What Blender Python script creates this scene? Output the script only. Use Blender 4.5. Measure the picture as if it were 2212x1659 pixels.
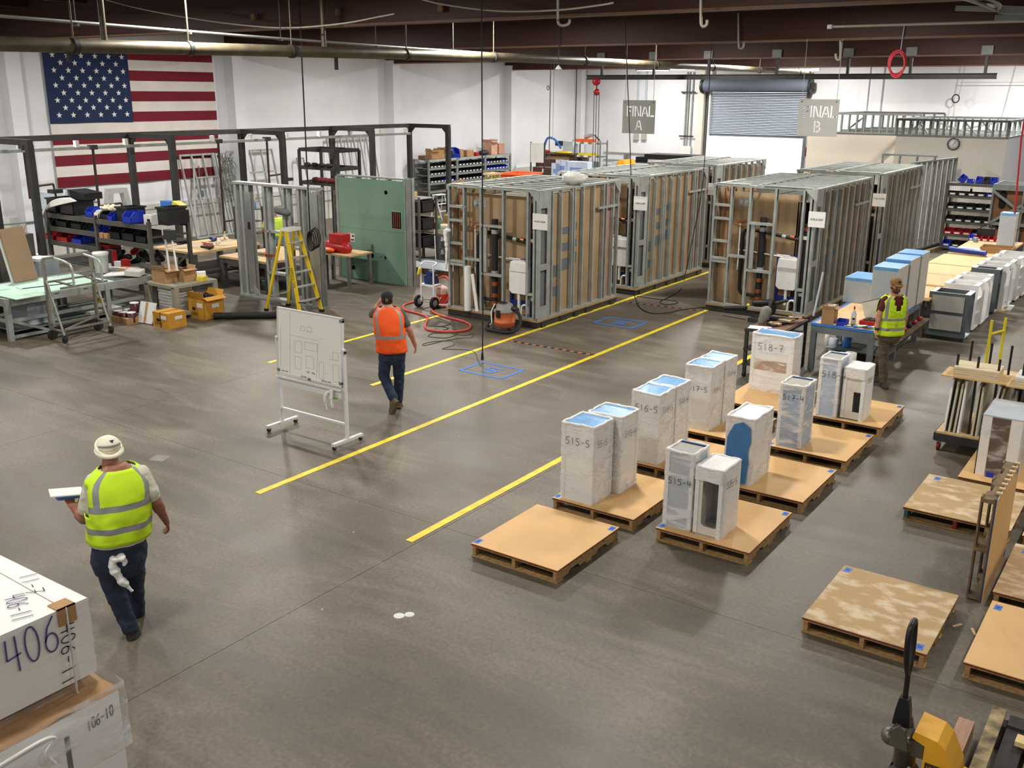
import bpy, bmesh, math, random
import numpy as np
from mathutils import Vector, Matrix, Euler, noise
random.seed(7)
SC = bpy.context.scene
COL = SC.collection
for o in list(bpy.data.objects): bpy.data.objects.remove(o)
# ------------------------------------------------------------------ camera
F_PX = 2131.34; YAW, PIT, ROL = [math.radians(a) for a in (34.85985, 16.47789, 0.36014)]
CAM = Vector((0, 0, 4.4))
fw = Vector((-math.sin(YAW)*math.cos(PIT), math.cos(YAW)*math.cos(PIT), -math.sin(PIT)))
rt0 = Vector((math.cos(YAW), math.sin(YAW), 0)); up0 = rt0.cross(fw)
rt = rt0*math.cos(ROL) + up0*math.sin(ROL); up = -rt0*math.sin(ROL) + up0*math.cos(ROL)
cd = bpy.data.cameras.new('camera'); cam = bpy.data.objects.new('camera', cd); COL.objects.link(cam)
cd.sensor_width = 36; cd.lens = F_PX/2212*36; cd.clip_end = 300
m = Matrix((rt, up, -fw)).transposed().to_4x4(); m.translation = CAM; cam.matrix_world = m
SC.camera = cam
def at(px, py, z=0.0, x=None, y=None):
    """world point seen at a pixel of the 2212x1659 photograph, on a horizontal or upright plane"""
    d = fw + rt*((px-1106)/F_PX) - up*((py-829.5)/F_PX)
    t = (x-CAM.x)/d.x if x is not None else (y-CAM.y)/d.y if y is not None else (z-CAM.z)/d.z
    return CAM + d*t
# ------------------------------------------------------------------ world, exposure
W = bpy.data.worlds.new('sky'); SC.world = W; W.use_nodes = True
bg = W.node_tree.nodes['Background']; bg.inputs[0].default_value = (0.86, 0.93, 1.0, 1); bg.inputs[1].default_value = 5.0
SC.view_settings.view_transform = 'Standard'; SC.view_settings.look = 'None'
SC.view_settings.gamma = 1; SC.view_settings.use_curve_mapping = False
SC.view_settings.exposure = 0.0
SC.cycles.use_denoising = True
SC.cycles.max_bounces = 6; SC.cycles.diffuse_bounces = 3; SC.cycles.glossy_bounces = 3; SC.cycles.transparent_max_bounces = 10
SC.cycles.sample_clamp_indirect = 4; SC.cycles.caustics_reflective = False; SC.cycles.caustics_refractive = False
# ------------------------------------------------------------------ lamps of the hall (high bays between the roof beams, a few added to brighten far walls)
LAMP = [ # x, y, watts
    (-21, 10.8, 380), (-21, 18, 400), (-21, 25.3, 350), (-21, 33, 340), (-21, 39.6, 420),  # last lamp of this row is added to brighten the back wall
    (-13.5, 10.8, 300), (-13.5, 18, 380), (-13.5, 25.3, 460), (-13.5, 33, 560), (-13.5, 39.6, 420),  # rearmost lamp here also added for the back wall
    (-6.2, 3.6, 170), (-6.2, 10.8, 240), (-6.2, 18, 300), (-6.2, 25.3, 400), (-6.2, 33, 520), (-6.2, 39.6, 420),  # its far end lamp is another addition lifting the back wall
    (1.0, 3.6, 130), (1.0, 10.8, 170), (1.0, 18, 200), (1.0, 25.3, 230), (1.0, 33, 420), (-13.5, 3.6, 230), (-21, 3.6, 240),  # lamp level with the office front added to light its side wall
    (-6.2, -3.4, 260), (-13.5, -3.4, 260), (1.0, -3.4, 160)]
def lamp_light(x, y, w, parent):
    ld = bpy.data.lights.new('high_bay_light', 'AREA'); ld.shape = 'DISK'; ld.size = 0.6
    ld.energy = w*LIGHT_K; ld.color = (1.0, 0.955, 0.89)
    lo = bpy.data.objects.new('high_bay_light', ld); COL.objects.link(lo); lo.location = (0, 0, -0.09); lo.parent = parent
    return lo
LIGHT_K = 1.0
# ------------------------------------------------------------------ materials
def lin(c):
    return tuple(((v/255)/12.92 if v/255 <= .04045 else ((v/255+.055)/1.055)**2.4) for v in c)
MATS = {}
def mat(name, rgb, rough=.6, metal=0, var=0.12, scale=6, bump=0, spec=.5, alpha=1, emit=0, stretch=None, rgb2=None, ramp=(.3, .7)):
    if name in MATS: return MATS[name]
    m = bpy.data.materials.new(name); m.use_nodes = True; nt = m.node_tree; N = nt.nodes; L = nt.links
    b = N['Principled BSDF']; c = lin(rgb)
    b.inputs['Base Color'].default_value = (*c, 1); b.inputs['Roughness'].default_value = rough
    b.inputs['Metallic'].default_value = metal; b.inputs['Specular IOR Level'].default_value = spec
    if emit: b.inputs['Emission Color'].default_value = (*c, 1); b.inputs['Emission Strength'].default_value = emit
    if alpha < 1: b.inputs['Alpha'].default_value = alpha
    if var or bump:
        g = N.new('ShaderNodeNewGeometry'); n = N.new('ShaderNodeTexNoise'); n.inputs['Scale'].default_value = scale; n.inputs['Detail'].default_value = 5
        v = g.outputs['Position']
        if stretch:
            mp = N.new('ShaderNodeMapping'); mp.inputs['Scale'].default_value = stretch; L.new(v, mp.inputs[0]); v = mp.outputs[0]
        L.new(v, n.inputs['Vector'])
        if var:
            r = N.new('ShaderNodeValToRGB'); r.color_ramp.elements[0].position = ramp[0]; r.color_ramp.elements[1].position = ramp[1]
            c2 = lin(rgb2) if rgb2 else None
            r.color_ramp.elements[0].color = (*(v*(1-var*1.3) for v in c), 1)
            r.color_ramp.elements[1].color = (*(c2 or tuple(min(1, v*(1+var)) for v in c)), 1)
            L.new(n.outputs['Fac'], r.inputs[0]); L.new(r.outputs[0], b.inputs['Base Color'])
        if bump:
            bp = N.new('ShaderNodeBump'); bp.inputs['Strength'].default_value = bump; bp.inputs['Distance'].default_value = .02
            L.new(n.outputs['Fac'], bp.inputs['Height']); L.new(bp.outputs[0], b.inputs['Normal'])
    MATS[name] = m; return m
galv = mat('galvanised_steel', (166, 172, 168), .45, .25, .14, 5)
galv_d = mat('grey_painted_steel', (124, 130, 128), .5, .15, .14, 5)
steel_b = mat('dark_steel', (52, 52, 52), .5, .2, .2, 4)
rackm = mat('rack_steel', (86, 86, 80), .5, .2, .15, 5)
black = mat('black_plastic', (22, 23, 26), .45, 0, .2, 8)
rubber = mat('black_rubber', (26, 26, 27), .7, 0, .2, 8)
blue = mat('blue_plastic', (18, 48, 172), .4, 0, .12, 8)
red = mat('red_plastic', (170, 26, 32), .4, 0, .12, 8)
orange = mat('orange_plastic', (232, 104, 48), .45, 0, .12, 8)
yellow = mat('yellow_paint', (226, 200, 30), .45, 0, .1, 8)
white = mat('white_paint', (226, 227, 224), .5, 0, .05, 8)
whitep = mat('white_plastic', (232, 232, 228), .35, 0, .05, 8)
paper = mat('white_paper', (236, 236, 232), .8, 0, .03, 8)
ink = mat('black_ink', (28, 28, 34), .7, 0, 0)
inkblue = mat('violet_ink', (62, 52, 112), .6, 0, 0)
kraft = mat('kraft_board', (168, 142, 108), .8, 0, .1, 2.5)
kraft_d = mat('brown_board', (128, 106, 84), .8, 0, .14, 2.5)
salmon = mat('pink_board', (176, 136, 116), .8, 0, .14, 3)
sheetm = mat('tan_hardboard', (222, 180, 122), .62, 0, .06, 2)
sheet_e = mat('red_painted_edge', (120, 44, 32), .7, 0, .2, 20)
dusty = mat('dusty_board', (190, 160, 116), .85, 0, .05, 5, rgb2=(216, 196, 164), ramp=(.5, .66), stretch=(1, 1.6, 1))
wood = mat('pallet_wood', (168, 134, 86), .8, 0, .3, 9, .3, stretch=(3, 3, 12))
wood_d = mat('weathered_wood', (120, 100, 74), .85, 0, .35, 9, .4)
wood_r = mat('brown_wood', (112, 76, 48), .7, 0, .25, 9, .3)
ply = mat('plywood', (206, 176, 130), .7, 0, .14, 4)
tapeb = mat('blue_tape', (64, 122, 206), .6, 0, .08, 20)
film_b = mat('blue_film', (106, 166, 218), .3, 0, .12, 14, .15)
cab_w = mat('cabinet_white', (238, 238, 236), .4, 0, .04, 4)
cab_g = mat('cabinet_grey_back', (168, 168, 160), .7, 0, .06, 30)
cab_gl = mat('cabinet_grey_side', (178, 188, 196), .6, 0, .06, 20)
cab_e = mat('cabinet_edge', (206, 200, 190), .6, 0, .06, 20)
copper = mat('copper', (190, 110, 74), .35, .8, .15, 6)
tapey = mat('yellow_floor_tape', (238, 214, 52), .5, 0, .16, 8)
card = mat('cardboard', (172, 134, 92), .85, 0, .1, 10)
cardy = mat('yellow_cardboard', (206, 150, 50), .8, 0, .1, 10)
skin = mat('skin', (186, 132, 106), .55, 0, .08, 30)
skin_d = mat('skin_tanned', (150, 100, 78), .55, 0, .1, 30)
greenb = mat('green_board', (132, 170, 150), .8, 0, .06, 1.2)
minty = mat('pale_green_board', (186, 220, 202), .8, 0, .05, 3)
darkwood = mat('dark_red_wood', (62, 26, 18), .6, 0, .3, 2.2, .1, stretch=(.5, 4, 14))
chrome = mat('bright_metal', (200, 204, 202), .3, .5, .08, 6)
holed = mat('dark_hole', (18, 18, 18), .9, 0, 0)
# ------------------------------------------------------------------ mesh helpers
class MB:
    def __init__(s): s.v = []; s.f = []; s.mi = []; s.sm = []
    def add(s, vs, fs, mi=0, smooth=False):
        b = len(s.v); s.v += [tuple(v) for v in vs]
        for f in fs: s.f.append(tuple(i+b for i in f)); s.mi.append(mi); s.sm.append(smooth)
        return s
    def box(s, x0, x1, y0, y1, z0, z1, mi=0):
        return s.add([(x, y, z) for x in (x0, x1) for y in (y0, y1) for z in (z0, z1)],
            [(0, 1, 3, 2), (4, 6, 7, 5), (0, 4, 5, 1), (2, 3, 7, 6), (0, 2, 6, 4), (1, 5, 7, 3)], mi)
    def bar(s, p, q, w, h, mi=0, ref=(0, 0, 1)):
        M = bar_matrix(p, q, w, h, ref)
        vs = [M @ Vector((x, y, z)) for x in (-.5, .5) for y in (-.5, .5) for z in (-.5, .5)]
        return s.add(vs, [(0, 1, 3, 2), (4, 6, 7, 5), (0, 4, 5, 1), (2, 3, 7, 6), (0, 2, 6, 4), (1, 5, 7, 3)], mi)
    def prism(s, poly, z0, z1, axis='z', mi=0):
        """extrude a 2D polygon (ccw) along an axis: z -> (x,y), x -> (y,z), y -> (x,z)"""
        n = len(poly)
        g = {'z': lambda a, b, c: (a, b, c), 'x': lambda a, b, c: (c, a, b), 'y': lambda a, b, c: (a, c, b)}[axis]
        vs = [g(a, b, z0) for a, b in poly] + [g(a, b, z1) for a, b in poly]
        return s.add(vs, [tuple(range(n))[::-1], tuple(range(n, 2*n))] + [(i, (i+1) % n, n+(i+1) % n, n+i) for i in range(n)], mi)
    def loft(s, rings, mi=0, caps=True, smooth=True):
        n = len(rings[0]); vs = [v for r in rings for v in r]
        fs = [(k*n+i, k*n+(i+1) % n, (k+1)*n+(i+1) % n, (k+1)*n+i) for k in range(len(rings)-1) for i in range(n)]
        s.add(vs, fs, mi, smooth)
        if caps:
            s.add(rings[0], [tuple(range(n))[::-1]], mi); s.add(rings[-1], [tuple(range(n))], mi)
        return s
    def tube(s, pts, r, seg=8, mi=0, caps=True):
        pts = [Vector(p) for p in pts]; rs = r if isinstance(r, (list, tuple)) else [r]*len(pts)
        rings = []; prev = None
        for i, p in enumerate(pts):
            t = (pts[min(i+1, len(pts)-1)] - pts[max(i-1, 0)]).normalized()
            if prev is None: a = t.orthogonal().normalized()
            else: a = (prev - t*prev.dot(t)).normalized() if (prev - t*prev.dot(t)).length > 1e-6 else t.orthogonal().normalized()
            b = t.cross(a); prev = a
            rings.append([p + (a*math.cos(k*2*math.pi/seg) + b*math.sin(k*2*math.pi/seg))*rs[i] for k in range(seg)])
        return s.loft(rings, mi, caps)
    def cyl(s, p, q, r0, r1=None, seg=12, mi=0): return s.tube([p, q], [r0, r0 if r1 is None else r1], seg, mi)
    def lathe(s, prof, seg=16, c=(0, 0, 0), mi=0):
        return s.loft([[(c[0]+r*math.cos(k*2*math.pi/seg), c[1]+r*math.sin(k*2*math.pi/seg), c[2]+z) for k in range(seg)] for r, z in prof], mi)
    def ball(s, c, r, R=None, seg=12, mi=0):
        rx, ry, rz = r if isinstance(r, (list, tuple)) else (r, r, r); R = R or Matrix.Identity(3)
        rings = []
        for j in range(seg//2+1):
            ph = -math.pi/2 + .02 + (math.pi-.04)*j/(seg//2)
            rings.append([Vector(c) + R @ Vector((rx*math.cos(ph)*math.cos(k*2*math.pi/seg), ry*math.cos(ph)*math.sin(k*2*math.pi/seg), rz*math.sin(ph))) for k in range(seg)])
        return s.loft(rings, mi)
    def capsule(s, p, q, r0, r1, seg=12):
        p = Vector(p); q = Vector(q); d = (q-p); L_ = d.length
        if L_ < 1e-6: return s.ball(p, r0)
        d /= L_; pts = []; rs = []
        for a in (-.99, -.8, -.5, 0): pts.append(p + d*r0*a); rs.append(r0*math.sqrt(1-a*a))
        for a in (0, .5, .8, .99): pts.append(q + d*r1*a); rs.append(r1*math.sqrt(1-a*a))
        return s.tube(pts, rs, seg)
    def mesh(s, name, mats):
        me = bpy.data.meshes.new(name); me.from_pydata([tuple(v) for v in s.v], [], s.f)
        for m_ in (mats if isinstance(mats, (list, tuple)) else [mats]): me.materials.append(m_)
        me.polygons.foreach_set('material_index', s.mi); me.polygons.foreach_set('use_smooth', s.sm); me.update()
        return me
def bar_matrix(p, q, w, h, ref=(0, 0, 1)):
    p = Vector(p); q = Vector(q); x = (q-p); L_ = x.length; x = x/L_
    r = Vector(ref)
    if abs(x.dot(r)) > .99: r = Vector((0, 1, 0))
    y = r.cross(x).normalized(); z = x.cross(y)
    M = Matrix((x*L_, y*w, z*h)).transposed().to_4x4(); M.translation = (p+q)/2
    return M
def link(name, me, parent=None):
    o = bpy.data.objects.new(name, me); COL.objects.link(o)
    if parent is not None: o.parent = parent
    return o
def tag(o, label, cat, group=None, kind=None):
    o['label'] = label; o['category'] = cat
    if group: o['group'] = group
    if kind: o['kind'] = kind
    USED.setdefault(label, 0); USED[label] += 1
    return o
USED = {}
def thing(name, label, cat, loc=(0, 0, 0), rz=0, group=None):
    o = link(name, None); o.location = loc; o.rotation_euler = (0, 0, rz); o.empty_display_size = .1
    return tag(o, label, cat, group)
def part(name, mb, mats, parent=None, label=None):
    o = link(name, mb.mesh(name, mats) if isinstance(mb, MB) else mb, parent)
    if label: o['label'] = label
    return o
UB = {}
def ubox(m_):
    if m_.name not in UB: UB[m_.name] = MB().box(-.5, .5, -.5, .5, -.5, .5).mesh('box_'+m_.name, m_)
    return UB[m_.name]
def bx(name, parent, m_, x0, x1, y0, y1, z0, z1, label=None, rot=None):
    o = link(name, ubox(m_), parent); o.location = ((x0+x1)/2, (y0+y1)/2, (z0+z1)/2); o.scale = (abs(x1-x0), abs(y1-y0), abs(z1-z0))
    if rot: o.rotation_euler = rot
    if label: o['label'] = label
    return o
def bar(name, parent, m_, p, q, w, h, ref=(0, 0, 1), label=None):
    o = link(name, ubox(m_), parent); o.matrix_local = bar_matrix(p, q, w, h, ref)
    if label: o['label'] = label
    return o
UC = {}
def rod(name, parent, m_, p, q, r, seg=10, label=None):
    k = (m_.name, seg)
    if k not in UC: UC[k] = MB().cyl((-.5, 0, 0), (.5, 0, 0), .5, seg=seg).mesh('rod_'+m_.name, m_)
    o = link(name, UC[k], parent); o.matrix_local = bar_matrix(p, q, 2*r, 2*r)
    if label: o['label'] = label
    return o
def tubep(name, parent, m_, pts, r, seg=8, label=None): return part(name, MB().tube(pts, r, seg), m_, parent, label)
def smooth_path(pts, n=6):
    P_ = [Vector(p) for p in pts]; out = []
    for i in range(len(P_)-1):
        a, b, c, d = P_[max(i-1, 0)], P_[i], P_[i+1], P_[min(i+2, len(P_)-1)]
        for k in range(n):
            t = k/n; out.append(.5*((2*b)+(c-a)*t+(2*a-5*b+4*c-d)*t*t+(3*b-a-3*c+d)*t**3))
    return out+[P_[-1]]
# channel stud: unit length along x, scaled; profile 1 x 1 in y,z
CH = {}
def stud(name, parent, m_, p, q, w=.09, h=.04, ref=(0, 1, 0), open_=1):
    """light-gauge steel channel from p to q: web w wide, flanges h deep"""
    k = (m_.name, open_)
    if k not in CH:
        t = .06; b = MB()
        b.box(-.5, .5, -.5, .5, -.5*open_, -.5*open_+t*2*open_)
        b.box(-.5, .5, -.5, -.5+t, -.5, .5).box(-.5, .5, .5-t, .5, -.5, .5)
        CH[k] = b.mesh('channel_'+m_.name, m_)
    o = link(name, CH[k], parent); o.matrix_local = bar_matrix(p, q, w, h, ref); return o
def to_mesh(name, c, m_, parent, M=None):
    tmp = bpy.data.objects.new('tmp', c); COL.objects.link(tmp); dg = bpy.context.evaluated_depsgraph_get(); me = bpy.data.meshes.new_from_object(tmp.evaluated_get(dg)); bpy.data.objects.remove(tmp); bpy.data.curves.remove(c)
    me.materials.clear(); me.materials.append(m_); me.polygons.foreach_set('material_index', [0]*len(me.polygons)); o = link(name, me, parent)
    if M is not None: o.matrix_local = M
    return o
def font_text(name, parent, body, m_, M, size, ext=.0008, align='CENTER'):
    c = bpy.data.curves.new(name, 'FONT'); c.body = body; c.size = size; c.extrude = ext; c.align_x = align; c.align_y = 'CENTER'
    return to_mesh(name, c, m_, parent, M)
def frame_M(o, x, y):
    x = Vector(x).normalized(); y = Vector(y).normalized(); z = x.cross(y)
    M = Matrix((x, y, z)).transposed().to_4x4(); M.translation = Vector(o); return M
def arc(cx, cy, rx, ry, a0, a1, n=9): return [(cx+rx*math.cos(math.radians(a0+(a1-a0)*i/n)), cy+ry*math.sin(math.radians(a0+(a1-a0)*i/n))) for i in range(n+1)]
GL = {'0': [arc(.5, .8, .4, .75, 80, 440, 16)], '1': [[(.45, 1.5), (.5, 0)]], '2': [arc(.5, 1.1, .4, .4, 170, -40) + [(.1, .05), (.95, .05)]],
      '3': [arc(.45, 1.15, .35, .35, 150, -90) + arc(.45, .4, .42, .4, 90, -150)], '4': [[(.2, 1.5), (.1, .65), (.95, .7)], [(.75, 1.5), (.7, 0)]],
      '5': [[(.9, 1.5), (.2, 1.45), (.15, .85)] + arc(.4, .45, .42, .42, 100, -140)], '6': [[(.8, 1.5), (.35, 1.1)] + arc(.48, .42, .38, .4, 160, 520, 14)],
      '7': [[(.1, 1.45), (.9, 1.5), (.4, 0)], [(.2, .75), (.85, .8)]], '8': [arc(.5, 1.15, .3, .33, -90, 270, 12) + arc(.5, .42, .38, .4, 90, -270, 12)],
      '9': [arc(.45, 1.1, .33, .36, 0, 360, 12) + [(.75, .5), (.5, 0)]], '-': [[(.15, .72), (.8, .76)]], ' ': [], 'T': [[(.1, 1.5), (.9, 1.5)], [(.5, 1.5), (.5, 0)]],
      'A': [[(.1, 0), (.5, 1.5), (.9, 0)], [(.25, .6), (.75, .6)]], 'R': [[(.15, 0), (.15, 1.5)] + arc(.4, 1.15, .4, .35, 90, -90, 6) + [(.15, .8), (.85, 0)]]}
def writing(name, parent, text, o, x, y, size, m_, w=.006, label=None, xs=1):
    """marker strokes on a surface: o lower-left corner, x and y unit directions"""
    b = MB(); o = Vector(o); x = Vector(x).normalized(); y = Vector(y).normalized(); n = x.cross(y)*.0015; s = size/1.5; k = 0
    for ch in text:
        for st in GL[ch]:
            P_ = [o + x*(k*1.15+u)*s*xs + y*v*s + n for u, v in st]
            for a, c in zip(P_, P_[1:]):
                if (c-a).length > 1e-5: b.bar(a, c, w, .001, ref=x.cross(y))
        k += 1
    return part(name, b, m_, parent, label)
def dup(root, loc=None, rz=None, label=None, group=None):
    r = root.copy(); COL.objects.link(r)
    if loc is not None: r.location = loc
    if rz is not None: r.rotation_euler = (0, 0, rz)
    if label: r['label'] = label; USED[label] = USED.get(label, 0)+1
    if group: r['group'] = group
    for ch in list(root.children):
        c = ch.copy(); COL.objects.link(c); c.parent = r
        for g in list(ch.children):
            d = g.copy(); COL.objects.link(d); d.parent = c
    return r
ORD = ['first', 'second', 'third', 'fourth', 'fifth', 'sixth', 'seventh', 'eighth', 'ninth', 'tenth', 'eleventh', 'twelfth', 'thirteenth', 'fourteenth', 'fifteenth', 'sixteenth']
# ------------------------------------------------------------------ the hall
def structure(o): o['kind'] = 'structure'; return o
def floor_material():
    m = bpy.data.materials.new('concrete_floor'); m.use_nodes = True; nt = m.node_tree; N = nt.nodes; L = nt.links
    b = N['Principled BSDF']; g = N.new('ShaderNodeNewGeometry')
    def nz(scale, det, st=(1, 1, 1), dist=0):
        mp = N.new('ShaderNodeMapping'); mp.inputs['Scale'].default_value = st; mp.inputs['Rotation'].default_value = (0, 0, .5); L.new(g.outputs['Position'], mp.inputs[0])
        n = N.new('ShaderNodeTexNoise'); n.inputs['Scale'].default_value = scale; n.inputs['Detail'].default_value = det; n.inputs['Distortion'].default_value = dist
        L.new(mp.outputs[0], n.inputs[0]); return n.outputs['Fac']
    a = nz(.45, 8, (1, 1, 1), .6); s = nz(1.3, 8, (.5, 2.2, 1), 1.2); f = nz(26, 6)
    def mix(x, y, k):
        q = N.new('ShaderNodeMix'); q.data_type = 'FLOAT'; q.inputs[0].default_value = k; L.new(x, q.inputs[2]); L.new(y, q.inputs[3]); return q.outputs[0]
    v = mix(mix(a, s, .42), f, .22)
    r = N.new('ShaderNodeValToRGB'); e = r.color_ramp.elements
    e[0].position = .36; e[0].color = (*lin((78, 71, 59)), 1); e[1].position = .64; e[1].color = (*lin((130, 121, 106)), 1)
    k = e.new(.5); k.color = (*lin((100, 92, 79)), 1)
    L.new(v, r.inputs[0])
    # pale dust specks
    sp = N.new('ShaderNodeTexVoronoi'); sp.inputs['Scale'].default_value = 1.6; L.new(g.outputs['Position'], sp.inputs['Vector'])
    lt = N.new('ShaderNodeMath'); lt.operation = 'LESS_THAN'; lt.inputs[1].default_value = .016; L.new(sp.outputs['Distance'], lt.inputs[0])
    mx = N.new('ShaderNodeMix'); mx.data_type = 'RGBA'; L.new(lt.outputs[0], mx.inputs[0]); L.new(r.outputs[0], mx.inputs[6]); mx.inputs[7].default_value = (*lin((190, 186, 176)), 1)
    L.new(mx.outputs[2], b.inputs['Base Color'])
    b.inputs['Specular IOR Level'].default_value = .45
    rr = N.new('ShaderNodeMapRange'); rr.inputs[3].default_value = .34; rr.inputs[4].default_value = .62; L.new(s, rr.inputs[0]); L.new(rr.outputs[0], b.inputs['Roughness'])
    bp = N.new('ShaderNodeBump'); bp.inputs['Strength'].default_value = .12; bp.inputs['Distance'].default_value = .01; L.new(v, bp.inputs['Height']); L.new(bp.outputs[0], b.inputs['Normal'])
    return m
FLM = floor_material(); joint = mat('joint_filler', (74, 68, 60), .9)
wallm = mat('painted_wall', (224, 226, 230), .75, 0, .05, .7)
wall_g = mat('grubby_wall', (196, 196, 190), .7, 0, .1, 1.1)
XW, YW, XE, YS = -26.0, 42.9, 9.0, -7.0
fl = structure(part('floor', MB().box(XW-.3, XE+.3, YS-.3, YW+.3, -.2, -.012), joint))
xs = [XW, -18.4, -12.2, -6.02, 0.2, XE]; ys = [YS, 0.2, 7.42, 14.6, 21.8, 29.1, 36.4, YW]
for i in range(len(xs)-1):
    for j in range(len(ys)-1):
        bx('slab', fl, FLM, xs[i]+.0025, xs[i+1]-.0025, ys[j]+.0025, ys[j+1]-.0025, -.1, 0)
w = structure(part('wall_left', MB().box(XW-.3, XW, YS, YW, 0, 6.6), wallm))
# projecting lower wall ledge
led = structure(bx('trim_1', None, wall_g, XW, XW+.1, YS, YW, 0, 1.12)); led.name = 'trim_1'
for y in (14.37, 21.61, 29.07, 36.74, 42.6):
    bx('pilaster', w, wallm, XW, XW+.42, y-.2, y+.2, 0, 5.5)
# back wall with roller door opening
DX0, DX1, DZ = -19.2, -14.65, 4.47
wb = structure(part('wall_back', MB().box(XW-.3, DX0, YW, YW+.3, 0, 6.6).box(DX1, XE+.3, YW, YW+.3, 0, 6.6).box(DX0, DX1, YW, YW+.3, DZ, 6.6), wallm))
for x in (-12.3, -11.75): bx('pilaster', wb, wallm, x-.12, x+.12, YW-.1, YW, 0, 6.4)
structure(part('wall_right', MB().box(XE, XE+.3, YS, YW, 0, 6.6), wallm))
structure(part('wall_front', MB().box(XW, XE, YS-.3, YS, 0, 6.6), wallm))
ce = structure(part('ceiling', MB().box(XW-.3, XE+.3, YS-.3, YW+.3, 6.6, 6.7), darkwood))
# glued beams across the hall
ledge = mat('beam_edge', (120, 84, 60), .6, 0, .1, 5)
for y, zb in ((7.2, 5.66), (14.37, 5.56), (21.61, 5.47), (29.07, 5.38), (36.74, 5.31)):
    b_ = bx('beam', ce, darkwood, XW+.02, XE, y-.12, y+.12, zb, 6.6)
    bx('beam_flange', ce, ledge, XW+.5, XE, y-.15, y-.12, zb, zb+.035)
for x in np.arange(-24.4, 8, 2.44):
    bx('purlin', ce, darkwood, x-.05, x+.05, YS, YW, 6.3, 6.6)
# roller door
dr = structure(link('door_1', None)); dr.empty_display_size = .1
slatm = mat('door_slat', (108, 118, 134), .65, .0, .06, 3)
zt = 4.45; n = 26; zb0 = 2.62; hs = (zt-zb0)/n
for i in range(n):
    z = zb0+i*hs
    key = 'slat_mesh'
    if key not in globals():
        slat_mesh = MB().prism([(0, 0), (-.010, .25), (-.016, .5), (-.010, .78), (0, .9), (.012, .9), (.012, 0)], 0, 1, 'x').mesh('slat', slatm)
    o = link('slat', slat_mesh, dr); o.location = (DX0+.05, YW-.03, z); o.scale = (DX1-DX0-.1, 1, hs*1.02)
bx('bottom_bar', dr, galv_d, DX0+.05, DX1-.05, YW-.06, YW, zb0-.06, zb0)
for x in (DX0, DX1): bx('guide', dr, galv_d, x-.06, x+.06, YW-.1, YW-.005, 0, 4.5)
b_ = MB(); 
for i in range(20):
    a0 = i*18
b_.tube([(DX0-.12, YW-.32, 4.72), (DX1+.12, YW-.32, 4.72)], .27, 20)
part('drum', b_, slatm, dr)
for x in (DX0-.16, DX1+.16): rod('drum_plate', dr, steel_b, (x-.05, YW-.32, 4.72), (x+.05, YW-.32, 4.72), .32, 20)
bx('chain_hoist', dr, steel_b, DX1+.2, DX1+.36, YW-.4, YW-.2, 4.6, 4.85)
# outside: pale yard
yard = mat('yard_concrete', (206, 204, 198), .8)
yd = structure(part('floor_outside', MB().box(-60, 20, YW+.3, YW+60, -.2, -.02), yard))
t = thing('delivery_truck', 'white van body standing outside beyond the half open roller door', 'truck', (-16.2, YW+14, 0))
bx('body', t, white, -2.4, 0.6, 0, 6, .6, 2.5); bx('cab', t, white, .65, 2.0, .1, 5.8, .5, 1.9)
for x in (-1.6, 1.3): part('wheel', MB().cyl((x, -.05, .42), (x, .2, .42), .42, seg=16), rubber, t)
t = thing('scrap_pile', 'red and pale sheeting heaped outside the roller door', 'pile', (-15.2, YW+6, 0))
for i in range(9):
    a = random.uniform(-1.2, 1.2); bx('sheet', t, [red, white, cab_gl, film_b, white][i % 5], a-.4, a+.35, i*.1, i*.1+.3, .0, random.uniform(.3, 1.1), rot=(0, random.uniform(-.2, .2), 0))
# lamps
reflm = mat('lamp_housing', (190, 190, 186), .4, .5)
lensm = mat('lamp_lens', (255, 246, 228), .4, emit=4, var=0)
lampm = MB().lathe([(.02, .3), (.12, .28), (.14, .12), (.3, 0), (.31, -.03)], 16).mesh('housing', reflm)
lensme = MB().lathe([(.29, -.03), (.02, -.032)], 16).mesh('lens', lensm)
place = ['over the workbenches', 'over the flag wall shelves', 'over the main aisle', 'over the steel pods', 'over the pallets', 'over the office end']
for i, (x, y, wt) in enumerate(LAMP):
    t = thing('high_bay_lamp', 'round high bay lamp hung between roof beams %s row, %s bay from the mezzanine' % (['flag wall', 'aisle', 'pod', 'pallet'][int((x+22)//7.3) % 4], ORD[int((y+11)//7.2)]), 'lamp', (x, y, 6.12), 0, 'high bay lamps in the roof')  # includes the added lamps by the back wall and the office side
    link('housing', lampm, t); link('lens', lensme, t); rod('hanger', t, steel_b, (0, 0, .28), (0, 0, .5), .01)
    lamp_light(x, y, wt, t)
# main sprinkler pipe and its run of hangers
pipem = mat('dull_pipe', (98, 90, 72), .45, .3, .2, 4)
Pm = [(-13.8, 5.6, 4.96), (-13.8, 7.6, 4.985), (-13.8, 11.95, 5.06), (-13.8, 19.6, 5.165), (-13.8, 30, 5.2), (-13.8, 40.5, 5.21)]
t = thing('sprinkler_main', 'thick dull brown sprinkler main pipe hung under the roof beams', 'pipe')
part('pipe', MB().tube(Pm, .1, 14), pipem, t)
for y in (8.7, 10.7, 12.9, 16.0, 19, 23, 27, 31, 35, 39):
    z = np.interp(y, [p[1] for p in Pm], [p[2] for p in Pm])
    part('clamp', MB().tube([(-13.8, y-.04, z), (-13.8, y+.04, z)], .118, 14), steel_b, t)
    rod('hanger_rod', t, pipem, (-13.8, y, z+.1), (-13.8, y, 6.6), .012)
for y in (8.6, 14.0): bar('drop_stub', t, steel_b, (-13.8, y, 5.0), (-13.8, y, 4.78), .05, .05)
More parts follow.
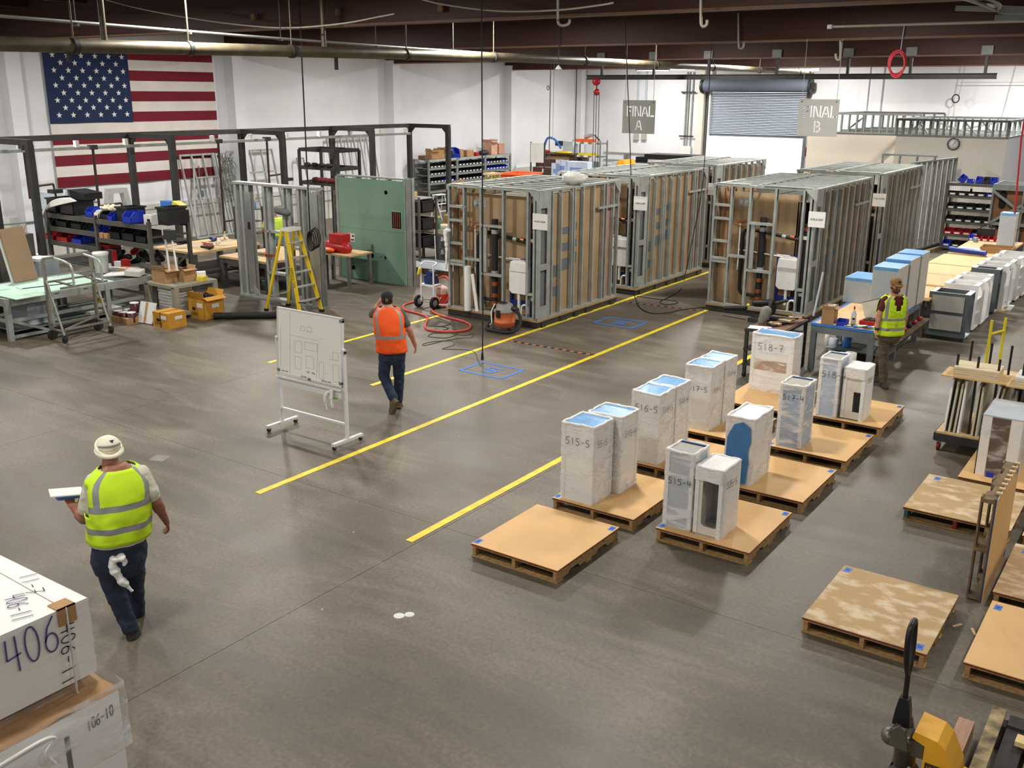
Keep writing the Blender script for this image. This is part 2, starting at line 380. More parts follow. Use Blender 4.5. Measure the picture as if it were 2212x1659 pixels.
for y in (9.2, 13.7): rod('riser', t, pipem, (-13.8, y, 5.05), (-13.8, y, 6.5), .045)
t = thing('electrical_conduit', 'long thin galvanised conduit running above the thick brown pipe', 'conduit')
Pc = [(-14.2, 5.5, 5.4), (-14.2, 7.9, 5.372), (-14.2, 12, 5.31), (-14.2, 16.8, 5.266), (-14.2, 22, 5.25)]
part('conduit', MB().tube(Pc, .024, 8), galv, t); part('conduit', MB().tube([(p[0]+.06, p[1], p[2]) for p in Pc], .018, 8), galv, t)
for y in (7, 9, 11, 13, 15.5, 18): bx('strap', t, pipem, -14.24, -14.1, y-.02, y+.02, 5.22+.017*(18-y)*.5, 5.25+.017*(18-y)*.5); rod('hanger_rod', t, steel_b, (-14.17, y, 5.3), (-14.17, y, 6.5), .01)
# monorail for hoists in front of the last but one beam
t = thing('hoist_rail', 'long black steel hoist rail hung on brackets before the roller door', 'rail', (0, 29.0, 0))
bm = MB().box(-17.3, -5.03, -.06, .06, 4.93, 4.95).box(-17.3, -5.03, -.06, .06, 4.80, 4.82).box(-17.3, -5.03, -.008, .008, 4.82, 4.93)
part('beam_rail', bm, steel_b, t)
for px in (1300, 1412, 1530, 1677, 1830, 1965, 2127):
    x = at(px, 165, y=29.0).x
    bar('post', t, steel_b, (x, 0, 4.94), (x, 0, 5.45), .07, .07); bx('bracket', t, galv_d, x-.14, x+.14, -.1, -.07, 5.4, 5.62)
x = at(1291, 180, y=29).x
t = thing('chain_hoist', 'red chain hoist trolley at the end of the black hoist rail', 'hoist', (x, 29, 4.8))
part('trolley', MB().ball((0, -.09, -.06), (.16, .06, .12)), red, t); part('lower_block', MB().ball((0, -.05, -.38), .11), red, t)
rod('hook_link', t, steel_b, (0, -.05, -.15), (0, -.05, -.3), .02)
for k, dx in enumerate((-.09, 0, .1)): rod('chain', t, steel_b, (dx, -.05, -.4), (dx+.02, -.05, -3.1), .012, 6)
# hanging signs
def sign(name, label, px0, letters, lower, m_):
    y = 21.45; c0 = at(px0[0], px0[1], y=y); wd, hg = .86, .76
    t = thing(name, label, 'sign', (c0.x, y, c0.z-hg))
    strokes = []
    def stroke(a, b, w_): strokes.append((a[0], a[1], b[0], b[1], w_/2))
    S = {'F': [((.1, 0), (.1, .98)), ((.24, .9), (.6, .9)), ((.24, .52), (.5, .52))], 'I': [((.1, 0), (.1, .98))],
         'N': [((.08, 0), (.08, .98)), ((.24, .92), (.52, .06)), ((.68, 0), (.68, .98))],
         'A': [((.02, 0), (.26, .92)), ((.4, .92), (.64, 0)), ((.26, .3), (.4, .3))], 'L': [((.1, 0), (.1, .98)), ((.24, .08), (.62, .08))],
         'B': [((.06, 0), (.06, .98)), ((.2, .93), (.44, .86)), ((.5, .82), (.5, .6)), ((.22, .52), (.44, .52)), ((.54, .44), (.54, .16)), ((.2, .06), (.46, .1))]}
    adv = {'F': .62, 'I': .26, 'N': .84, 'A': .7, 'L': .6}
    x_ = .1; h_ = .24; y_ = .39
    for ch in letters:
        for a, b in S[ch]: stroke((x_+a[0]*h_*.98, y_+a[1]*h_), (x_+b[0]*h_*.98, y_+b[1]*h_), .03)
        x_ += adv[ch]*h_
    for a, b in S[lower]: stroke((.36+a[0]*h_, .08+a[1]*h_), (.36+b[0]*h_, .08+b[1]*h_), .03)
    c_ = .01; nx, nz_ = round(wd/c_), round(hg/c_); b = MB(); b.v = [(i*c_, 0, k*c_) for i in range(nx+1) for k in range(nz_+1)]
    for i in range(nx):
        for k in range(nz_):
            px_, pz_ = (i+.5)*c_, (k+.5)*c_; inside = False
            for ax, az, bx_, bz_, hw in strokes:
                L2_ = (bx_-ax)**2+(bz_-az)**2; u = ((px_-ax)*(bx_-ax)+(pz_-az)*(bz_-az))/L2_
                if 0 <= u <= 1 and abs((px_-ax)*(bz_-az)-(pz_-az)*(bx_-ax))/L2_**.5 < hw: inside = True; break
            if not inside: b.f.append((i*(nz_+1)+k, (i+1)*(nz_+1)+k, (i+1)*(nz_+1)+k+1, i*(nz_+1)+k+1)); b.mi.append(0); b.sm.append(False)
    o = part('plate', b, m_, t); md = o.modifiers.new('thickness', 'SOLIDIFY'); md.thickness = .006
    for q in (.06, wd-.06):
        rod('hanging_wire', t, galv, (q, 0, hg-.03), (q, 0, 5.5-(c0.z-hg)), .006, 6); rod('eyelet', t, steel_b, (q, -.012, hg-.05), (q, .0, hg-.05), .012)
sgm = mat('grey_sign', (124, 124, 118), .6, 0, .04); sgm2 = mat('pale_grey_sign', (172, 172, 166), .6, 0, .04)
sign('hanging_sign', 'grey hanging sign stencilled FINAL A', (1346, 216), 'FINAL', 'A', sgm)
sign('hanging_sign', 'pale grey hanging sign stencilled FINAL B', (1727, 214), 'FINAL', 'B', sgm2)
# office box and parapet framing at the far end
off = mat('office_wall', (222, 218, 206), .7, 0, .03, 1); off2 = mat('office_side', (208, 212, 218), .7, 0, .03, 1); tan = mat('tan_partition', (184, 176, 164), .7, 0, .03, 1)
t = thing('site_office', 'cream walled office box with open steel stud parapet and wall clock', 'office', (0, 0, 0))
bx('front_wall', t, off, -8.38, -5.22, 33.0, 33.15, 0, 3.17); bx('side_wall', t, off2, -5.37, -5.22, 33.15, 42.8, 0, 3.17)
bx('side_wall', t, off, -8.38, -8.23, 33.15, 36.0, 0, 3.17); bx('rear_partition', t, tan, -12.2, -8.23, 36.0, 36.15, 0, 3.1)
def parapet(t, x0, x1, y, z0, z1, n_):
    bar('parapet_rail', t, galv_d, (x0, y, z0), (x1, y, z0), .1, .05); bar('parapet_rail', t, galv_d, (x0, y, z1), (x1, y, z1), .1, .07)
    for i in range(n_+1):
        x = x0+(x1-x0)*i/n_; stud('parapet_stud', t, galv_d, (x, y, z0), (x, y, z1), .09, .05, ref=(1, 0, 0))
parapet(t, -8.38, -5.22, 33.0, 3.19, 3.66, 16); parapet(t, -8.38, -5.22, 37.5, 3.19, 3.66, 12); parapet(t, -11.3, -8.4, 36.0, 3.12, 3.75, 11); parapet(t, -11.3, -8.4, 39.5, 3.1, 3.75, 8)
for i in range(10):
    y = 33.2+i*.9; stud('parapet_stud', t, galv_d, (-5.22, y, 3.19), (-5.22, y, 3.66), .09, .05)
bar('parapet_rail', t, galv_d, (-5.22, 33, 3.66), (-5.22, 42, 3.66), .1, .07); bar('parapet_rail', t, galv_d, (-5.22, 33, 3.19), (-5.22, 42, 3.19), .1, .05)
bar('parapet_rail', t, galv_d, (-8.38, 33, 3.66), (-8.38, 37.5, 3.66), .1, .07); bar('parapet_rail', t, galv_d, (-11.3, 36, 3.75), (-11.3, 40, 3.75), .1, .07)
for i in range(5):
    y = 33.6+i*.9; bar('ceiling_joist', t, galv_d, (-8.3, y, 3.22), (-5.3, y, 3.22), .05, .1); bar('ceiling_joist', t, galv_d, (-11.2, y+3, 3.15), (-8.5, y+3, 3.15), .05, .1)
for x0, x1 in ((-8.1, -7.7), (-7.5, -7.85), (-6.1, -6.5), (-5.6, -6.0), (-10.9, -10.4)): bar('brace', t, galv_d, (x0, 33.3 if x0 > -9 else 36.4, 3.22), (x1, 33.3 if x0 > -9 else 36.4, 3.64), .05, .05)
for a_, b_2 in ((-7.2, -5.8), (-6.6, -7.9)): bar('brace', t, galv_d, (a_, 34.5, 3.25), (b_2, 35.4, 3.6), .06, .05)
c = at(2060, 311, y=32.97)
ck = thing('wall_clock', 'round white wall clock with black rim on the cream office wall', 'clock', (c.x, 32.97, c.z))
part('rim', MB().lathe([(.17, 0), (.18, .0), (.18, .04), (.155, .04), (.155, .01)], 28).mesh('rim', black), None, ck).rotation_euler = (math.pi/2, 0, 0)
part('face', MB().lathe([(.16, 0), (.16, .012), (.001, .013)], 28).mesh('face', paper), None, ck).rotation_euler = (math.pi/2, 0, 0)
for k in range(12):
    a = k*math.pi/6; bar('tick', ck, black, (.115*math.sin(a), -.016, .115*math.cos(a)), (.14*math.sin(a), -.016, .14*math.cos(a)), .01, .006, ref=(0, 1, 0))
bar('hour_hand', ck, black, (0, -.02, 0), (.05, -.02, .06), .012, .004, ref=(0, 1, 0)); bar('minute_hand', ck, black, (-.03, -.022, -.04), (.07, -.022, .1), .008, .004, ref=(0, 1, 0))
# flag
def flag_thing():
    y0, y1, z1 = 15.4, 20.95, 5.5; H = 3.7; sh = H/13; x = XW+.06
    t = thing('flag', 'huge American flag hung flat on the white side wall', 'flag', (x, y0, z1-H))
    redf = mat('flag_red', (112, 20, 36), .9, 0, .08, 2); whf = mat('flag_white', (216, 210, 204), .9, 0, .05, 2); bluef = mat('flag_blue', (26, 42, 78), .9, 0, .1, 2)
    L_ = y1-y0; cw = L_*.46
    for i in range(13):
        z = H-(i+1)*sh; a = cw if i < 7 else 0
        b = MB(); n = 24
        ring = [[(0.015*math.sin((a+(L_-a)*k/n)*3+zz*2), a+(L_-a)*k/n, zz) for zz in (z, z+sh)] for k in range(n+1)]
        b.add([p for r in ring for p in r], [(2*k, 2*k+2, 2*k+3, 2*k+1) for k in range(n)], smooth=True)
        b.add([(p[0]-.004, p[1], p[2]) for r in ring for p in r], [(2*k+1, 2*k+3, 2*k+2, 2*k) for k in range(n)])
        part('stripe', b, redf if i % 2 == 0 else whf, t)
    bx('canton', t, bluef, .0, .022, 0, cw, H-7*sh, H)
    stm = MB(); pts = []
    for k in range(10):
        a = math.pi/2+k*math.pi/5; r = .085 if k % 2 == 0 else .034; pts.append((r*math.cos(a), r*math.sin(a)))
    sme = MB().prism(pts, 0, .006, 'x').mesh('star', mat('flag_star', (226, 226, 220), .9, 0, 0))
    for r in range(9):
        nn = 6 if r % 2 == 0 else 5
        for k in range(nn):
            o = link('star', sme, t); o.location = (.024, cw*((1 if r % 2 == 0 else 2)+2*k)/12.2+.06, H-.12-(7*sh-.24)*(r+.5)/9)
flag_thing()
# floor tapes
def tape(x, y0, y1, label, w=.09):
    o = bx('floor_tape', None, tapey, x-w/2, x+w/2, y0, y1, 0, .004); tag(o, label, 'floor tape', 'yellow floor tapes'); return o
tape(-8.33, 6.9, 19.2, 'long yellow tape line down the aisle, running up to the second row pod')
tape(-10.23, 10.85, 24.4, 'yellow tape line passing under the walking man to the first pod row')
tape(-6.11, 6.95, 16.6, 'yellow tape line beside the numbered wrapped cabinets')
tape(-12.54, 10.82, 15.4, 'short yellow tape line behind the whiteboard', .08)
for (x, ya, yb_, n_, lab) in ((0, 0, 0, 0, ''),): pass
def hazard(p, q, label):
    t = thing('hazard_tape', label, 'floor tape'); p = Vector(p); q = Vector(q); n_ = 22
    for i in range(n_): bar('stripe', t, black if i % 2 else mat('worn_red', (190, 120, 90), .7), p.lerp(q, i/n_), p.lerp(q, (i+1)/n_), .05, .004)
hazard(at(1102, 736, .003), at(1283, 767, .003), 'black and red striped floor tape beside the squared blue tape mark')
hazard(at(1352, 652, .003), at(1520, 672, .003), 'faded striped floor tape before the second pod row')
def bluemark(c, s, label, ch='5'):
    t = thing('blue_tape_mark', label, 'floor mark', (c.x, c.y, 0)); w_ = .05
    for a, b in (((-s, -s*.75), (s, -s*.75)), ((s, -s*.75), (s, s*.75)), ((s, s*.75), (-s, s*.75)), ((-s, s*.75), (-s, -s*.75))): bar('tape_strip', t, tapeb, (*a, .003), (*b, .003), w_, .004)
    for a, b in (((.35, .3), (-.25, .3)), ((-.25, .3), (-.25, 0)), ((-.25, 0), (.25, 0)), ((.25, 0), (.25, -.3)), ((.25, -.3), (-.3, -.3))): bar('tape_strip', t, tapeb, (a[0]*s, a[1]*s, .003), (b[0]*s, b[1]*s, .003), w_, .004)
bluemark(at(1062, 800), .42, 'blue tape box with a squared digit on the floor below the hanging cord')
tm = bluemark(at(1340, 697), .42, 'fainter blue tape box on the floor between the two rows of pods')
# ------------------------------------------------------------------ steel framed bathroom pods
HP = 2.64
gus = galv
def gusset(t, x, y, z, sx, sy, sz, face='y', s=.22):
    """triangular corner plate in the plane of a face"""
    if face == 'y': b = MB().prism([(0, 0), (s*sx, 0), (0, s*sz)] if sx*sz > 0 else [(0, 0), (0, s*sz), (s*sx, 0)], -.003, .003, 'y')
    else: b = MB().prism([(0, 0), (s*sy, 0), (0, s*sz)] if sy*sz > 0 else [(0, 0), (0, s*sz), (s*sy, 0)], -.003, .003, 'x')
    o = part('gusset_plate', b, galv, t); o.location = (x, y, z)
tank_me = None
def pod(label, x0, x1, y0, D, detail=2, panel=kraft, kind=0, skin_mat=None, sign_txt='A.04.A.0204'):
    Wd = x1-x0; t = thing('bathroom_pod', label, 'bathroom pod', (x0, y0, 0), 0, 'steel framed bathroom pods')
    Gm = galv
    # base skid with fork pockets, deck
    for y in (.06, D-.06): bar('skid_beam', t, steel_b, (0, y, .06), (Wd, y, .06), .12, .1)
    for x in (.05, Wd-.05): bar('skid_beam', t, steel_b, (x, 0, .07), (x, D, .07), .1, .1)
    for f_ in (.3, .62): bx('fork_pocket', t, steel_b, -.02, Wd+.02, D*f_-.13, D*f_+.13, .0, .12)
    for f_ in (.06, .45, .93): bx('skid_foot', t, steel_b, Wd-.1, Wd+.03, D*f_-.07, D*f_+.07, .0, .09)
    bx('deck', t, wood, -.01, Wd+.01, -.01, D+.01, .12, .155)
    z0 = .155; z1 = HP
    # floor and top tracks
    for z in (z0+.02, z1-.02):
        bar('track', t, Gm, (0, .045, z), (Wd, .045, z), .09, .04); bar('track', t, Gm, (0, D-.045, z), (Wd, D-.045, z), .09, .04)
        bar('track', t, Gm, (.045, 0, z), (.045, D, z), .09, .04); bar('track', t, Gm, (Wd-.045, 0, z), (Wd-.045, D, z), .09, .04)
    # inner shell walls (backs of the boards) and inner ceiling board
    bx('wall_panel', t, panel, .1, Wd-.45, .26, .275, z0, z1-.16); bx('wall_panel', t, panel, .07, .085, .1, D-.1, z0, z1-.1)
    bx('wall_panel', t, panel, .1, Wd-.1, D-.12, D-.105, z0, z1-.16); bx('ceiling_panel', t, mat('ceiling_membrane', (96, 96, 88), .7), .1, Wd-.1, .36, D-.1, z1-.3, z1-.285)
    bx('inner_floor', t, kraft_d, .1, Wd-.1, .1, D-.1, z0, z0+.02)
    bx('return_panel', t, kraft_d, Wd-.45, Wd-.435, .34, .8, z0, z1-.16)
    # side wall boards: pieces with grey membrane patches
    xs = Wd-.1
    n = 9; gp = mat('grey_membrane', (104, 112, 116), .6, 0, .06, 3)
    ys_ = [.34 + (D-.44)*k/n for k in range(n+1)]
    for k in range(n):
        m_ = panel if k < n-2 else salmon
        bx('side_board', t, m_, xs, xs+.012, ys_[k]+.003, ys_[k+1]-.003, z0, z1-.1)
    for (k, za, zb) in ((0, .9, 1.15), (1, .95, 1.2), (1, .55, .75), (2, 1.05, 1.3), (3, 1.15, 1.38), (2, 1.45, 1.62), (3, 1.5, 1.66), (2, 1.8, 1.95), (3, 1.85, 2.0)):
        bx('membrane_patch', t, gp, xs+.012, xs+.016, ys_[k]+.005, ys_[k+1]-.005, za*.95, zb*.95)
    # side studs
    yy_ = [.4, .5]+[.82+.41*k for k in range(int((D-.85)/.41)+1)]; yy_ += [yy_[3]+.08, yy_[-2]+.12, D-.04]
    for f_ in yy_:
        stud('stud', t, Gm, (Wd-.04, f_, z0+.03), (Wd-.04, f_, z1-.03), .075, .04, ref=(0, 1, 0), open_=1)
    bar('header', t, Gm, (Wd-.03, D*.72, z1-.52), (Wd-.03, D, z1-.52), .05, .05)
    # broad corner panel by the front, with two recessed openings
    bx('corner_panel', t, galv, Wd-.012, Wd-.004, .0, .06, z0, z1); bx('corner_panel', t, galv, Wd-.012, Wd-.004, .3, .38, z0, z1)
    for za, zb in ((z0, .42), (.62+.5, 1.24), (2.3, z1)): bx('corner_panel', t, galv, Wd-.012, Wd-.004, .06, .3, za, zb)
    bx('corner_recess', t, gp, Wd-.05, Wd-.045, .06, .3, z0, z1)
    # front wall frame
    FX = [0.02, .19, .376, .62, .88, .95, .985]
    for f_ in FX:
        x = min(max(Wd*f_, .03), Wd-.025)
        stud('stud', t, Gm, (x, .045, z0+.03), (x, .045, z1-.03), .09, .045, ref=(1, 0, 0), open_=1 if f_ < .9 else -1)
    def rung(fa, fb, fz, h=.05): bar('blocking', t, Gm, (Wd*fa, .04, z0+(z1-z0)*fz), (Wd*fb, .04, z0+(z1-z0)*fz), .08, h)
    if detail > 0:
        for fz in (.83, .72, .535, .39, .365): rung(.02, .19, fz)
        rung(.376, .62, .70); rung(.19, .376, .42); rung(.376, .62, .315); rung(.42, .44, .5, .6) if 0 else None
        bar('stud_short', t, Gm, (Wd*.42, .04, z0+.33*(z1-z0)), (Wd*.42, .04, z0+.7*(z1-z0)), .08, .035)
        rung(.88, .95, .2)
        gusset(t, Wd, -.004, z1, -1, 0, -1, s=.26); gusset(t, 0, -.004, z1, 1, 0, -1, s=.12)
        gusset(t, Wd+.004, 0 if kind else .0, z1, 0, 1, -1, 'x', .2); gusset(t, Wd+.004, D, z1, 0, -1, -1, 'x', .3)
        # plumbing
        for k, x in enumerate((.105, .155)):
            rod('copper_pipe', t, copper, (Wd*x, .12, 1.0 if k == 0 else .98), (Wd*x, .12, 2.56), .014)
        rod('copper_pipe', t, copper, (Wd*.22, .14, 1.82), (Wd*.40, .14, 1.80), .014); rod('copper_pipe', t, copper, (Wd*.22, .14, 1.92), (Wd*.36, .16, 1.92), .014)
        tubep('waste_pipe', t, rubber, smooth_path([(Wd*.30, .16, .55), (Wd*.30, .16, 1.5), (Wd*.31, .16, 1.68), (Wd*.36, .16, 1.74), (Wd*.5, .18, 1.72), (Wd*.9, .18, 1.6)], 5), .035, 10)
        for x in (.7, .78, .86): part('coupling', MB().cyl((Wd*x-.04, .18, 1.665-.0*x), (Wd*x+.04, .18, 1.655), .042), copper if x != .7 else galv, t)
        rod('vent_stack', t, rubber, (Wd*.5, .12, z0), (Wd*.5, .12, 2.02), .065, 14)
        for z, m_ in ((1.78, galv), (.97, galv), (.75, copper), (.52, copper), (.36, copper)): part('clamp', MB().cyl((Wd*.5, .12, z-.04), (Wd*.5, .12, z+.04), .072, seg=14), m_, t)
        tubep('waste_pipe', t, rubber, smooth_path([(Wd*.30, .15, .62), (Wd*.31, .15, .48), (Wd*.36, .13, .42), (Wd*.5, .12, .42)], 5), .035, 10)
        rod('white_pipe', t, whitep, (Wd*.27, .15, 1.85), (Wd*.27, .15, .9), .014); rod('white_pipe', t, whitep, (Wd*.27, .17, 1.32), (Wd*.8, .17, 1.24), .016)
        rod('soil_pipe', t, rubber, (Wd*.915, .14, z0), (Wd*.915, .14, 1.95), .06, 14)
        for z, m_ in ((1.85, copper), (1.68, whitep), (.55, whitep)): part('clamp', MB().cyl((Wd*.915, .14, z-.035), (Wd*.915, .14, z+.035), .066, seg=14), m_, t)
        bx('valve_plate', t, galv, Wd*.22, Wd*.36, .25, .258, 2.2, 2.36)
        for x in (.25, .3): part('valve_ring', MB().cyl((Wd*x, .22, 2.29), (Wd*x, .25, 2.29), .05, seg=14), chrome, t)
        bx('outlet_box', t, galv, Wd*.45, Wd*.52, .2, .25, .75, 1.05)
        # toilet carrier: blue frame and white tank
        for x in (.66, .875): bar('carrier_frame', t, mat('carrier_blue', (28, 52, 140), .4, .2, .05), (Wd*x, .2, z0), (Wd*x, .2, 1.28), .05, .06)
        bar('carrier_frame', t, MATS['carrier_blue'], (Wd*.66, .2, 1.26), (Wd*.875, .2, 1.26), .05, .05); bar('carrier_frame', t, MATS['carrier_blue'], (Wd*.66, .2, .42), (Wd*.875, .2, .42), .05, .08)
        global tank_me
        if tank_me is None:
            b = MB(); out = [(.06, 0), (.36, 0), (.42, .06), (.42, .46), (.40, .62), (.30, .66), (.12, .66), (.02, .62), (0, .46), (0, .06)]
            b.prism(out, 0, .1, 'y'); b.prism([(.02, .44), (.4, .44), (.38, .61), (.04, .61)], -.02, 0, 'y'); tank_me = b.mesh('tank', whitep)
        o = link('tank', tank_me, t); o.location = (Wd*.675, .06, .62); o.scale = (Wd*.2/.42, 1, 1)
        rod('flush_pipe', t, whitep, (Wd*.77, .1, .3), (Wd*.77, .1, .63), .03, 12)
        tubep('flush_bend', t, whitep, smooth_path([(Wd*.80, .08, .2), (Wd*.81, .08, .38), (Wd*.86, .08, .4), (Wd*.87, .08, .25)], 4), .022)
        tubep('inlet_pipe', t, whitep, [(Wd*.66, .1, 1.3), (Wd*.78, .1, 1.3), (Wd*.78, .08, 1.16)], .012)
    else:
        rung(.19, .88, .97)
        rod('soil_pipe', t, rubber, (Wd*.915, .14, z0), (Wd*.915, .14, 1.95), .06, 14)
        for z, m_ in ((1.85, copper), (1.68, whitep), (.55, whitep)): part('clamp', MB().cyl((Wd*.915, .14, z-.035), (Wd*.915, .14, z+.035), .066, seg=14), m_, t)
        gusset(t, Wd+.004, D, z1, 0, -1, -1, 'x', .3)
    # left side and rear studs
    for k in range(7): stud('stud', t, Gm, (.045, D*(k+.5)/7, z0+.03), (.045, D*(k+.5)/7, z1-.03), .09, .04, ref=(0, 1, 0))
    for k in range(4): stud('stud', t, Gm, (Wd*(k+.6)/4, D-.045, z0+.03), (Wd*(k+.6)/4, D-.045, z1-.03), .09, .04, ref=(1, 0, 0))
    # roof joists: flat channels, with a long batten
    n = max(8, int(D/.34))
    for k in range(n): stud('roof_joist', t, Gm, (.02, .12+(D-.2)*k/(n-1), z1-.015), (Wd-.02, .12+(D-.2)*k/(n-1), z1-.015), .07, .03, ref=(0, 0, 1), open_=-1)
    bar('roof_batten', t, Gm, (Wd*.45, 0, z1+.012), (Wd*.45, D, z1+.012), .05, .02)
    for x, y, l in ((.03, .08, .32), (.5, .05, .45)): bar('roof_plate', t, Gm, (Wd*x, y, z1+.012), (Wd*(x+l), y+.0, z1+.012), .12, .01)
    # paper notice
    sg = bx('paper_notice', t, paper, Wd-.13, Wd+.2, -.02, -.015, z1-.72, z1-.42) if detail else bx('paper_notice', t, paper, Wd-.2, Wd+.1, -.02, -.015, z1-.75, z1-.45)
    font_text('notice_text', t, sign_txt, ink, frame_M((Wd+.035-(0 if detail else .085), -.022, z1-.57), (1, 0, 0), (0, 0, 1)), .05)
    return t
P1 = pod('nearest steel framed pod, with vacuum cleaner and white towel at its open plumbing wall', -12.47, -10.26, 15.58, 3.12, 2, sign_txt='A.04.A.0204')
P2 = pod('second pod of the same row, just behind the one with the vacuum cleaner', -12.43, -10.28, 19.62, 3.55, 1, sign_txt='A.04.A.0207')
P3 = pod('rearmost pod of its row, its side open to the bright roller door', -12.45, -10.45, 24.1, 3.4, 0, panel=kraft_d, sign_txt='A.04.A.0210')
P4 = pod('steel framed pod with grey hand tools lying at its plumbing wall by the workbench', -8.36, -6.2, 19.15, 3.72, 2, sign_txt='A.05.A.0207', kind=1)
P5 = pod('pod behind the one with the hand tools, mostly its ribbed side showing', -8.34, -6.26, 24.0, 3.8, 0, sign_txt='A.05.A.0208')
# crumpled plastic on the first pod roof
b = MB().ball((0, 0, 0), (.26, .2, .13), seg=16)
b.v = [tuple(Vector(v)*(1+.35*noise.noise(Vector(v)*9))) for v in b.v]
plasticw = mat('crumpled_plastic', (216, 216, 208), .3, 0, .06, 20, .4)
o = part('crumpled_film', b, plasticw); o.location = at(1240, 388, 2.74); o.location.z = 2.76; tag(o, 'crumpled pale plastic lying on the roof of the nearest pod', 'plastic')
# open stud wall panel standing past the pods
t = thing('stud_wall_panel', 'tall bare stud wall panel standing between the last pod and the black bin shelves', 'wall frame', (-6.83, 29.0, 0))
u = Vector((.45, 3.2, 0)); n = 8
for z in (.14, 2.6): bar('track', t, galv_d, (0, 0, z), (u.x, u.y, z), .1, .05)
for k in range(n+1): stud('stud', t, galv_d, (u.x*k/n, u.y*k/n, .14), (u.x*k/n, u.y*k/n, 2.6), .1, .045, ref=(0, 1, 0))
bar('skid', t, steel_b, (-.05, -.1, .06), (u.x, u.y, .06), .14, .12); bar('skid', t, wood_d, (.2, -.3, .05), (u.x+.2, u.y, .05), .12, .1)
for dx in (.0, .25): bx('cross_panel', t, white, -.55, -.12, .05+dx*0, .07, .9, 2.1) if dx == 0 else None
t = thing('door_frame_panel', 'low stud frame with gusset corners before the cream office wall', 'wall frame', (-8.05, 30.5, 0))
for x in (0, .48, .96, 1.44): stud('stud', t, galv_d, (x, 0, 0), (x, 0, 2.72), .09, .045, ref=(1, 0, 0))
for z in (.03, 2.72): bar('track', t, galv_d, (0, 0, z), (1.5, 0, z), .09, .05)
gusset(t, 0, -.03, 2.7, 1, 0, -1)
c = at(1788, 560) 
t = thing('trash_can', 'black bin with white bag by the tall stud wall panel', 'bin', (-7.15, 28.4, 0))
part('body', MB().lathe([(.18, 0), (.24, .7), (.26, .72)], 18), black, t); part('liner', MB().lathe([(.265, .66), (.27, .73), (.25, .74)], 18), whitep, t)
t = thing('lidded_bucket', 'white bucket with green lid at the foot of the tall stud wall panel', 'bucket', (-6.95, 27.75, 0))
part('body', MB().lathe([(.13, 0), (.16, .34)], 18), whitep, t); part('lid', MB().lathe([(.165, .34), (.165, .37), (.01, .375)], 18), mat('green_lid', (40, 140, 90), .5), t)
# ------------------------------------------------------------------ pallets with hardboard tops
sm_ = MB().prism([(0, .015), (.22, .015), (.24, .05), (.40, .05), (.42, .015), (.75, .015), (.77, .05), (.93, .05), (.95, .015), (1.17, .015), (1.17, .105), (0, .105)], -.019, .019, 'x')
STR = {}
def stringer(m_):
    if m_.name not in STR: STR[m_.name] = sm_.mesh('stringer', m_)
    return STR[m_.name]
def pallet(label, x, y, L_=1.17, Wd=1.0, top=sheetm, w_=wood, tapes=(), rz=0, group='board topped pallets on the floor', sheet=True, wl=None, tape_txt=None, loc=None, core=None):
    t = thing('pallet', label, 'pallet', loc or (x, y, 0), rz, group)
    for k, sx in enumerate((.03, Wd/2, Wd-.03)):
        m_ = (wl[k] if wl else w_)
        o = link('stringer', stringer(m_), t); o.location = (sx, 0, 0); o.scale = (1, L_/1.17, 1)
    for k, yy in enumerate((.05, L_*.5, L_-.05)): bx('bottom_board', t, w_, 0, Wd, yy-.05, yy+.05, .0, .015)
    for k in range(6):
        yy = .045+(L_-.09)*k/5; bx('deck_board', t, w_, 0, Wd, yy-.043, yy+.043, .105, .12)
    if sheet:
        bx('top_sheet', t, top, -.005, Wd+.005, -.005, L_+.005, .1335, .14); bx('sheet_core', t, core or sheet_e, -.003, Wd+.003, -.003, L_+.003, .12, .1335)
        for k, (tx, ty) in enumerate(tapes):
            bx('tape_label', t, tapeb, tx, tx+.06, ty, ty+.1, .14, .1412, rot=(0, 0, .12*(k-.5)))
            if top is not sheetm or True: writing('tape_writing', t, '5'+str(k+1), (tx+.045, ty+.03, .142), (0, 1, 0), (-1, 0, 0), .03, inkblue, .003)
    return t
XA, XB = -5.36, -4.08
pallet('empty clean board topped pallet ahead of the cabinet marked 515-5', XA-.03, 7.06, tapes=((.0, .02), (.93, 1.05)))
pallet('pallet under the wrapped cabinets marked 515-5 and 515-6', XA, 8.49, tapes=((0, .02),))
pallet('pallet under the wrapped cabinets marked 516-5', XA, 9.98, tapes=((.93, 1.05),))
pallet('pallet under the wrapped cabinets marked 517-5', XA, 11.42, tapes=((.93, 1.05),))
pallet('pallet under the wide wrapped cabinet marked 518-7', XA+.03, 12.93, L_=1.3, tapes=((.93, 1.05),))
pallet('pallet under the wrapped cabinet 515-4 and the cabinet with rounded opening', XB, 8.455, tapes=((0.0, .02), (.93, 1.05)))
pallet('pallet under the wrapped cabinet with the blue film oval', XB, 9.97, tapes=((.93, 1.05),))
pallet('pallet under the single wrapped cabinet marked 517-4', XB, 11.5, tapes=((0, .02), (.93, 1.05)))
pallet('pallet under the wrapped cabinet 518-4 and the cabinet with square cutout', XB, 13.03, L_=1.2, tapes=((.93, 1.05),))
wg = mat('teal_painted_wood', (52, 108, 98), .8, 0, .2, 9); wr = mat('red_painted_wood', (132, 44, 36), .8, 0, .2, 9)
pallet('dusty plaster smeared pallet beyond the pallet jack handle', -2.24, 7.56, top=dusty, tapes=((.02, 1.04), (.9, .03)))
pallet('dusty pallet with one teal stringer end, beside the upright pallet', -2.15, 10.49, top=dusty, tapes=((.08, 1.02),), wl=(wg, wr, wood), L_=1.17, Wd=1.05)
pallet('clean board topped pallet beside the dark wood pallet', -.97, 7.62, tapes=((.03, 1.03),), L_=1.19)
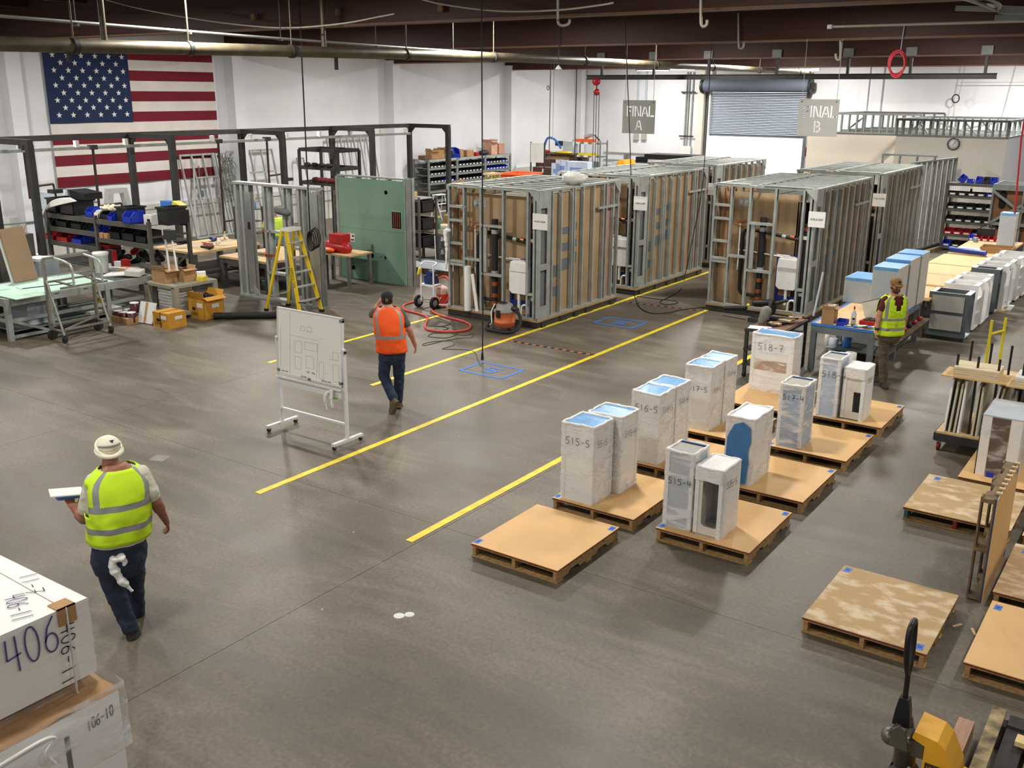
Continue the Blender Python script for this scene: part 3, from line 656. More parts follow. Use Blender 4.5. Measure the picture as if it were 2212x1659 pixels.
pallet('dusty pallet with red sheet edge at the foot of the upright pallet', -1.0, 9.0, top=dusty, tapes=((.08, 1.0),), L_=1.2)
pallet('low pallet under the open carcass wrapped in grey film', -1.86, 11.78, L_=1.3, Wd=.95)
pallet('pale pallet beyond the upright pallet, beside the film wrapped carcass', -.86, 11.75, L_=1.3, Wd=.95)
pallet('clean pallet partly hidden behind the upright pallet', -.98, 10.45, L_=1.17)
# pallet standing on its long edge, board facing away
t = pallet('pallet standing upright on its long edge, board facing the side', 0, 0, L_=1.13, Wd=1.0, w_=wood_d, tapes=((.03, 1.0), (.9, 1.0)), rz=0, loc=(-1.215, 9.0, 1.0), core=mat('blue_edge', (44, 66, 104), .7))
t.rotation_euler = (0, math.radians(90), 0)
for k in range(8): bar('edge_block', t, ply, (-.01, .12+k*.13, .125), (-.01, .17+k*.13, .125), .02, .05)
# ------------------------------------------------------------------ wrapped cabinets
def film_material(name, dens, tint=(250, 250, 250)):
    m = bpy.data.materials.new(name); m.use_nodes = True; nt = m.node_tree; N = nt.nodes; L = nt.links
    b = N['Principled BSDF']; b.inputs['Base Color'].default_value = (*lin(tint), 1); b.inputs['Roughness'].default_value = .3; b.inputs['Specular IOR Level'].default_value = .7
    g = N.new('ShaderNodeNewGeometry'); mp = N.new('ShaderNodeMapping'); mp.inputs['Rotation'].default_value = (.5, .45, .3); mp.inputs['Scale'].default_value = (1.6, 1.6, 6)
    L.new(g.outputs['Position'], mp.inputs[0]); n = N.new('ShaderNodeTexNoise'); n.inputs['Scale'].default_value = 1.6; n.inputs['Detail'].default_value = 4; n.inputs['Distortion'].default_value = .8; L.new(mp.outputs[0], n.inputs[0])
    r = N.new('ShaderNodeMapRange'); r.inputs[1].default_value = .5; r.inputs[2].default_value = .66; r.inputs[3].default_value = dens*.4; r.inputs[4].default_value = min(1, dens*1.9); L.new(n.outputs['Fac'], r.inputs[0]); L.new(r.outputs[0], b.inputs['Alpha'])
    bp = N.new('ShaderNodeBump'); bp.inputs['Strength'].default_value = .3; bp.inputs['Distance'].default_value = .006; L.new(n.outputs['Fac'], bp.inputs['Height']); L.new(bp.outputs[0], b.inputs['Normal'])
    return m
filmm = film_material('stretch_film', .42); film2 = film_material('clear_stretch_film', .22)
foam = mat('white_foam', (236, 236, 234), .5, 0, .04, 30, .5)
def wavy_shell(x0, x1, y0, y1, z0, z1, n=14, amp=.004, seed=0, top=False):
    """four sided film skirt with wrinkles"""
    b = MB(); nz_ = 18; per = []
    for a, c in (((x0, y0), (x1, y0)), ((x1, y0), (x1, y1)), ((x1, y1), (x0, y1)), ((x0, y1), (x0, y0))):
        for k in range(n): per.append((Vector((a[0]+(c[0]-a[0])*k/n, a[1]+(c[1]-a[1])*k/n, 0)), Vector((c[1]-a[1], a[0]-c[0], 0)).normalized()))
    rings = []
    for j in range(nz_+1):
        z = z0+(z1-z0)*j/nz_; ring = []
        for p, nn in per:
            q = Vector((p.x*4, p.y*4, z*5+seed*3.7)); d = amp*.7*(1+1.2*noise.noise(q*2)+.5*noise.noise(q*5))
            ring.append((p.x+nn.x*d, p.y+nn.y*d, z + (.012*noise.noise(q*3) if j == 0 else 0)))
        rings.append(ring)
    return b.loft(rings, 0, caps=top)
def rim(x0, x1, y0, y1, z, r, seed):
    b = MB(); pts = []
    for a, c in (((x0, y0), (x1, y0)), ((x1, y0), (x1, y1)), ((x1, y1), (x0, y1)), ((x0, y1), (x0, y0))):
        for k in range(8): pts.append(Vector((a[0]+(c[0]-a[0])*k/8, a[1]+(c[1]-a[1])*k/8, z)))
    pts.append(pts[0]); pts = [p+Vector((noise.noise(p*9+Vector((seed, 0, 0)))*.012, noise.noise(p*9+Vector((0, seed, 0)))*.012, noise.noise(p*11+Vector((0, 0, seed)))*.012)) for p in pts]; pts[-1] = pts[0]
    return b.tube(pts, [r*(1+.5*noise.noise(p*15+Vector((seed, 1, 2)))) for p in pts], 7)
def wrapped(label, x0, x1, y0, y1, h, txt=None, side_txt=None, top='blue', front=None, face=cab_w, seed=0, fm=None, rimr=.016, tsz=.1, tpos=.74):
    t = thing('wrapped_cabinet', label, 'cabinet', (x0, y0, .14), 0, 'plastic wrapped white cabinets on pallets'); w_ = x1-x0; d = y1-y0
    e = .012
    if front in ('niche', 'square'):
        wh = mat('niche_face', (222, 218, 208), .5, 0, .03)
        bx('side_panel', t, wh, e, e+.016, e, d-e, 0, h-e); bx('side_panel', t, wh, w_-e-.016, w_-e, e, d-e, 0, h-e); bx('back_panel', t, cab_g, e, w_-e, d-.03, d-e, 0, h-e)
        bx('top_panel', t, cab_w, e, w_-e, e, d-e, h-.03, h-e); bx('bottom_panel', t, wh, e, w_-e, e, d-e, 0, .02)
        cu = bpy.data.curves.new('front', 'CURVE'); cu.dimensions = '2D'; cu.fill_mode = 'BOTH'; cu.extrude = .006
        def poly(pts):
            s_ = cu.splines.new('POLY'); s_.points.add(len(pts)-1); s_.use_cyclic_u = True
            for q, (a, b_) in zip(s_.points, pts): q.co = (a, b_, 0, 1)
        poly([(e, 0), (w_-e, 0), (w_-e, h-e), (e, h-e)])
        if front == 'niche':
            a0, a1, c0, c1, rr = .27*w_, .9*w_, .14*h, .86*h, .05
            poly([p for cx_, cy_, s0 in ((a1-rr, c1-rr, 0), (a0+rr, c1-rr, 90), (a0+rr, c0+rr, 180), (a1-rr, c0+rr, 270)) for p in arc(cx_, cy_, rr, rr, s0, s0+90, 4)])
            part('handle', MB().tube([(.5*w_, .06, .24*h), (.72*w_, .05, .22*h)], .012), steel_b, t)
        else: poly([(.52*w_, .16*h), (.95*w_, .16*h), (.95*w_, .55*h), (.52*w_, .55*h)]); 
        o = to_mesh('front_panel', cu, wh, t); o.rotation_euler = (math.pi/2, 0, 0); o.location = (0, e+.006, 0)
    else:
        bx('carcass', t, face, e, w_-e, e, d-e, 0, h-e)
    for (a, c) in ((e, e), (w_-e, e), (w_-e, d-e)):
        bx('edge_protector', t, foam, a-(.008 if a < .1 else .035), a+(.035 if a < .1 else .006), c-(.008 if c < .1 else .035), c+(.035 if c < .1 else .006), .02, h-.01)
    if front not in ('niche', 'square'):
        m_ = {'blue': film_b, 'grey': cab_g, 'white': foam}[top]
        bx('top_sheet', t, m_, .03, w_-.03, .03, d-.03, h-e, h-.006)
        if top == 'grey': bx('inner_lip', t, black, .03, w_-.03, d-.06, d-.045, h-.012, h+.004); bx('blue_strip', t, film_b, .03, w_-.03, d-.045, d-.02, h-.012, h+.008)
    else: part('wrap_top', wavy_shell(.0, w_, .0, d, h-.14, h+.002, 8, .006, seed, True), foam, t)
    part('film_rim', rim(.012, w_-.012, .012, d-.012, h-.006, rimr, seed), foam, t)
    if front == 'niche' or front == 'square':
        b = MB().box(w_-.004, w_+.003, .02, d, .01, h-.02); part('film_skirt', wavy_shell(w_-.05, w_, .012, d, .0, h-.01, 6, .004, seed), foam, t)
    else: part('film_wrap', wavy_shell(0, w_, 0, d, .0, h-.002, 14, .0045, seed), fm or filmm, t)
    if front == 'oval':
        pts = [(.02, .02), (.27, .02), (.29, .3), (.27, .45), (.30, .6), (.29, .78), (.2, .85), (.1, .8), (.03, .62)]
        b = MB().prism([(a/.33*w_, c/.9*h) for a, c in pts][::1], -.016, -.012, 'y'); part('blue_film_patch', b, mat('blue_film_deep', (62, 124, 186), .4, 0, .08, 16), t)
    if txt: writing('marker_writing', t, txt, (w_*.16, -.016, h*tpos), (1, 0, .03), (0, 0, 1), tsz*.8, ink, .006)
    if side_txt: writing('marker_writing', t, side_txt, (w_+.016, d*.12, h*tpos), (0, 1, -.1), (0, 0, 1), tsz*.7, ink, .005)
    return t
wrapped('wrapped white cabinet with blue top, marked 515-5 on its front', -5.29, -4.885, 8.53, 8.96, .88, '515-5', '55-5', seed=1, tsz=.1)
wrapped('wrapped cabinet with blue top behind the one marked 515-5', -5.24, -4.80, 8.98, 9.38, .89, None, '515-6', seed=2)
wrapped('wrapped cabinet with blue top marked 516-5 on its front', -5.25, -4.87, 10.03, 10.45, .87, '516-5', '516-5', seed=3)
wrapped('wrapped cabinet with blue top behind the one marked 516-5', -5.25, -4.865, 10.46, 10.86, .87, None, '516-6', seed=4)
wrapped('wrapped cabinet with blue top marked 517-5 on its front', -5.255, -4.88, 11.52, 11.93, .87, '517-5', '517-5', seed=5, tsz=.09, tpos=.6)
wrapped('wrapped cabinet with blue top behind the one marked 517-5', -5.25, -4.87, 11.94, 12.34, .87, None, '517-6', seed=6)
t = wrapped('wide wrapped cabinet with blue top, marked 518-7', -5.22, -4.57, 13.72, 14.08, .87, '518-7', None, seed=7, tsz=.13, tpos=.72)
bx('cardboard_band', t, card, .06, .55, .009, .0115, .32, .48)
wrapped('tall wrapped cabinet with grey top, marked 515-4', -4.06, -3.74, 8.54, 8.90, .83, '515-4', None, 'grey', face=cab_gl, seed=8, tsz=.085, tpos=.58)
wrapped('white cabinet with tall rounded opening in its front', -3.72, -3.42, 8.53, 8.96, .73, None, '535-5', 'white', 'niche', seed=9, rimr=.018)
wrapped('wrapped cabinet with deep blue film patch on its front', -4.05, -3.71, 10.05, 10.62, .79, None, None, 'white', 'oval', seed=10)
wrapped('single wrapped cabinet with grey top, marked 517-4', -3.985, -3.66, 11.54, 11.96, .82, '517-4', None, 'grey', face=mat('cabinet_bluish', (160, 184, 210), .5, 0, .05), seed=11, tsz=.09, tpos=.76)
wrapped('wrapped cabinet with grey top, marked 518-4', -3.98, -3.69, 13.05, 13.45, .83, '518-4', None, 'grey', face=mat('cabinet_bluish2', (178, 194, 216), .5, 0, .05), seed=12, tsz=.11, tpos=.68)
wrapped('white cabinet with square cutout in its front', -3.66, -3.36, 13.1, 13.5, .73, None, '518-5', 'white', 'square', seed=13)
# ------------------------------------------------------------------ bins, boxes and other small goods
BIN = {}
def bin_mesh(m_, kind='open'):
    k = (m_.name, kind)
    if k not in BIN:
        b = MB(); t_ = .05
        fh = .55 if kind == 'open' else 1
        b.box(-.5, .5, -.5, .5, 0, t_)
        b.prism([(-.5, 0), (.5, 0), (.5, 1), (-.2, 1), (-.5, fh)] if kind == 'open' else [(-.5, 0), (.5, 0), (.5, 1), (-.5, 1)], -.5, -.5+t_, 'x')
        b.prism([(-.5, 0), (.5, 0), (.5, 1), (-.2, 1), (-.5, fh)] if kind == 'open' else [(-.5, 0), (.5, 0), (.5, 1), (-.5, 1)], .5-t_, .5, 'x')
        b.box(-.5, .5, .5-t_, .5, 0, 1).box(-.5, .5, -.5, -.5+t_, 0, fh)
        if kind == 'tote': b.box(-.56, .56, -.56, -.5, .9, 1).box(-.56, .56, .5, .56, .9, 1).box(-.56, -.5, -.5, .5, .9, 1).box(.5, .56, -.5, .5, .9, 1)
        BIN[k] = b.mesh('bin', m_)
    return BIN[k]
def bin_(label, m_, x, y, z, w_, d, h, rz=0, kind='open', card_=True, group=None, name='parts_bin', fill=None):
    t = thing(name, label, 'bin', (x, y, z), rz, group)
    o = link('tray', bin_mesh(m_, kind), t); o.scale = (w_, d, h)
    if card_: bx('label_card', t, paper, -w_*.3, w_*.3, -d*.5-.004, -d*.5-.001, h*.12, h*.38)
    if fill: bx('contents', t, fill, -w_*.42, w_*.42, -d*.4, d*.42, h*.1, h*.6)
    return t
def carton(label, x, y, z, w_, d, h, m_=card, rz=0, open_=False, group=None, tape_=True):
    t = thing('carton', label, 'box', (x, y, z), rz, group)
    if open_:
        th = .006
        bx('side', t, m_, -w_/2, w_/2, -d/2, -d/2+th, 0, h); bx('side', t, m_, -w_/2, w_/2, d/2-th, d/2, 0, h); bx('side', t, m_, -w_/2, -w_/2+th, -d/2, d/2, 0, h); bx('side', t, m_, w_/2-th, w_/2, -d/2, d/2, 0, h); bx('bottom', t, m_, -w_/2, w_/2, -d/2, d/2, 0, th)
        for s_, ax in ((-1, 0), (1, 0), (-1, 1), (1, 1)):
            a = 50 if (s_+ax) % 2 else 25
            if ax == 0: bar('flap', t, m_, (-w_/2*.98, s_*d/2, h), (w_/2*.98, s_*d/2, h), .004, .004) ; bx('flap', t, m_, -w_/2, w_/2, s_*d/2-.003, s_*d/2+.003, h-.0, h+d*.32, rot=(-s_*math.radians(a*.4), 0, 0))
            else: bx('flap', t, m_, s_*(w_/2+w_*.1)-w_*.14, s_*(w_/2+w_*.1)+w_*.14, -d/2, d/2, h+.02, h+.026, rot=(0, s_*math.radians(20), 0))
    else:
        bx('body', t, m_, -w_/2, w_/2, -d/2, d/2, 0, h)
        if tape_: bx('tape', t, mat('brown_tape', (150, 118, 76), .4, 0, 0), -w_/2-.001, w_/2+.001, -.025, .025, h, h+.001)
    return t
def bottle(label, x, y, z, h=.26, body=None, capc=None, name='spray_bottle'):
    t = thing(name, label, 'bottle', (x, y, z), random.uniform(-1, 1))
    part('body', MB().lathe([(.03, 0), (.042, .01), (.042, h*.55), (.014, h*.75), (.014, h*.82)], 14), body or mat('clear_bottle', (214, 218, 220), .2, 0, .02), t)
    part('sprayer', MB().box(-.012, .012, -.02, .02, h*.82, h).box(-.01, .01, -.06, -.02, h*.9, h*.98), capc or red, t); bx('print', t, ink, -.02, .02, -.044, -.042, h*.25, h*.35)
    return t
# ------------------------------------------------------------------ steel workbench with cabinets
ZB = .8
t = thing('workbench', 'grey steel workbench with blue taped edge beside the man in the yellow vest', 'workbench', (-5.02, 15.8, 0)); BW, BD = 1.02, 3.05
bx('bench_top', t, ply, 0, BW, 0, BD, ZB-.03, ZB-.002)
for a in ((0, BW, -.004, 0), ): bx('edge_tape', t, tapeb, -.002, BW+.002, -.004, .03, ZB-.04, ZB+.001)
bx('edge_tape', t, tapeb, BW-.03, BW+.004, 0, BD, ZB-.04, ZB+.001); bx('edge_tape', t, tapeb, -.004, .04, 0, BD, ZB-.04, ZB+.001)
bench_m = mat('bench_paint', (116, 124, 126), .5, .2, .12, 4)
bx('apron', t, bench_m, 0, BW, .01, .04, ZB-.16, ZB-.04); bx('apron', t, bench_m, BW-.04, BW-.01, 0, BD, ZB-.14, ZB-.04)
for x in (.04, BW-.05):
    for y in (.05, 1.5, BD-.05): bar('leg', t, bench_m, (x, y, 0), (x, y, ZB-.04), .09, .07)
bx('lower_shelf', t, bench_m, .0, BW, .9, BD, .18, .2); bx('side_shelf', t, wood_d, BW, BW+.22, .5, BD-.2, .5, .52)
for y in (.7, 1.6, 2.6): bar('shelf_bracket', t, bench_m, (BW, y, .2), (BW+.2, y, .5), .04, .05)
def plain_cabinet(label, x, y, z, w_, d, h, gp_=None, hasdoor=True):
    t = thing('cabinet', label, 'cabinet', (x, y, z), 0, gp_)
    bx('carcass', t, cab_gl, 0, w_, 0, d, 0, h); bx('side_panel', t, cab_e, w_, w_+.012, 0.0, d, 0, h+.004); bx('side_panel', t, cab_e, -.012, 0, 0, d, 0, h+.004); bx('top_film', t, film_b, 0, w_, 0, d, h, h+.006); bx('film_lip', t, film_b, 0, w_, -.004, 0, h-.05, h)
    return t
plain_cabinet('small blue topped cabinet lying low on the steel workbench', -5.13, 17.85, ZB, .55, .75, .44)
plain_cabinet('tall blue topped cabinet, nearest of three on the steel workbench', -4.42, 16.95, ZB, .40, .62, .83, 'tall cabinets on the workbench')
plain_cabinet('tall blue topped cabinet in the middle of three on the workbench', -4.40, 17.62, ZB+.0, .40, .66, .88, 'tall cabinets on the workbench')
plain_cabinet('tall blue topped cabinet, rearmost of three on the workbench', -4.38, 18.3, ZB, .40, .55, .9, 'tall cabinets on the workbench')
# things on the bench
carton('open cardboard box of plastic bags on the near corner of the workbench', -4.78, 15.95, ZB, .2, .2, .24, open_=True)
b = MB()
for k in range(9): b.ball((random.uniform(-.06, .06), random.uniform(-.05, .05), .22+random.uniform(0, .08)), (.035, .03, .07), Euler((random.random(), random.random(), 0)).to_matrix(), 6)
o = part('plastic_bags', b, plasticw); o.location = (-4.78, 15.95, ZB); tag(o, 'bunch of clear plastic bags sticking out of the box on the workbench', 'bags')
bin_('blue parts bin beside the open cardboard box on the workbench', blue, -4.55, 15.92, ZB, .16, .14, .1, card_=False)
bottle('clear spray bottle with red trigger on the workbench by the cardboard box', -4.44, 16.12, ZB, .3)
t = thing('tool_case', 'open red tool case with raised clear lid on the workbench', 'case', (-4.12, 16.3, ZB), -.1)
bx('tray', t, red, -.22, .2, -.16, .16, 0, .06); o = bx('lid', t, plasticw, -.3, .1, .17, .19, .05, .36, rot=(0, -.35, 0)); bx('lid_frame', t, black, -.3, .1, .19, .2, .04, .37, rot=(0, -.35, 0))
for k in range(4): bx('tool', t, black, -.18+k*.09, -.12+k*.09, -.1, .12, .06, .075)
t = thing('tool_litter', 'loose screws, rags and papers along the front edge of the workbench', 'tools', (-4.5, 15.95, ZB))
for k in range(12): bx('paper_scrap' if k % 2 else 'hand_tool', t, [paper, black, tapeb, plasticw][k % 4], -.2+k*.055, -.13+k*.055, -.1+.03*(k % 3), -.02+.04*(k % 3), .0+.002*k, .015+.002*k, rot=(0, 0, random.uniform(-.8, .8)))
t = thing('red_clamps', 'red clamps lying on the side shelf of the workbench', 'tools', (-3.9, 17.3, .52))
for k in range(5): part('clamp', MB().ball((0, -.35+k*.35, .04), (.05, .09, .04), seg=8), red if k != 2 else rubber, t)
# rolls standing under the bench
def roll(label, x, y, z, r, h, m_, axis='z'):
    t = thing('film_roll', label, 'roll', (x, y, z))
    b = MB().lathe([(r*.35, 0), (r, 0), (r, h), (r*.35, h)], 20); part('film', b, m_, t); part('core', MB().lathe([(r*.36, .01), (r*.36, h+.004), (r*.28, h+.004), (r*.28, .01)], 14), card, t)
    return t
p = at(1790, 775, .25); roll('blue film roll standing under the workbench', -4.72, 16.9, 0.0, .07, .5, tapeb)
roll('short grey film roll standing beside the blue roll under the workbench', -4.98, 17.0, 0, .08, .3, cab_gl)
roll('white film roll standing in front of the workbench leg', -4.22, 15.4, 0, .085, .5, whitep)
roll('thin white roll leaning under the workbench by the tool cart', -5.15, 17.2, 0, .05, .42, whitep)
# black tool cart
t = thing('tool_cart', 'black steel tool cart with open shelves, left end against the workbench'.replace(', left end', ', pushed'), 'cart', (-5.75, 14.75, 0), 0)
bx('tray_top', t, steel_b, 0, .62, 0, 1.25, .76, .8); bx('tray_board', t, wood_r, .03, .59, .03, 1.2, .8, .81)
for x in (.03, .59):
    for y in (.04, 1.2): bar('leg', t, steel_b, (x, y, .06), (x, y, .77), .05, .05); part('caster', MB().cyl((x-.02, y, .05), (x+.02, y, .05), .05), rubber, t)
for z in (.2, .45): bx('shelf', t, steel_b, 0, .62, 0, 1.22, z, z+.03)
for k, (y, z) in enumerate(((.9, .5), (.9, .23), (.4, .23))): bx('drawer_box', t, cab_gl, .25, .6, y-.2, y+.2, z, z+.14)
t = thing('power_tools', 'dusty grinder, vise and offcuts heaped on the black tool cart', 'tools', (-5.5, 15.2, .81))
part('vise_body', MB().capsule((-.15, 0, .02), (-.1, .05, .2), .06, .09), mat('worn_tool_grey', (128, 126, 118), .6, .2, .2, 12), t)
part('grinder', MB().capsule((-.05, .2, .06), (.18, .35, .05), .05, .035), rubber, t); part('grinder_disc', MB().cyl((-.08, .2, .02), (-.08, .2, .05), .07, seg=16), steel_b, t)
for k in range(9): bx('offcut' if k % 2 else 'hand_tool', t, [steel_b, ply, wood_d][k % 3], -.05+.03*k, .15+.03*k, -.1+.07*k, -.02+.07*k, .01+.008*k, .035+.008*k, rot=(0, 0, random.uniform(-.9, .9)))
bx('document', t, paper, -.22, .12, -.42, -.2, .0, .006, rot=(0, 0, .2)); bx('blue_pouch', t, tapeb, .1, .24, -.42, -.34, .0, .03)
t = thing('push_broom_pole', 'pale pole leaning from the tool cart against the ribbed pod wall', 'pole'); a_ = at(1757, 683, .8); b_2 = at(1778, 588, y=a_.y+.35)
rod('pole', t, cab_gl, a_, b_2, .018)
# power saw at the pod's plumbing wall
t = thing('mitre_saw', 'black mitre saw and yellow marked hoses lying at the second row pod', 'saw', (-6.9, 18.75, 0))
part('blade_guard', MB().cyl((.1, 0, .32), (.16, 0, .32), .17, seg=20), rubber, t); part('motor', MB().capsule((.1, .0, .42), (-.25, .05, .36), .07, .06), black, t); part('handle', MB().capsule((.2, 0, .42), (.42, .0, .5), .04, .03), steel_b, t)
bx('base_plate', t, steel_b, -.3, .35, -.15, .2, .0, .08); part('hose', MB().tube(smooth_path([(-.4, 0, .25), (-.7, .05, .2), (-.9, .1, .16)]), .045, 10), rubber, t); part('yellow_knob', MB().ball((-.35, -.05, .32), .035), tapey, t); rod('post', t, steel_b, (.05, .1, .06), (.1, .08, .4), .03)
# long brown board tables
t = thing('board_table', 'long low timber table carrying brown hardboard sheets along the aisle', 'table', (-4.95, 19.2, 0))
bx('table_top', t, ply, 0, 1.0, 0, 5.85, .72, .75)
for y in (.1, 2, 3.9, 5.7):
    for x in (.08, .9): bar('leg', t, rackm, (x, y, 0), (x, y, .72), .06, .06)
bx('rail', t, rackm, .93, .96, 0, 5.85, .62, .71)
for k, (y0, y1, x0, z, lab) in enumerate(((19.25, 20.5, -4.95, .775, 'nearest brown sheet on the long board table'), (20.65, 21.95, -4.97, .785, 'second brown sheet along the long board table'), (22.0, 23.35, -4.98, .785, 'third brown sheet along the long board table'), (23.4, 25.0, -4.95, .79, 'pale brown sheet at the far end of the long board table'))):
    t = thing('hardboard_sheet', lab, 'board', (x0, y0, z-.03), 0, 'brown sheets on the long table'); bx('sheet', t, sheetm, 0, 1.03, 0, y1-y0, 0, .03, rot=(0, 0, -.01)); bx('sheet_edge', t, wood_r, .0, 1.025, .005, y1-y0-.005, -.01, 0)
t = thing('plywood_table', 'broad plywood table beyond the brown sheets, before the dark shelves', 'table', (-4.9, 25.1, 0))
bx('table_top', t, ply, 0, 1.2, 0, 3.0, .76, .8)
for y in (.1, 1.5, 2.9):
    for x in (.06, 1.14): bar('leg', t, steel_b, (x, y, 0), (x, y, .76), .08, .08)
bx('apron', t, steel_b, 1.17, 1.2, 0, 3, .5, .74)
t = thing('blue_film_roll', 'long dark blue roll lying on the pale brown sheet of the board table', 'roll', (-4.55, 25.15, .87)); rod('film', t, mat('deep_blue', (26, 62, 150), .35, 0, .05), (-.35, .15, 0), (.5, -.1, 0), .06, 14); rod('white_end', t, whitep, (-.1, .16, .05), (.35, .02, .05), .03)
t = thing('wooden_crate', 'shallow open cardboard tray behind the dark blue roll on the table', 'tray', (-3.95, 25.9, .8), .05)
for a in ((-.35, .35, -.3, -.28), (-.35, .35, .28, .3), (-.35, -.33, -.3, .3), (.33, .35, -.3, .3)): bx('side', t, card, *a, 0, .14)
bx('bottom', t, card, -.35, .35, -.3, .3, 0, .01); bx('label_card', t, paper, .1, .28, -.304, -.301, .02, .1)
t = plain_cabinet('lone upright narrow cabinet with blue ends on the plywood table', -4.12, 26.8, .8, .34, .36, .84); bx('foot_film', t, film_b, -.02, .36, -.02, .36, 0, .04)
for k in range(4): bin_('red parts bin in the row on the plywood table, %s from the blue bin' % ORD[k], red, -4.72+.16*k, 27.85, .8, .15, .2, .12)
bin_('blue parts bin at the end of the red bins on the plywood table', blue, -4.88, 27.8, .8, .12, .2, .14)
t = thing('tool_bag', 'black tool bag behind the red bins on the plywood table', 'bag', (-4.6, 28.02, .8)); bx('body', t, black, -.2, .2, -.08, .1, 0, .3); part('strap', MB().tube(smooth_path([(-.15, 0, .3), (0, 0, .42), (.15, 0, .3)]), .015), black, t)
t = thing('paint_tin', 'small grey tin standing before the red bins on the plywood table', 'tin', (-4.72, 27.45, .8)); part('can', MB().lathe([(.06, 0), (.06, .12), (.055, .12)], 14), galv_d, t)
t = thing('paper_sheets', 'curled white papers behind the red bins', 'paper', (-4.1, 27.98, 1.0)); bx('sheet', t, paper, -.18, .22, 0, .01, 0, .1, rot=(.5, .2, 0)); bx('support_block', t, black, -.2, .2, .02, .12, -.2, 0)
# row of carcasses standing by the board table
def carcass(label, x, y, w_, d, h, side=cab_w, openside='top', shelves=0, z=.04, lean=0):
    """open cabinet: w_ across the aisle (x), d along it (y)"""
    t = thing('open_carcass', label, 'cabinet', (x, y, z), lean, 'white cabinet carcasses beside the board table'); e = .018
    bx('panel', t, side, 0, w_, 0, e, 0, h); bx('panel', t, side, 0, w_, d-e, d, 0, h); bx('panel', t, side, 0, e, e, d-e, 0, h)
    bx('top_rail', t, cab_w, 0, .09, e, d-e, h-.02, h); bx('top_rail', t, cab_w, w_-.09, w_, e, d-e, h-.02, h); bx('bottom', t, cab_w, 0, w_, e, d-e, 0, e)
    bx('panel_edge', t, white, 0, w_, -.001, e+.001, h-.0, h+.002); bx('panel_edge', t, white, 0, w_, d-e-.001, d+.001, h, h+.002)
    for k in range(shelves): bx('shelf', t, cab_w, e, w_, e, d-e, h*(k+1)/(shelves+1), h*(k+1)/(shelves+1)+.016)
    for yy in (.05, d-.05): bar('foot', t, steel_b, (.05, yy, -z), (.05, yy, 0), .04, .04); bar('foot', t, steel_b, (w_-.05, yy, -z), (w_-.05, yy, 0), .04, .04)
    return t
gd = mat('slate_panel', (88, 96, 100), .5, 0, .05, 5)
t = carcass('large grey framed carcass with two recessed panels, nearest in the row', -3.98, 19.3, .70, .5, .82, gd, z=.08)
for z0_, z1_ in ((.12, .40), (.47, .76)): bx('inset_panel', t, cab_g, .06, .62, -.012, -.001, z0_, z1_)
carcass('white shelved carcass directly behind the grey framed one', -3.95, 20.35, .62, .5, .86, cab_w, shelves=2)
carcass('white carcass with a divider, second behind the grey framed one', -3.93, 20.95, .62, .5, .86, cab_w, shelves=0)
carcass('narrow white carcass with screw heads along its edge', -3.9, 21.55, .58, .3, .88, cab_w)
carcass('slate sided carcass midway along the row', -3.85, 22.35, .55, .32, .9, gd)
t = carcass('deep white carcass with a slotted side, beyond the slate sided one', -3.82, 22.75, .6, .5, .92, cab_w); bx('slot', t, black, .601, .604, .3, .4, .1, .12); bx('slot', t, black, .601, .604, .3, .4, .8, .82)
carcass('white carcass standing two places before the row ends', -3.8, 23.35, .6, .5, .93, cab_w)
carcass('white shelved carcass next to the last of the row', -3.75, 24.0, .6, .5, .93, cab_w, shelves=3)
carcass('last white carcass of the row, by the plywood table', -3.72, 24.65, .6, .5, .93, cab_w, shelves=2)
for k, (x, y) in enumerate(((-3.28, 22.9), (-3.2, 23.15))):
    t = thing('board_offcut', ['pale board lying at the foot of the slotted white carcass', 'second pale board under the slotted white carcass'][k], 'board', (x, y, .0)); bx('board', t, ply if k == 0 else white, -.1, .12, -.3, .3, 0, .04)
# dark bin shelves by the office
def bin_shelf(label, x, y, w_, d, levels, legs, m_=rackm, rz=0, nm='steel_shelving'):
    t = thing(nm, label, 'shelving', (x, y, 0), rz)
    for a in (0, w_):
        for b_ in (0, d): bar('upright', t, m_, (a, b_, 0), (a, b_, legs), .05, .05)
    for z in levels: bx('shelf', t, m_, 0, w_, 0, d, z-.02, z); bx('shelf_lip', t, m_, 0, w_, -.02, 0, z-.07, z)
    return t
SX, SY = -6.72, 33.9 - 2.6
SY = 31.2; SX = -6.3
t = bin_shelf('dark steel shelving packed with black bins before the office', SX, SY, 1.3, .5, (.12, .48, .85, 1.22, 1.6, 1.95), 1.95)
for i, z in enumerate((.12, .48, .85, 1.22, 1.6)):
    for k in range(5):
        cm = black if (i*7+k*3) % 5 or i in (2, 3) else (red if i == 1 else blue)
        if i == 1 and k in (0, 2, 4): cm = red
        bin_('%s bin on %s shelf of the dark office shelving, %s from the stud panel' % ('red' if cm is red else 'blue' if cm is blue else 'black', ORD[i], ORD[k]), cm, SX+.14+k*.255, SY+.2, z, .23, .36, .16 if i < 4 else .18, group='bins on the dark shelving by the office')
for k, (dx, m_, rot) in enumerate(((.28, blue, .6), (.55, blue, 0), (.78, blue, .1), (1.0, black, 0), (1.18, blue, 0))):
    o = bin_('%s bin standing %s on top of the dark office shelving' % ('black' if m_ is black else 'blue', ORD[k]), m_, SX+dx, SY+.2, 1.95+(.04 if rot > .5 else 0), .18, .22, .2 if k != 1 else .12, card_=False); o.rotation_euler = (0, rot, 0)
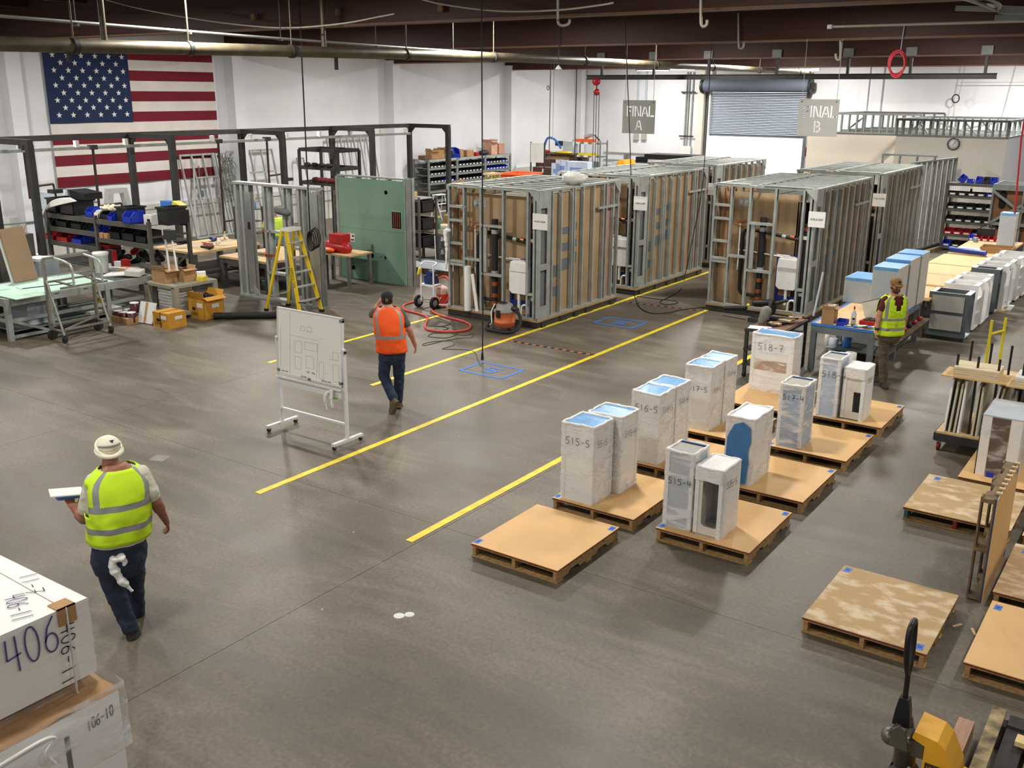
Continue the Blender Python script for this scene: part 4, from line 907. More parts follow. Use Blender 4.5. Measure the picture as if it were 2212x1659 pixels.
for k in (0, 1): 
    t = thing('label_rail', 'white strip of bin labels, %s under the top of the dark shelving' % ORD[k], 'labels', (SX+.05+k*.62, SY-.03, 1.74)); bx('strip', t, paper, 0, .56, 0, .008, 0, .13)
    for j in range(8): bx('divider', t, cab_g, .03+j*.065, .036+j*.065, -.002, 0, .02, .12)
# braced steel crate frame beside it
t = thing('braced_crate', 'grey steel crate with crossed braces over brown oval cut panels', 'crate', (-4.98, 30.6, 0)); CW = 2.2
for x in (0, .78, 1.5, CW): stud('post', t, galv_d, (x, 0, .3), (x, 0, 1.98), .09, .05, ref=(1, 0, 0))
for z in (.32, .95, 1.95): bar('rail', t, galv_d, (0, -.02, z), (CW, -.02, z), .06, .09 if z < 1.9 else .16)
for a, b_ in (((0, 1.85), (.78, 1.3)), ((0, .95), (.78, 1.5)), ((.78, 1.3), (1.5, 1.85)), ((.78, 1.45), (1.5, .95)), ((1.5, 1.85), (CW, 1.2)), ((0, .35), (.78, .9))): bar('brace', t, galv_d, (a[0], -.05, a[1]), (b_[0], -.05, b_[1]), .05, .07)
bx('brown_panel', t, mat('crate_brown', (120, 82, 50), .7, 0, .15, 3), 0, CW, .1, .12, .3, 1.9)
for x, z0_, z1_ in ((.25, 1.35, 1.85), (.25, .8, 1.15), (1.1, 1.3, 1.8), (1.7, .9, 1.5)): part('oval_hole', MB().prism([(a, b_) for a, b_ in arc(x, z1_-.09, .09, .09, 0, 180, 6)+arc(x, z0_+.09, .09, .09, 180, 360, 6)], .085, .098, 'y'), holed, t)
for k in range(6): bar('top_slat', t, galv_d, (.0, .1+k*.25, 2.0), (CW, .1+k*.25, 2.0), .06, .03)
for x in (0, CW): bar('rail', t, galv_d, (x, 0, 2.0), (x, 1.6, 2.0), .05, .05); bar('post', t, galv_d, (x, 1.6, 0), (x, 1.6, 2), .05, .05)
for x in (0, .78, 1.5, CW): bar('leg', t, galv_d, (x, 0, 0), (x, 0, .3), .05, .05)
t = thing('white_boxes', 'white carton hanging on the crate braces behind the upright narrow cabinet', 'box', (-3.72, 30.3, 1.1)); bx('body', t, white, 0, .4, 0, .2, 0, .3)
# door panel trolleys
def trolley(label, x, y, n1, w_=.95, d=1.2, seed=0, top=True, posts=True, topm=None):
    t = thing('panel_trolley', label, 'trolley', (x, y, 0)); rnd = random.Random(seed)
    bx('deck', t, ply, 0, w_, 0, d, .24, .265)
    bar('frame_bar', t, steel_b, (0, .0, .19), (w_, .0, .19), .05, .1); bar('frame_bar', t, steel_b, (0, d, .19), (w_, d, .19), .05, .1); bar('frame_bar', t, steel_b, (0, 0, .19), (0, d, .19), .05, .1); bar('frame_bar', t, steel_b, (w_, 0, .19), (w_, d, .19), .05, .1)
    for a in (.04, w_-.04):
        for b_ in (.06, d-.06): part('caster_wheel', MB().cyl((a-.018, b_, .055), (a+.018, b_, .055), .055, seg=14), mat('red_wheel', (132, 30, 36), .5, 0, .1), t); bx('caster_fork', t, galv, a-.025, a+.025, b_-.02, b_+.02, .08, .145)
    for a in (.12, w_*.5, w_-.12):
        for b_ in (.12, d-.12): rod('post', t, black, (a, b_, .26), (a, b_, 1.28 if top else 1.1), .015, 10)
    if top: bx('upper_shelf', t, mat('particle_shelf', (200, 168, 116), .7, 0, .1, 10), -.03, w_+.03, -.02, d*.42, 1.0, 1.015)
    return t
def panel(label, p, q, th, h, lean, m_, group='cabinet door panels on the trolleys'):
    """upright board standing on edge from p to q (floor line), leaning"""
    t = thing('door_panel', label, 'panel', (p[0], p[1], p[2]), 0, group)
    d = Vector((q[0]-p[0], q[1]-p[1], 0)); n_ = Vector((d.y, -d.x, 0)).normalized()*th; le = Vector((lean, 0, 0))
    b = MB().add([(0, 0, 0), n_, d+n_, d, le+Vector((0, 0, h)), le+n_+Vector((0, 0, h)), le+d+n_+Vector((0, 0, h)), le+d+Vector((0, 0, h))],
        [(0, 3, 2, 1), (4, 5, 6, 7), (0, 1, 5, 4), (1, 2, 6, 5), (2, 3, 7, 6), (3, 0, 4, 7)])
    part('board', b, m_, t); return t
pan = mat('panel_edge_beige', (196, 188, 166), .6, 0, .06, 20)
TX, TY = -2.38, 12.95
trolley('near trolley of upright door panels with stacked boards on its shelf', TX, TY, 4, .72, 1.1, 1)
for k, (dx, le) in enumerate(((.07, .06), (.13, .07), (.19, .06), (.235, .05), (.40, .03), (.45, .02), (.56, .17), (.61, .17))):
    panel('beige edged door panel on the near trolley, %s from its black corner post' % ORD[k], (TX+dx, TY+.04, .27), (TX+dx+.02, TY+.75, .27), .024, .69-.02*(k % 3), le*.5, pan if k % 3 else cab_w)
for k in range(4):
    t = thing('board_blank', '%s board up in the stack on the near trolley shelf' % ORD[k], 'board', (TX+.1, TY+.02, 1.016+k*.03), 0, 'stacked boards on the trolley shelves'); bx('board', t, mat('board_pile', (214, 196, 160), .6, 0, .05), 0, .52+(.0 if k < 3 else -.0), 0, .4, 0, .028, rot=(0, 0, .02*(k % 2)))
TX2, TY2 = -1.62, 12.9
trolley('second trolley of panels with white stacked boards on its shelf', TX2, TY2, 4, .75, 1.1, 2)
for k, dx in enumerate((.03, .1, .16, .24, .31, .38, .55, .62)):
    panel('grey edged door panel on the second trolley, %s from the near trolley' % ORD[k], (TX2+dx, TY2+.04, .27), (TX2+dx+.03, TY2+.75, .27), .024, .68-.015*(k % 4), (.05, -.02, .03, -.03)[k % 4], mat('panel_edge_grey', (150, 142, 122), .6, 0, .08, 20))
for k in range(4):
    t = thing('board_blank', '%s board up in the white stack on the second trolley shelf' % ORD[k], 'board', (TX2+.05, TY2+.0, 1.016+k*.03), 0, 'stacked boards on the trolley shelves'); bx('board', t, MATS['board_pile'] if k < 3 else white, 0, .66, 0, .42, 0, .028)
TX3, TY3 = -1.75, 15.3
trolley('third trolley of leaning panels behind the stacked board shelves', TX3, TY3, 3, .7, 1.1, 3, top=False)
for k, dx in enumerate((.1, .16, .22, .42, .48)):
    panel('tan leaning panel on the third trolley, %s from the yellow cart' % ORD[k], (TX3+dx, TY3+.04, .27), (TX3+dx+.02, TY3+.8, .27), .03, .8, .14 if k < 3 else -.06, ply if k % 2 else white)
t = thing('yellow_cart', 'flatbed cart with tall yellow tube handles among the panel trolleys', 'cart', (-2.42, 16.2, 0))
yt = mat('yellow_tube', (228, 208, 40), .4, 0, .06)
bx('deck', t, ply, 0, .55, -.1, .6, .2, .23)
for a, b_, h_ in ((.02, .0, 1.12), (.16, .32, 1.12)): rod('handle_tube', t, yt, (a, b_, .22), (a, b_, h_), .021, 10)
rod('cross_tube', t, yt, (.02, 0, .9), (.16, .32, .92), .018, 10)
for a in (.06, .5):
    for b_ in (0, .5): part('caster_wheel', MB().cyl((a-.02, b_, .06), (a+.02, b_, .06), .06), rubber, t)
    bar('frame_bar', t, steel_b, (a, -.1, .16), (a, .6, .16), .05, .08)
t = thing('side_table', 'small wooden topped table with a blue edge beside the leaning panels', 'table', (-.95, 14.6, 0))
bx('table_top', t, ply, 0, .9, 0, 1.4, .8, .83); bx('edge_tape', t, tapeb, -.01, .02, 0, 1.4, .79, .834); bx('edge_tape', t, tapeb, 0, .9, -.01, .02, .79, .834)
for a in (.05, .85):
    for b_ in (.05, 1.35): bar('leg', t, steel_b, (a, b_, 0), (a, b_, .8), .06, .06)
# open carcass in grey film on the low pallet
t = thing('film_wrapped_carcass', 'open carcass with brown inside, wrapped in shiny grey film', 'cabinet', (-1.72, 11.98, .14)); w_, d, h = .42, .75, .72
brn = mat('carcass_brown', (150, 108, 62), .6, 0, .1, 5)
bx('side_panel', t, cab_w, 0, .02, 0, d, 0, h); bx('side_panel', t, cab_w, w_-.02, w_, 0, d, 0, h); bx('front_stile', t, cab_w, .02, .1, 0, .02, 0, h); bx('front_stile', t, cab_w, w_-.12, w_-.02, 0, .02, 0, h); bx('back_panel', t, brn, .02, w_-.02, .3, .32, 0, h); bx('inner_panel', t, brn, w_-.13, w_-.12, .02, .3, 0, h); bx('top_panel', t, cab_gl, 0, w_, 0, d, h, h+.015)
part('film_wrap', wavy_shell(-.004, w_+.004, .0, d, .02, h+.02, 10, .006, 21, True), film2, t)
bx('blue_pad', t, blue, .12, .2, -.03, .0, .0, .05); bx('black_edge', t, black, -.012, 0, 0, .02, 0, h)
t = thing('wrapped_block', 'grey film wrapped block with white slats, right of the shiny carcass'.replace('right of', 'next to'), 'cabinet', (-.92, 11.9, .14)); bx('body', t, cab_gl, 0, .5, 0, .5, 0, .6)
for k in range(3): bx('slat', t, white, -.01, .5, -.01, .3, .6+.025*k, .615+.025*k)
part('film_wrap', wavy_shell(-.004, .504, .0, .5, .02, .6, 10, .006, 23), film2, t)
# ------------------------------------------------------------------ pallet jack and dark pallet in the corner
jy = mat('jack_yellow', (226, 168, 44), .45, 0, .12, 5); jg = mat('jack_grey', (104, 102, 92), .35, .5, .12, 8)
J = at(1962, 1660, .05)
t = thing('pallet_jack', 'yellow pallet jack with tall black loop handle beside the dark pallet', 'pallet jack', (-1.03, 6.02, 0), 0)
part('tower', MB().prism([(.13, .02), (.36, .02), (.33, .3), (.25, .46), (.2, .5), (.06, .52), (.05, .47), (.13, .44)], -.13, .13, 'y'), jy, t)
bx('sticker', t, mat('sticker_dark', (50, 46, 40), .5), .145, .25, -.134, -.131, .12, .33)
part('sticker_emblem', MB().prism(arc(.2, .2, .038, .06, 0, 360, 14)[:-1], -.137, -.134, 'y'), mat('sticker_yellow', (236, 176, 40), .5), t); font_text('sticker_text', t, 'ULINE', MATS['sticker_yellow'], frame_M((.198, -.136, .3), (1, 0, 0), (0, 0, 1)), .03)
bx('plate', t, jy, .12, .36, -.25, .25, .02, .14)
part('pump_body', MB().lathe([(.05, .16), (.07, .18), (.07, .3), (.085, .31), (.085, .4), (.05, .42)], 20), jg, t)
part('pump_block', MB().box(-.04, .12, -.07, .07, .3, .41), jg, t); part('pump_cap', MB().ball((-.1, -.02, .36), (.06, .07, .06)), jg, t); part('pump_cap', MB().cyl((-.06, .0, .38), (-.06, 0, .47), .035), jg, t)
for yy in (-.09, .09): part('yoke_arm', MB().prism([(-.09, .34), (.03, .34), (.0, .48), (-.04, .5), (-.08, .46)], yy-.012, yy+.012, 'y'), jg, t)
part('lever', MB().tube(smooth_path([(.04, -.09, .22), (.1, -.1, .18), (.12, -.1, .05)]), .018), jg, t)
hb = Vector((-.045, 0, .46)); ht = Vector((-.06, .02, 1.02))
part('handle_socket', MB().loft([[hb+Vector((x*.055*k, y*.03, dz)) for x, y in ((-1, -1), (1, -1), (1, 1), (-1, 1))] for k, dz in ((1, 0), (.85, .1), (.55, .2))], smooth=False), black, t)
rod('handle_tube', t, black, hb+Vector((0, 0, .18)), (-.05, .01, .84), .017, 12)
lp = [(-.05, .01, .82), (-.05, -.05, .9), (-.055, -.085, 1.0), (-.06, -.085, 1.12), (-.06, -.05, 1.19), (-.06, .05, 1.19), (-.06, .085, 1.12), (-.055, .085, 1.0), (-.05, .05, .9), (-.05, .01, .82)]
part('loop_grip', MB().tube(smooth_path(lp, 5), .018, 12), black, t)
for yy in (-.055, .055): part('steer_wheel', MB().cyl((-.0, yy-.025, .09), (0, yy+.025, .09), .09, seg=22), rubber, t); part('wheel_hub', MB().cyl((0, yy-.028, .09), (0, yy+.028, .09), .04, seg=16), jg, t)
part('wheel_fork', MB().prism([(-.06, .06), (.05, .06), (.06, .17), (-.05, .17)], -.02, .02, 'y'), jg, t)
for yy in (-.2, .2): bx('fork', t, jy, .3, 1.35, yy-.08, yy+.08, .06, .12); part('load_wheel', MB().cyl((1.25, yy-.04, .04), (1.25, yy+.04, .04), .04), rubber, t)
dk = mat('black_stained_wood', (50, 48, 46), .8, 0, .3, 9, .3); pk = mat('pinkish_wood', (176, 140, 116), .8, 0, .12, 7, .2, stretch=(6, 1, 6)); mx_ = mat('blackened_pale_wood', (92, 86, 70), .8, 0, .5, 6, .3, rgb2=(206, 184, 132))
t = thing('dark_pallet', 'blackened timber pallet with a loose pale batten in the corner', 'pallet', (-.88, 5.2, 0))
def plank(x0, x1, y0, y1, z0, z1, m_, nm='deck_board', rz=0): bx(nm, t, m_, x0, x1, y0, y1, z0, z1, rot=(0, 0, rz))
for yy in (.05, .8, 1.6): bx('bearer', t, dk, .25, 1.5, yy, yy+.09, .01, .2)
plank(.22, .31, 0, 1.78, .2, .23, mx_, rz=0.0); plank(.34, .47, 0, 1.66, .17, .2, dk); plank(.5, .6, 0, 1.6, .18, .2, wood_d); plank(.64, .76, 0, 1.6, .18, .2, wood); plank(.8, .92, 0, 1.6, .18, .2, wood_d); plank(.34, 1.4, 1.6, 1.74, .19, .22, dk)
for k in range(4): plank(.95+k*.13, 1.06+k*.13, 0, 1.6, .18, .2, [wood, wood_d][k % 2])
t = thing('loose_batten', 'pale new batten lying across the blackened pallet', 'batten', (-.46, 6.62, .225), -.04); bx('batten', t, mat('new_pine', (226, 198, 140), .7, 0, .08, 9), 0, .8, -.05, .05, 0, .035)
t = thing('timber_bearer', 'pinkish timber beam lying beside the pallet jack fork', 'timber', (-.80, 5.9, 0), 0); bx('timber', t, pk, -.05, .055, -.7, .95, 0, .13)
# ------------------------------------------------------------------ film wrapped stack in the near corner
SXr, SYb = -4.98, 2.83       # far corner of the top carton
t = thing('stack_pallet', 'pallet under the tall film wrapped stack in the near corner', 'pallet', (-6.1, 1.75, 0))
for k in range(3): bx('stringer', t, wood, .03+k*.53, .08+k*.53, 0, 1.1, .02, .12)
for k in range(6): bx('deck_board', t, wood, 0, 1.2, .01+k*.195, .12+k*.195, .12, .14)
def tall_cab(label, x0, x1, y0, y1, m_, txt=None):
    t = thing('wrapped_cabinet', label, 'cabinet', (x0, y0, .14)); w_, d, h = x1-x0, y1-y0, .86
    bx('carcass', t, m_, .01, w_-.01, .01, d-.01, 0, h); bx('edge_gap', t, steel_b, .06, .085, .004, .01, .02, h-.02)
    bx('side_sheet', t, cab_w, w_-.01, w_, 0, d, 0, h); bx('face_frame', t, white, .0, .04, .0, .01, 0, h)
    if txt: writing('marker_writing', t, txt, (w_+.003, d-.22, h-.16), (0, 1, .12), (0, 0, 1), .07, ink, .005, xs=.55); bx('door_gap', t, steel_b, w_-.002, w_+.003, d-.36, d-.33, .02, h-.12); bx('door_gap', t, steel_b, w_-.002, w_+.003, .05, .08, .02, h-.12)
    return t
tall_cab('lower wrapped cabinet of the near stack, marked 106-10', -5.48, -4.80, 1.75, 2.84, cab_gl, '106-10')
t = tall_cab('lower wrapped cabinet of the near stack with a blue film edge', -6.15, -5.5, 1.75, 2.84, cab_w); bx('blue_film', t, tapeb, .5, .62, -.002, .004, 0, .8)
t = thing('cardboard_sheet', 'crumpled cardboard layer under the top carton of the near stack', 'cardboard', (-5.6, 2.5, 1.0))
b = MB(); n = 14; vs = []
for i in range(n+1):
    for j in range(n+1):
        x = -.45+1.25*i/n; y = -.75+1.10*j/n; vs.append((x, y, .012+.02*noise.noise(Vector((x*7, y*7, 1)))))
b.add(vs, [(i*(n+1)+j, (i+1)*(n+1)+j, (i+1)*(n+1)+j+1, i*(n+1)+j+1) for i in range(n) for j in range(n)], smooth=True)
o = part('sheet', b, card, t); md = o.modifiers.new('thick', 'SOLIDIFY'); md.thickness = .012
t = thing('strapped_carton', 'big white carton marked 406-11 strapped on top of the near stack', 'box', (-6.08, 1.72, 1.06))
w_ = 1.09; d = 1.11; h = .49; X_ = w_-.0
bx('body', t, mat('white_carton', (236, 236, 232), .6, 0, .04, 2), 0, w_, 0, d, 0, h)
part('film_wrap', wavy_shell(-.004, w_+.004, -.004, d+.004, -.06, h-.004, 16, .004, 31), film2, t)
L0 = Vector((-6.08, 1.72, 1.06))
def face_pt(px, py): return at(px, py, x=-6.08+w_)-L0+Vector((.012, 0, 0))
writing('marker_writing', t, '406', face_pt(16, 1462), (0, 1, .1), (0, -.05, 1), .22, mat('purple_marker', (84, 76, 132), .6, 0, 0), .010, xs=.66)
writing('marker_writing', t, '406-11', face_pt(128, 1352)+Vector((0, 0, 0)), (0, -.1, -1), (0, 1, 0), .085, ink, .006, xs=1.0)
tp = lambda px, py: at(px, py, 1.553)-L0
writing('marker_writing', t, '406-11', tp(8, 1292)+Vector((0, 0, .003)), (.93, -.36, 0), (.36, .93, 0), .11, inkblue, .006, xs=.68); writing('marker_writing', t, '11-7', tp(40, 1245)+Vector((0, 0, .003)), (.93, -.36, 0), (.36, .93, 0), .10, ink, .005)
strap = mat('white_strap', (232, 232, 228), .4, 0, .02)
a_ = tp(132, 1308); a_.x = w_+.012; yk = a_.y
bar('strap', t, strap, (w_+.01, yk, h+.006), (.1, yk+.03, h+.006), .022, .003); bar('strap', t, strap, (w_+.014, yk, h+.006), (w_+.05, yk-.02, -.12), .003, .022, ref=(1, 0, 0))
part('corner_guard', MB().box(w_-.09, w_+.012, yk-.05, yk+.06, h+.001, h+.008).box(w_+.004, w_+.012, yk-.05, yk+.06, h-.10, h+.008), card, t)
part('corner_guard', MB().box(.0, .1, yk-.02, yk+.09, h+.001, h+.008), card, t)
t = thing('stretch_film', 'clear stretch film wound around the waist of the near stack', 'film', (-5.6, 2.5, .75))
part('film_band', wavy_shell(-.57, .83, -.7, .36, -.12, .32, 22, .012, 40), film_material('shiny_film', .4), t)
b = MB().tube(smooth_path([(.84, -.42, .2), (.86, -.18, .23), (.86, -.1, .2), (.86, -.16, .14), (.86, -.12, .05)]), .012); part('film_knot', b, strap, t)
# ------------------------------------------------------------------ gantry of black steel portals over the left benches
GX0, GX1, GZ = -21.6, -20.0, 3.35
gy = [11.35, 14.8, 18.2, 21.6, 25.1]
t = thing('workstation_gantry', 'long black steel gantry of portal frames standing before the flag wall', 'gantry')
for k, y in enumerate(gy):
    bar('portal_post', t, steel_b, (GX1, y, 0), (GX1, y, GZ-.05), .13, .13); bar('portal_post', t, steel_b, (GX1-1.6, y, 0), (GX1-1.6, y, GZ-.05), .13, .13)
    bar('cross_beam', t, steel_b, (GX0-.06, y, GZ), (GX1+.06, y, GZ), .12, .12)
    for sx, xx in ((-1, GX1), (1, GX0)): part('gusset', MB().prism([(xx, GZ-.05), (xx+sx*.25, GZ-.05), (xx, GZ-.3)] if sx > 0 else [(xx, GZ-.05), (xx, GZ-.3), (xx+sx*.25, GZ-.05)], y-.02, y+.02, 'y'), steel_b, t)
bar('top_beam', t, steel_b, (GX0, 8.5, GZ), (GX0, gy[-1], GZ), .12, .12)
bar('balancer_rail', t, galv, (GX0+.55, 8.5, GZ-.22), (GX0+.55, gy[-1]-.6, GZ-.22), .06, .07)
for k in range(13): bx('rail_clamp', t, whitep, GX0+.5, GX0+.6, 9.3+k*1.25-.04, 9.3+k*1.25+.04, GZ-.2, GZ-.05)
brown_arm = mat('brown_steel', (72, 50, 44), .5, .2, .1)
for k, (px, py0, py1) in enumerate(((51, 318, 430), (200, 318, 470), (471, 305, 500), (576, 300, 400))):
    p = at(px, py0, x=GX0+.55); q = at(px+8, py1, x=GX0+.55)
    t = thing('hanging_positioner', 'brown jointed arm hanging from the gantry rail, %s from the near end' % ORD[k], 'tool arm', (p.x, p.y, 0))
    rod('mast', t, brown_arm, (0, 0, p.z), (0, 0, q.z), .03); bx('trolley', t, steel_b, -.08, .08, -.08, .08, p.z-.05, p.z+.05)
    rod('link_arm', t, brown_arm, (0, 0, q.z+.25), (.2, .45, q.z+.3), .025); rod('link_arm', t, brown_arm, (.2, .45, q.z+.3), (.2, .5, q.z-.2), .022); bx('head', t, steel_b, .1, .3, .35, .6, q.z+.1, q.z+.18)
# ------------------------------------------------------------------ stud frames leaning on the flag wall
def lean_frame(label, y0, y1, h, n, diag=False, w_=.06):
    t = thing('stud_frame', label, 'wall frame', (XW+.16, 0, 0)); bx0 = .55
    for k in range(n): y = y0+(y1-y0)*k/(n-1); stud('stud', t, galv, (bx0, y, 0.02), (.02, y, h), w_, .04, ref=(0, 1, 0))
    for f_ in (.01, .985): bar('track', t, galv, (bx0*(1-f_), y0, h*f_+.01), (bx0*(1-f_), y1, h*f_+.01), .05, .06)
    if diag: bar('brace', t, galv, (bx0*.9, y0, h*.1), (.1, y0+(y1-y0)*.35, h*.9), .05, .05); bar('blocking', t, galv, (.2, y0+(y1-y0)*.3, h*.72), (.2, y1, h*.72), .05, .05)
    return t
lean_frame('open stud frame leaning on the wall beneath the lower corner of the flag', 19.35, 20.6, 2.52, 4, True)
lean_frame('close set pair of stud frames leaning beside the flag', 20.55, 21.1, 2.5, 5)
lean_frame('large stud frame with a diagonal leaning between flag and bare wall', 21.15, 23.0, 2.55, 5, True)
lean_frame('dense stud frame leaning on the bare wall behind the green board', 25.55, 27.9, 2.8, 8)
lean_frame('narrow stud frame leaning behind the black empty rack', 24.1, 24.4, 2.2, 2)
t = thing('wire_tangle', 'tangle of wires and clips hanging on the frames beside the flag', 'wires', (XW+.7, 20.75, 0))
b = MB()
for k in range(14): b.tube(smooth_path([(random.uniform(-.1, .1), random.uniform(-.25, .25), z) for z in (2.4, 2.1, 1.8, 1.5, 1.2)], 4), .012, 6)
part('wires', b, galv_d, t)
# grey storage panels and outlet on the wall
t = thing('outlet_box', 'small electrical outlet box on a conduit under the flag', 'outlet', (XW+.12, 20.05, 1.2)); bx('box', t, galv_d, 0, .08, -.07, .07, 0, .2); rod('conduit', t, galv_d, (.02, 0, .2), (.02, 0, .95), .02)
t = thing('air_line', 'thin grey air line running level along the white side wall', 'pipe', (XW+.46, 0, 1.02)); rod('pipe', t, galv_d, (0, 12, 0), (0, 33, 0), .02)
for k, (px0, px1, py0, py1, lab) in enumerate(((92, 132, 418, 452, 'grey folded duct fitting on the stand behind the large black totes'), (148, 190, 410, 436, 'pale blue grey duct fitting behind the stacked tote lids'), (234, 272, 410, 452, 'bright metal arch duct fitting behind the bin of gloves'))):
    a = at(px0, py1, x=-23.3); b_ = at(px1, py0, x=-23.3); t = thing('duct_fitting', lab, 'duct', (-23.3, a.y, 0)); m_ = [cab_gl, cab_gl, chrome][k]; L_ = b_.y-a.y
    bar('side', t, m_, (0, .0, a.z), (0, .08, b_.z), .2, .14); bar('side', t, m_, (0, L_, a.z), (0, L_-.08, b_.z), .2, .14); bar('crown', t, m_, (0, .02, b_.z), (0, L_-.02, b_.z), .2, .12)
    bx('stand', t, galv_d, -.3, .3, -.1, L_+.1, a.z-.06, a.z-.02)
    for yy in (0, L_): bar('stand_leg', t, galv_d, (0, yy, 0), (0, yy, a.z-.06), .05, .05)
# ------------------------------------------------------------------ dark rack with totes
RX0, RX1, RY = -21.3, -17.6, 12.3
t = thing('tote_rack', 'dark steel rack loaded with black and blue bins below the flag', 'shelving', (RX0, RY, 0)); RW = RX1-RX0; RD = .95
for x in (0, RW*.5, RW):
    for y in (0, RD): bar('upright', t, rackm, (x, y, 0), (x, y, 1.82), .07, .07)
LV = [(0, RW*.5, z) for z in (1.75, 1.46, 1.14)]+[(RW*.5, RW, z) for z in (1.75, 1.36)]
for x0, x1, z in LV:
    bar('shelf_beam', t, rackm, (x0, 0, z-.05), (x1, 0, z-.05), .04, .1); bar('shelf_beam', t, rackm, (x0, RD, z-.05), (x1, RD, z-.05), .04, .1)
    for k in range(9): bar('shelf_slat', t, rackm, (x0, .08+k*.1, z-.01), (x1, .08+k*.1, z-.01), .05, .012)
bar('end_rail', t, rackm, (RW, 0, 1.5), (RW, RD, 1.5), .03, .04); bar('brace', t, rackm, (RW, 0, .5), (RW, RD, 1.1), .03, .04)
bx('back_shelf', t, rackm, 0, RW, .05, RD, .66, .7)
def rx(px): return at(px, 450, y=RY+.3).x
def on_rack(lab, px, z, w_, d, h, m_, kind='open', name='parts_bin', dy=.25, fill=None): return bin_(lab, m_, rx(px), RY+dy, z, w_, d, h, kind=kind, card_=False, name=name, fill=fill, group='bins on the tote rack')
on_rack('large black tote, first of two under the stacked lids on the dark rack', 134, 1.75, .34, .5, .33, black, 'tote', 'tote', .3)
on_rack('large black tote, second of two under the stacked lids on the dark rack', 166, 1.75, .55, .5, .32, black, 'tote', 'tote', .3)
t = thing('tote_cover_stack', 'stack of black tote lids on top of the large black totes', 'lids', (rx(178), RY+.38, 2.09))
for k in range(5): bx('lid', t, black, -.32, .3, -.2, .25, k*.035, k*.035+.025, rot=(0, .02*k, 0))
on_rack('blue bin beside the large black totes on the rack top', 208, 1.75, .26, .3, .2, blue)
on_rack('white bin between the blue bin and the rag bin', 224, 1.75, .16, .3, .16, whitep)
rb = on_rack('black bin heaped with pale gloves on the rack top', 245, 1.75, .36, .35, .18, black)
b = MB()
for k in range(26): b.ball((rx(240)+random.uniform(-.15, .2), RY+.25+random.uniform(-.12, .12), 1.93+random.uniform(0, .09)), (.07, .05, .03), Euler((random.random(), random.random(), random.random()*3)).to_matrix(), 6)
tag(part('gloves', b, mat('glove_cream', (226, 218, 190), .8, 0, .1, 20)), 'heap of pale work gloves in the black bin on the rack top', 'gloves')
on_rack('small blue bin under the gloves on the rack top', 262, 1.75, .16, .3, .16, blue, dy=.15)
on_rack('tall black tote between the gloves and the deep blue bin', 282, 1.75, .36, .45, .3, black, 'tote', 'tote', .3)
on_rack('deep blue bin at the front edge of the rack top', 303, 1.75, .3, .35, .24, blue, dy=.12)
t = carton('white printed box on the rack top beside the curved black bins', rx(337), RY+.2, 1.75, .26, .25, .2, white); bx('print', t, black, -.02, .08, -.127, -.125, .06, .12)
on_rack('curved black bin at the end of the rack top', 356, 1.75, .34, .45, .36, black, 'tote', 'tote', .45)
t = thing('glove_boxes', 'blue and yellow packets piled behind the curved black bin', 'packets', (rx(335), RY+.75, 1.75)); bx('packet', t, tapeb, -.3, .0, -.1, .1, .25, .42); bx('packet', t, tapey, .05, .3, -.08, .1, .25, .4, rot=(0, .3, 0)); bx('base_bin', t, black, -.3, .3, -.15, .15, 0, .25)
for k, (px, m_, w_, h) in enumerate(((125, black, .3, .2), (150, black, .42, .22), (182, black, .36, .2))): on_rack('black bin on the middle shelf of the first rack bay, %s from its outer post' % ORD[k], px, 1.46, w_, .4, h, m_)
for k, (px, m_, w_, h) in enumerate(((215, blue, .2, .2), (232, blue, .24, .16), (262, black, .42, .26), (292, black, .4, .28), (320, black, .34, .24))): on_rack('%s bin, second rack bay, %s along from the middle post' % ('blue' if m_ is blue else 'black', ORD[k]), px, 1.36, w_, .4, h, m_)
for k, px in enumerate((228, 240, 250)): carton('small brown carton on the second bay shelf front, %s from the middle post' % ORD[k], rx(px), RY+.05, 1.36, .13, .12, .1, card, tape_=False)
for k, (px, m_, w_, h) in enumerate(((122, red, .36, .16), (150, red, .4, .17), (182, blue, .34, .18))): on_rack('%s bin on the lowest shelf of the first rack bay, %s from its outer post' % ('blue' if m_ is blue else 'red', ORD[k]), px, 1.14, w_, .45, h, m_)
on_rack('red bin hanging low behind the middle post of the dark rack', 232, 1.12, .4, .3, .12, red); 
t = thing('shelf_prop', 'black stand under the red bin of the dark rack', 'stand', (rx(232), RY+.25, .7)); bx('block', t, steel_b, -.2, .2, -.15, .15, 0, .42)
t = thing('white_tubing', 'bundle of white plastic tubing arched over the outer end of the dark rack', 'tubing')
for k in range(7):
    a = at(150+k*3, 428-k, y=RY+.6)
    pts = [at(152+2*k, 428+k, y=12.22), at(120, 432+2*k, y=12.2), at(99-k, 450+k, y=12.18), at(86+1.5*k, 490, y=12.16), at(82+2*k, 540, y=12.16), at(84+2*k, 600, y=12.16)]
    tubep('tube', t, whitep, smooth_path(pts, 6), .016, 7)
t = thing('crutch_poles', 'two white poles with a dark block standing before the rack end', 'poles', (0, 0, 0))
for px0, px1 in ((357, 366), (371, 383)): a = at(px0, 515, y=12.05); rod('pole', t, whitep, a, at(px1, 585, y=12.05), .02)
a = at(366, 512, y=12.05); bx('block', t, steel_b, a.x-.12, a.x+.12, 12.0, 12.12, a.z-.05, a.z+.14)
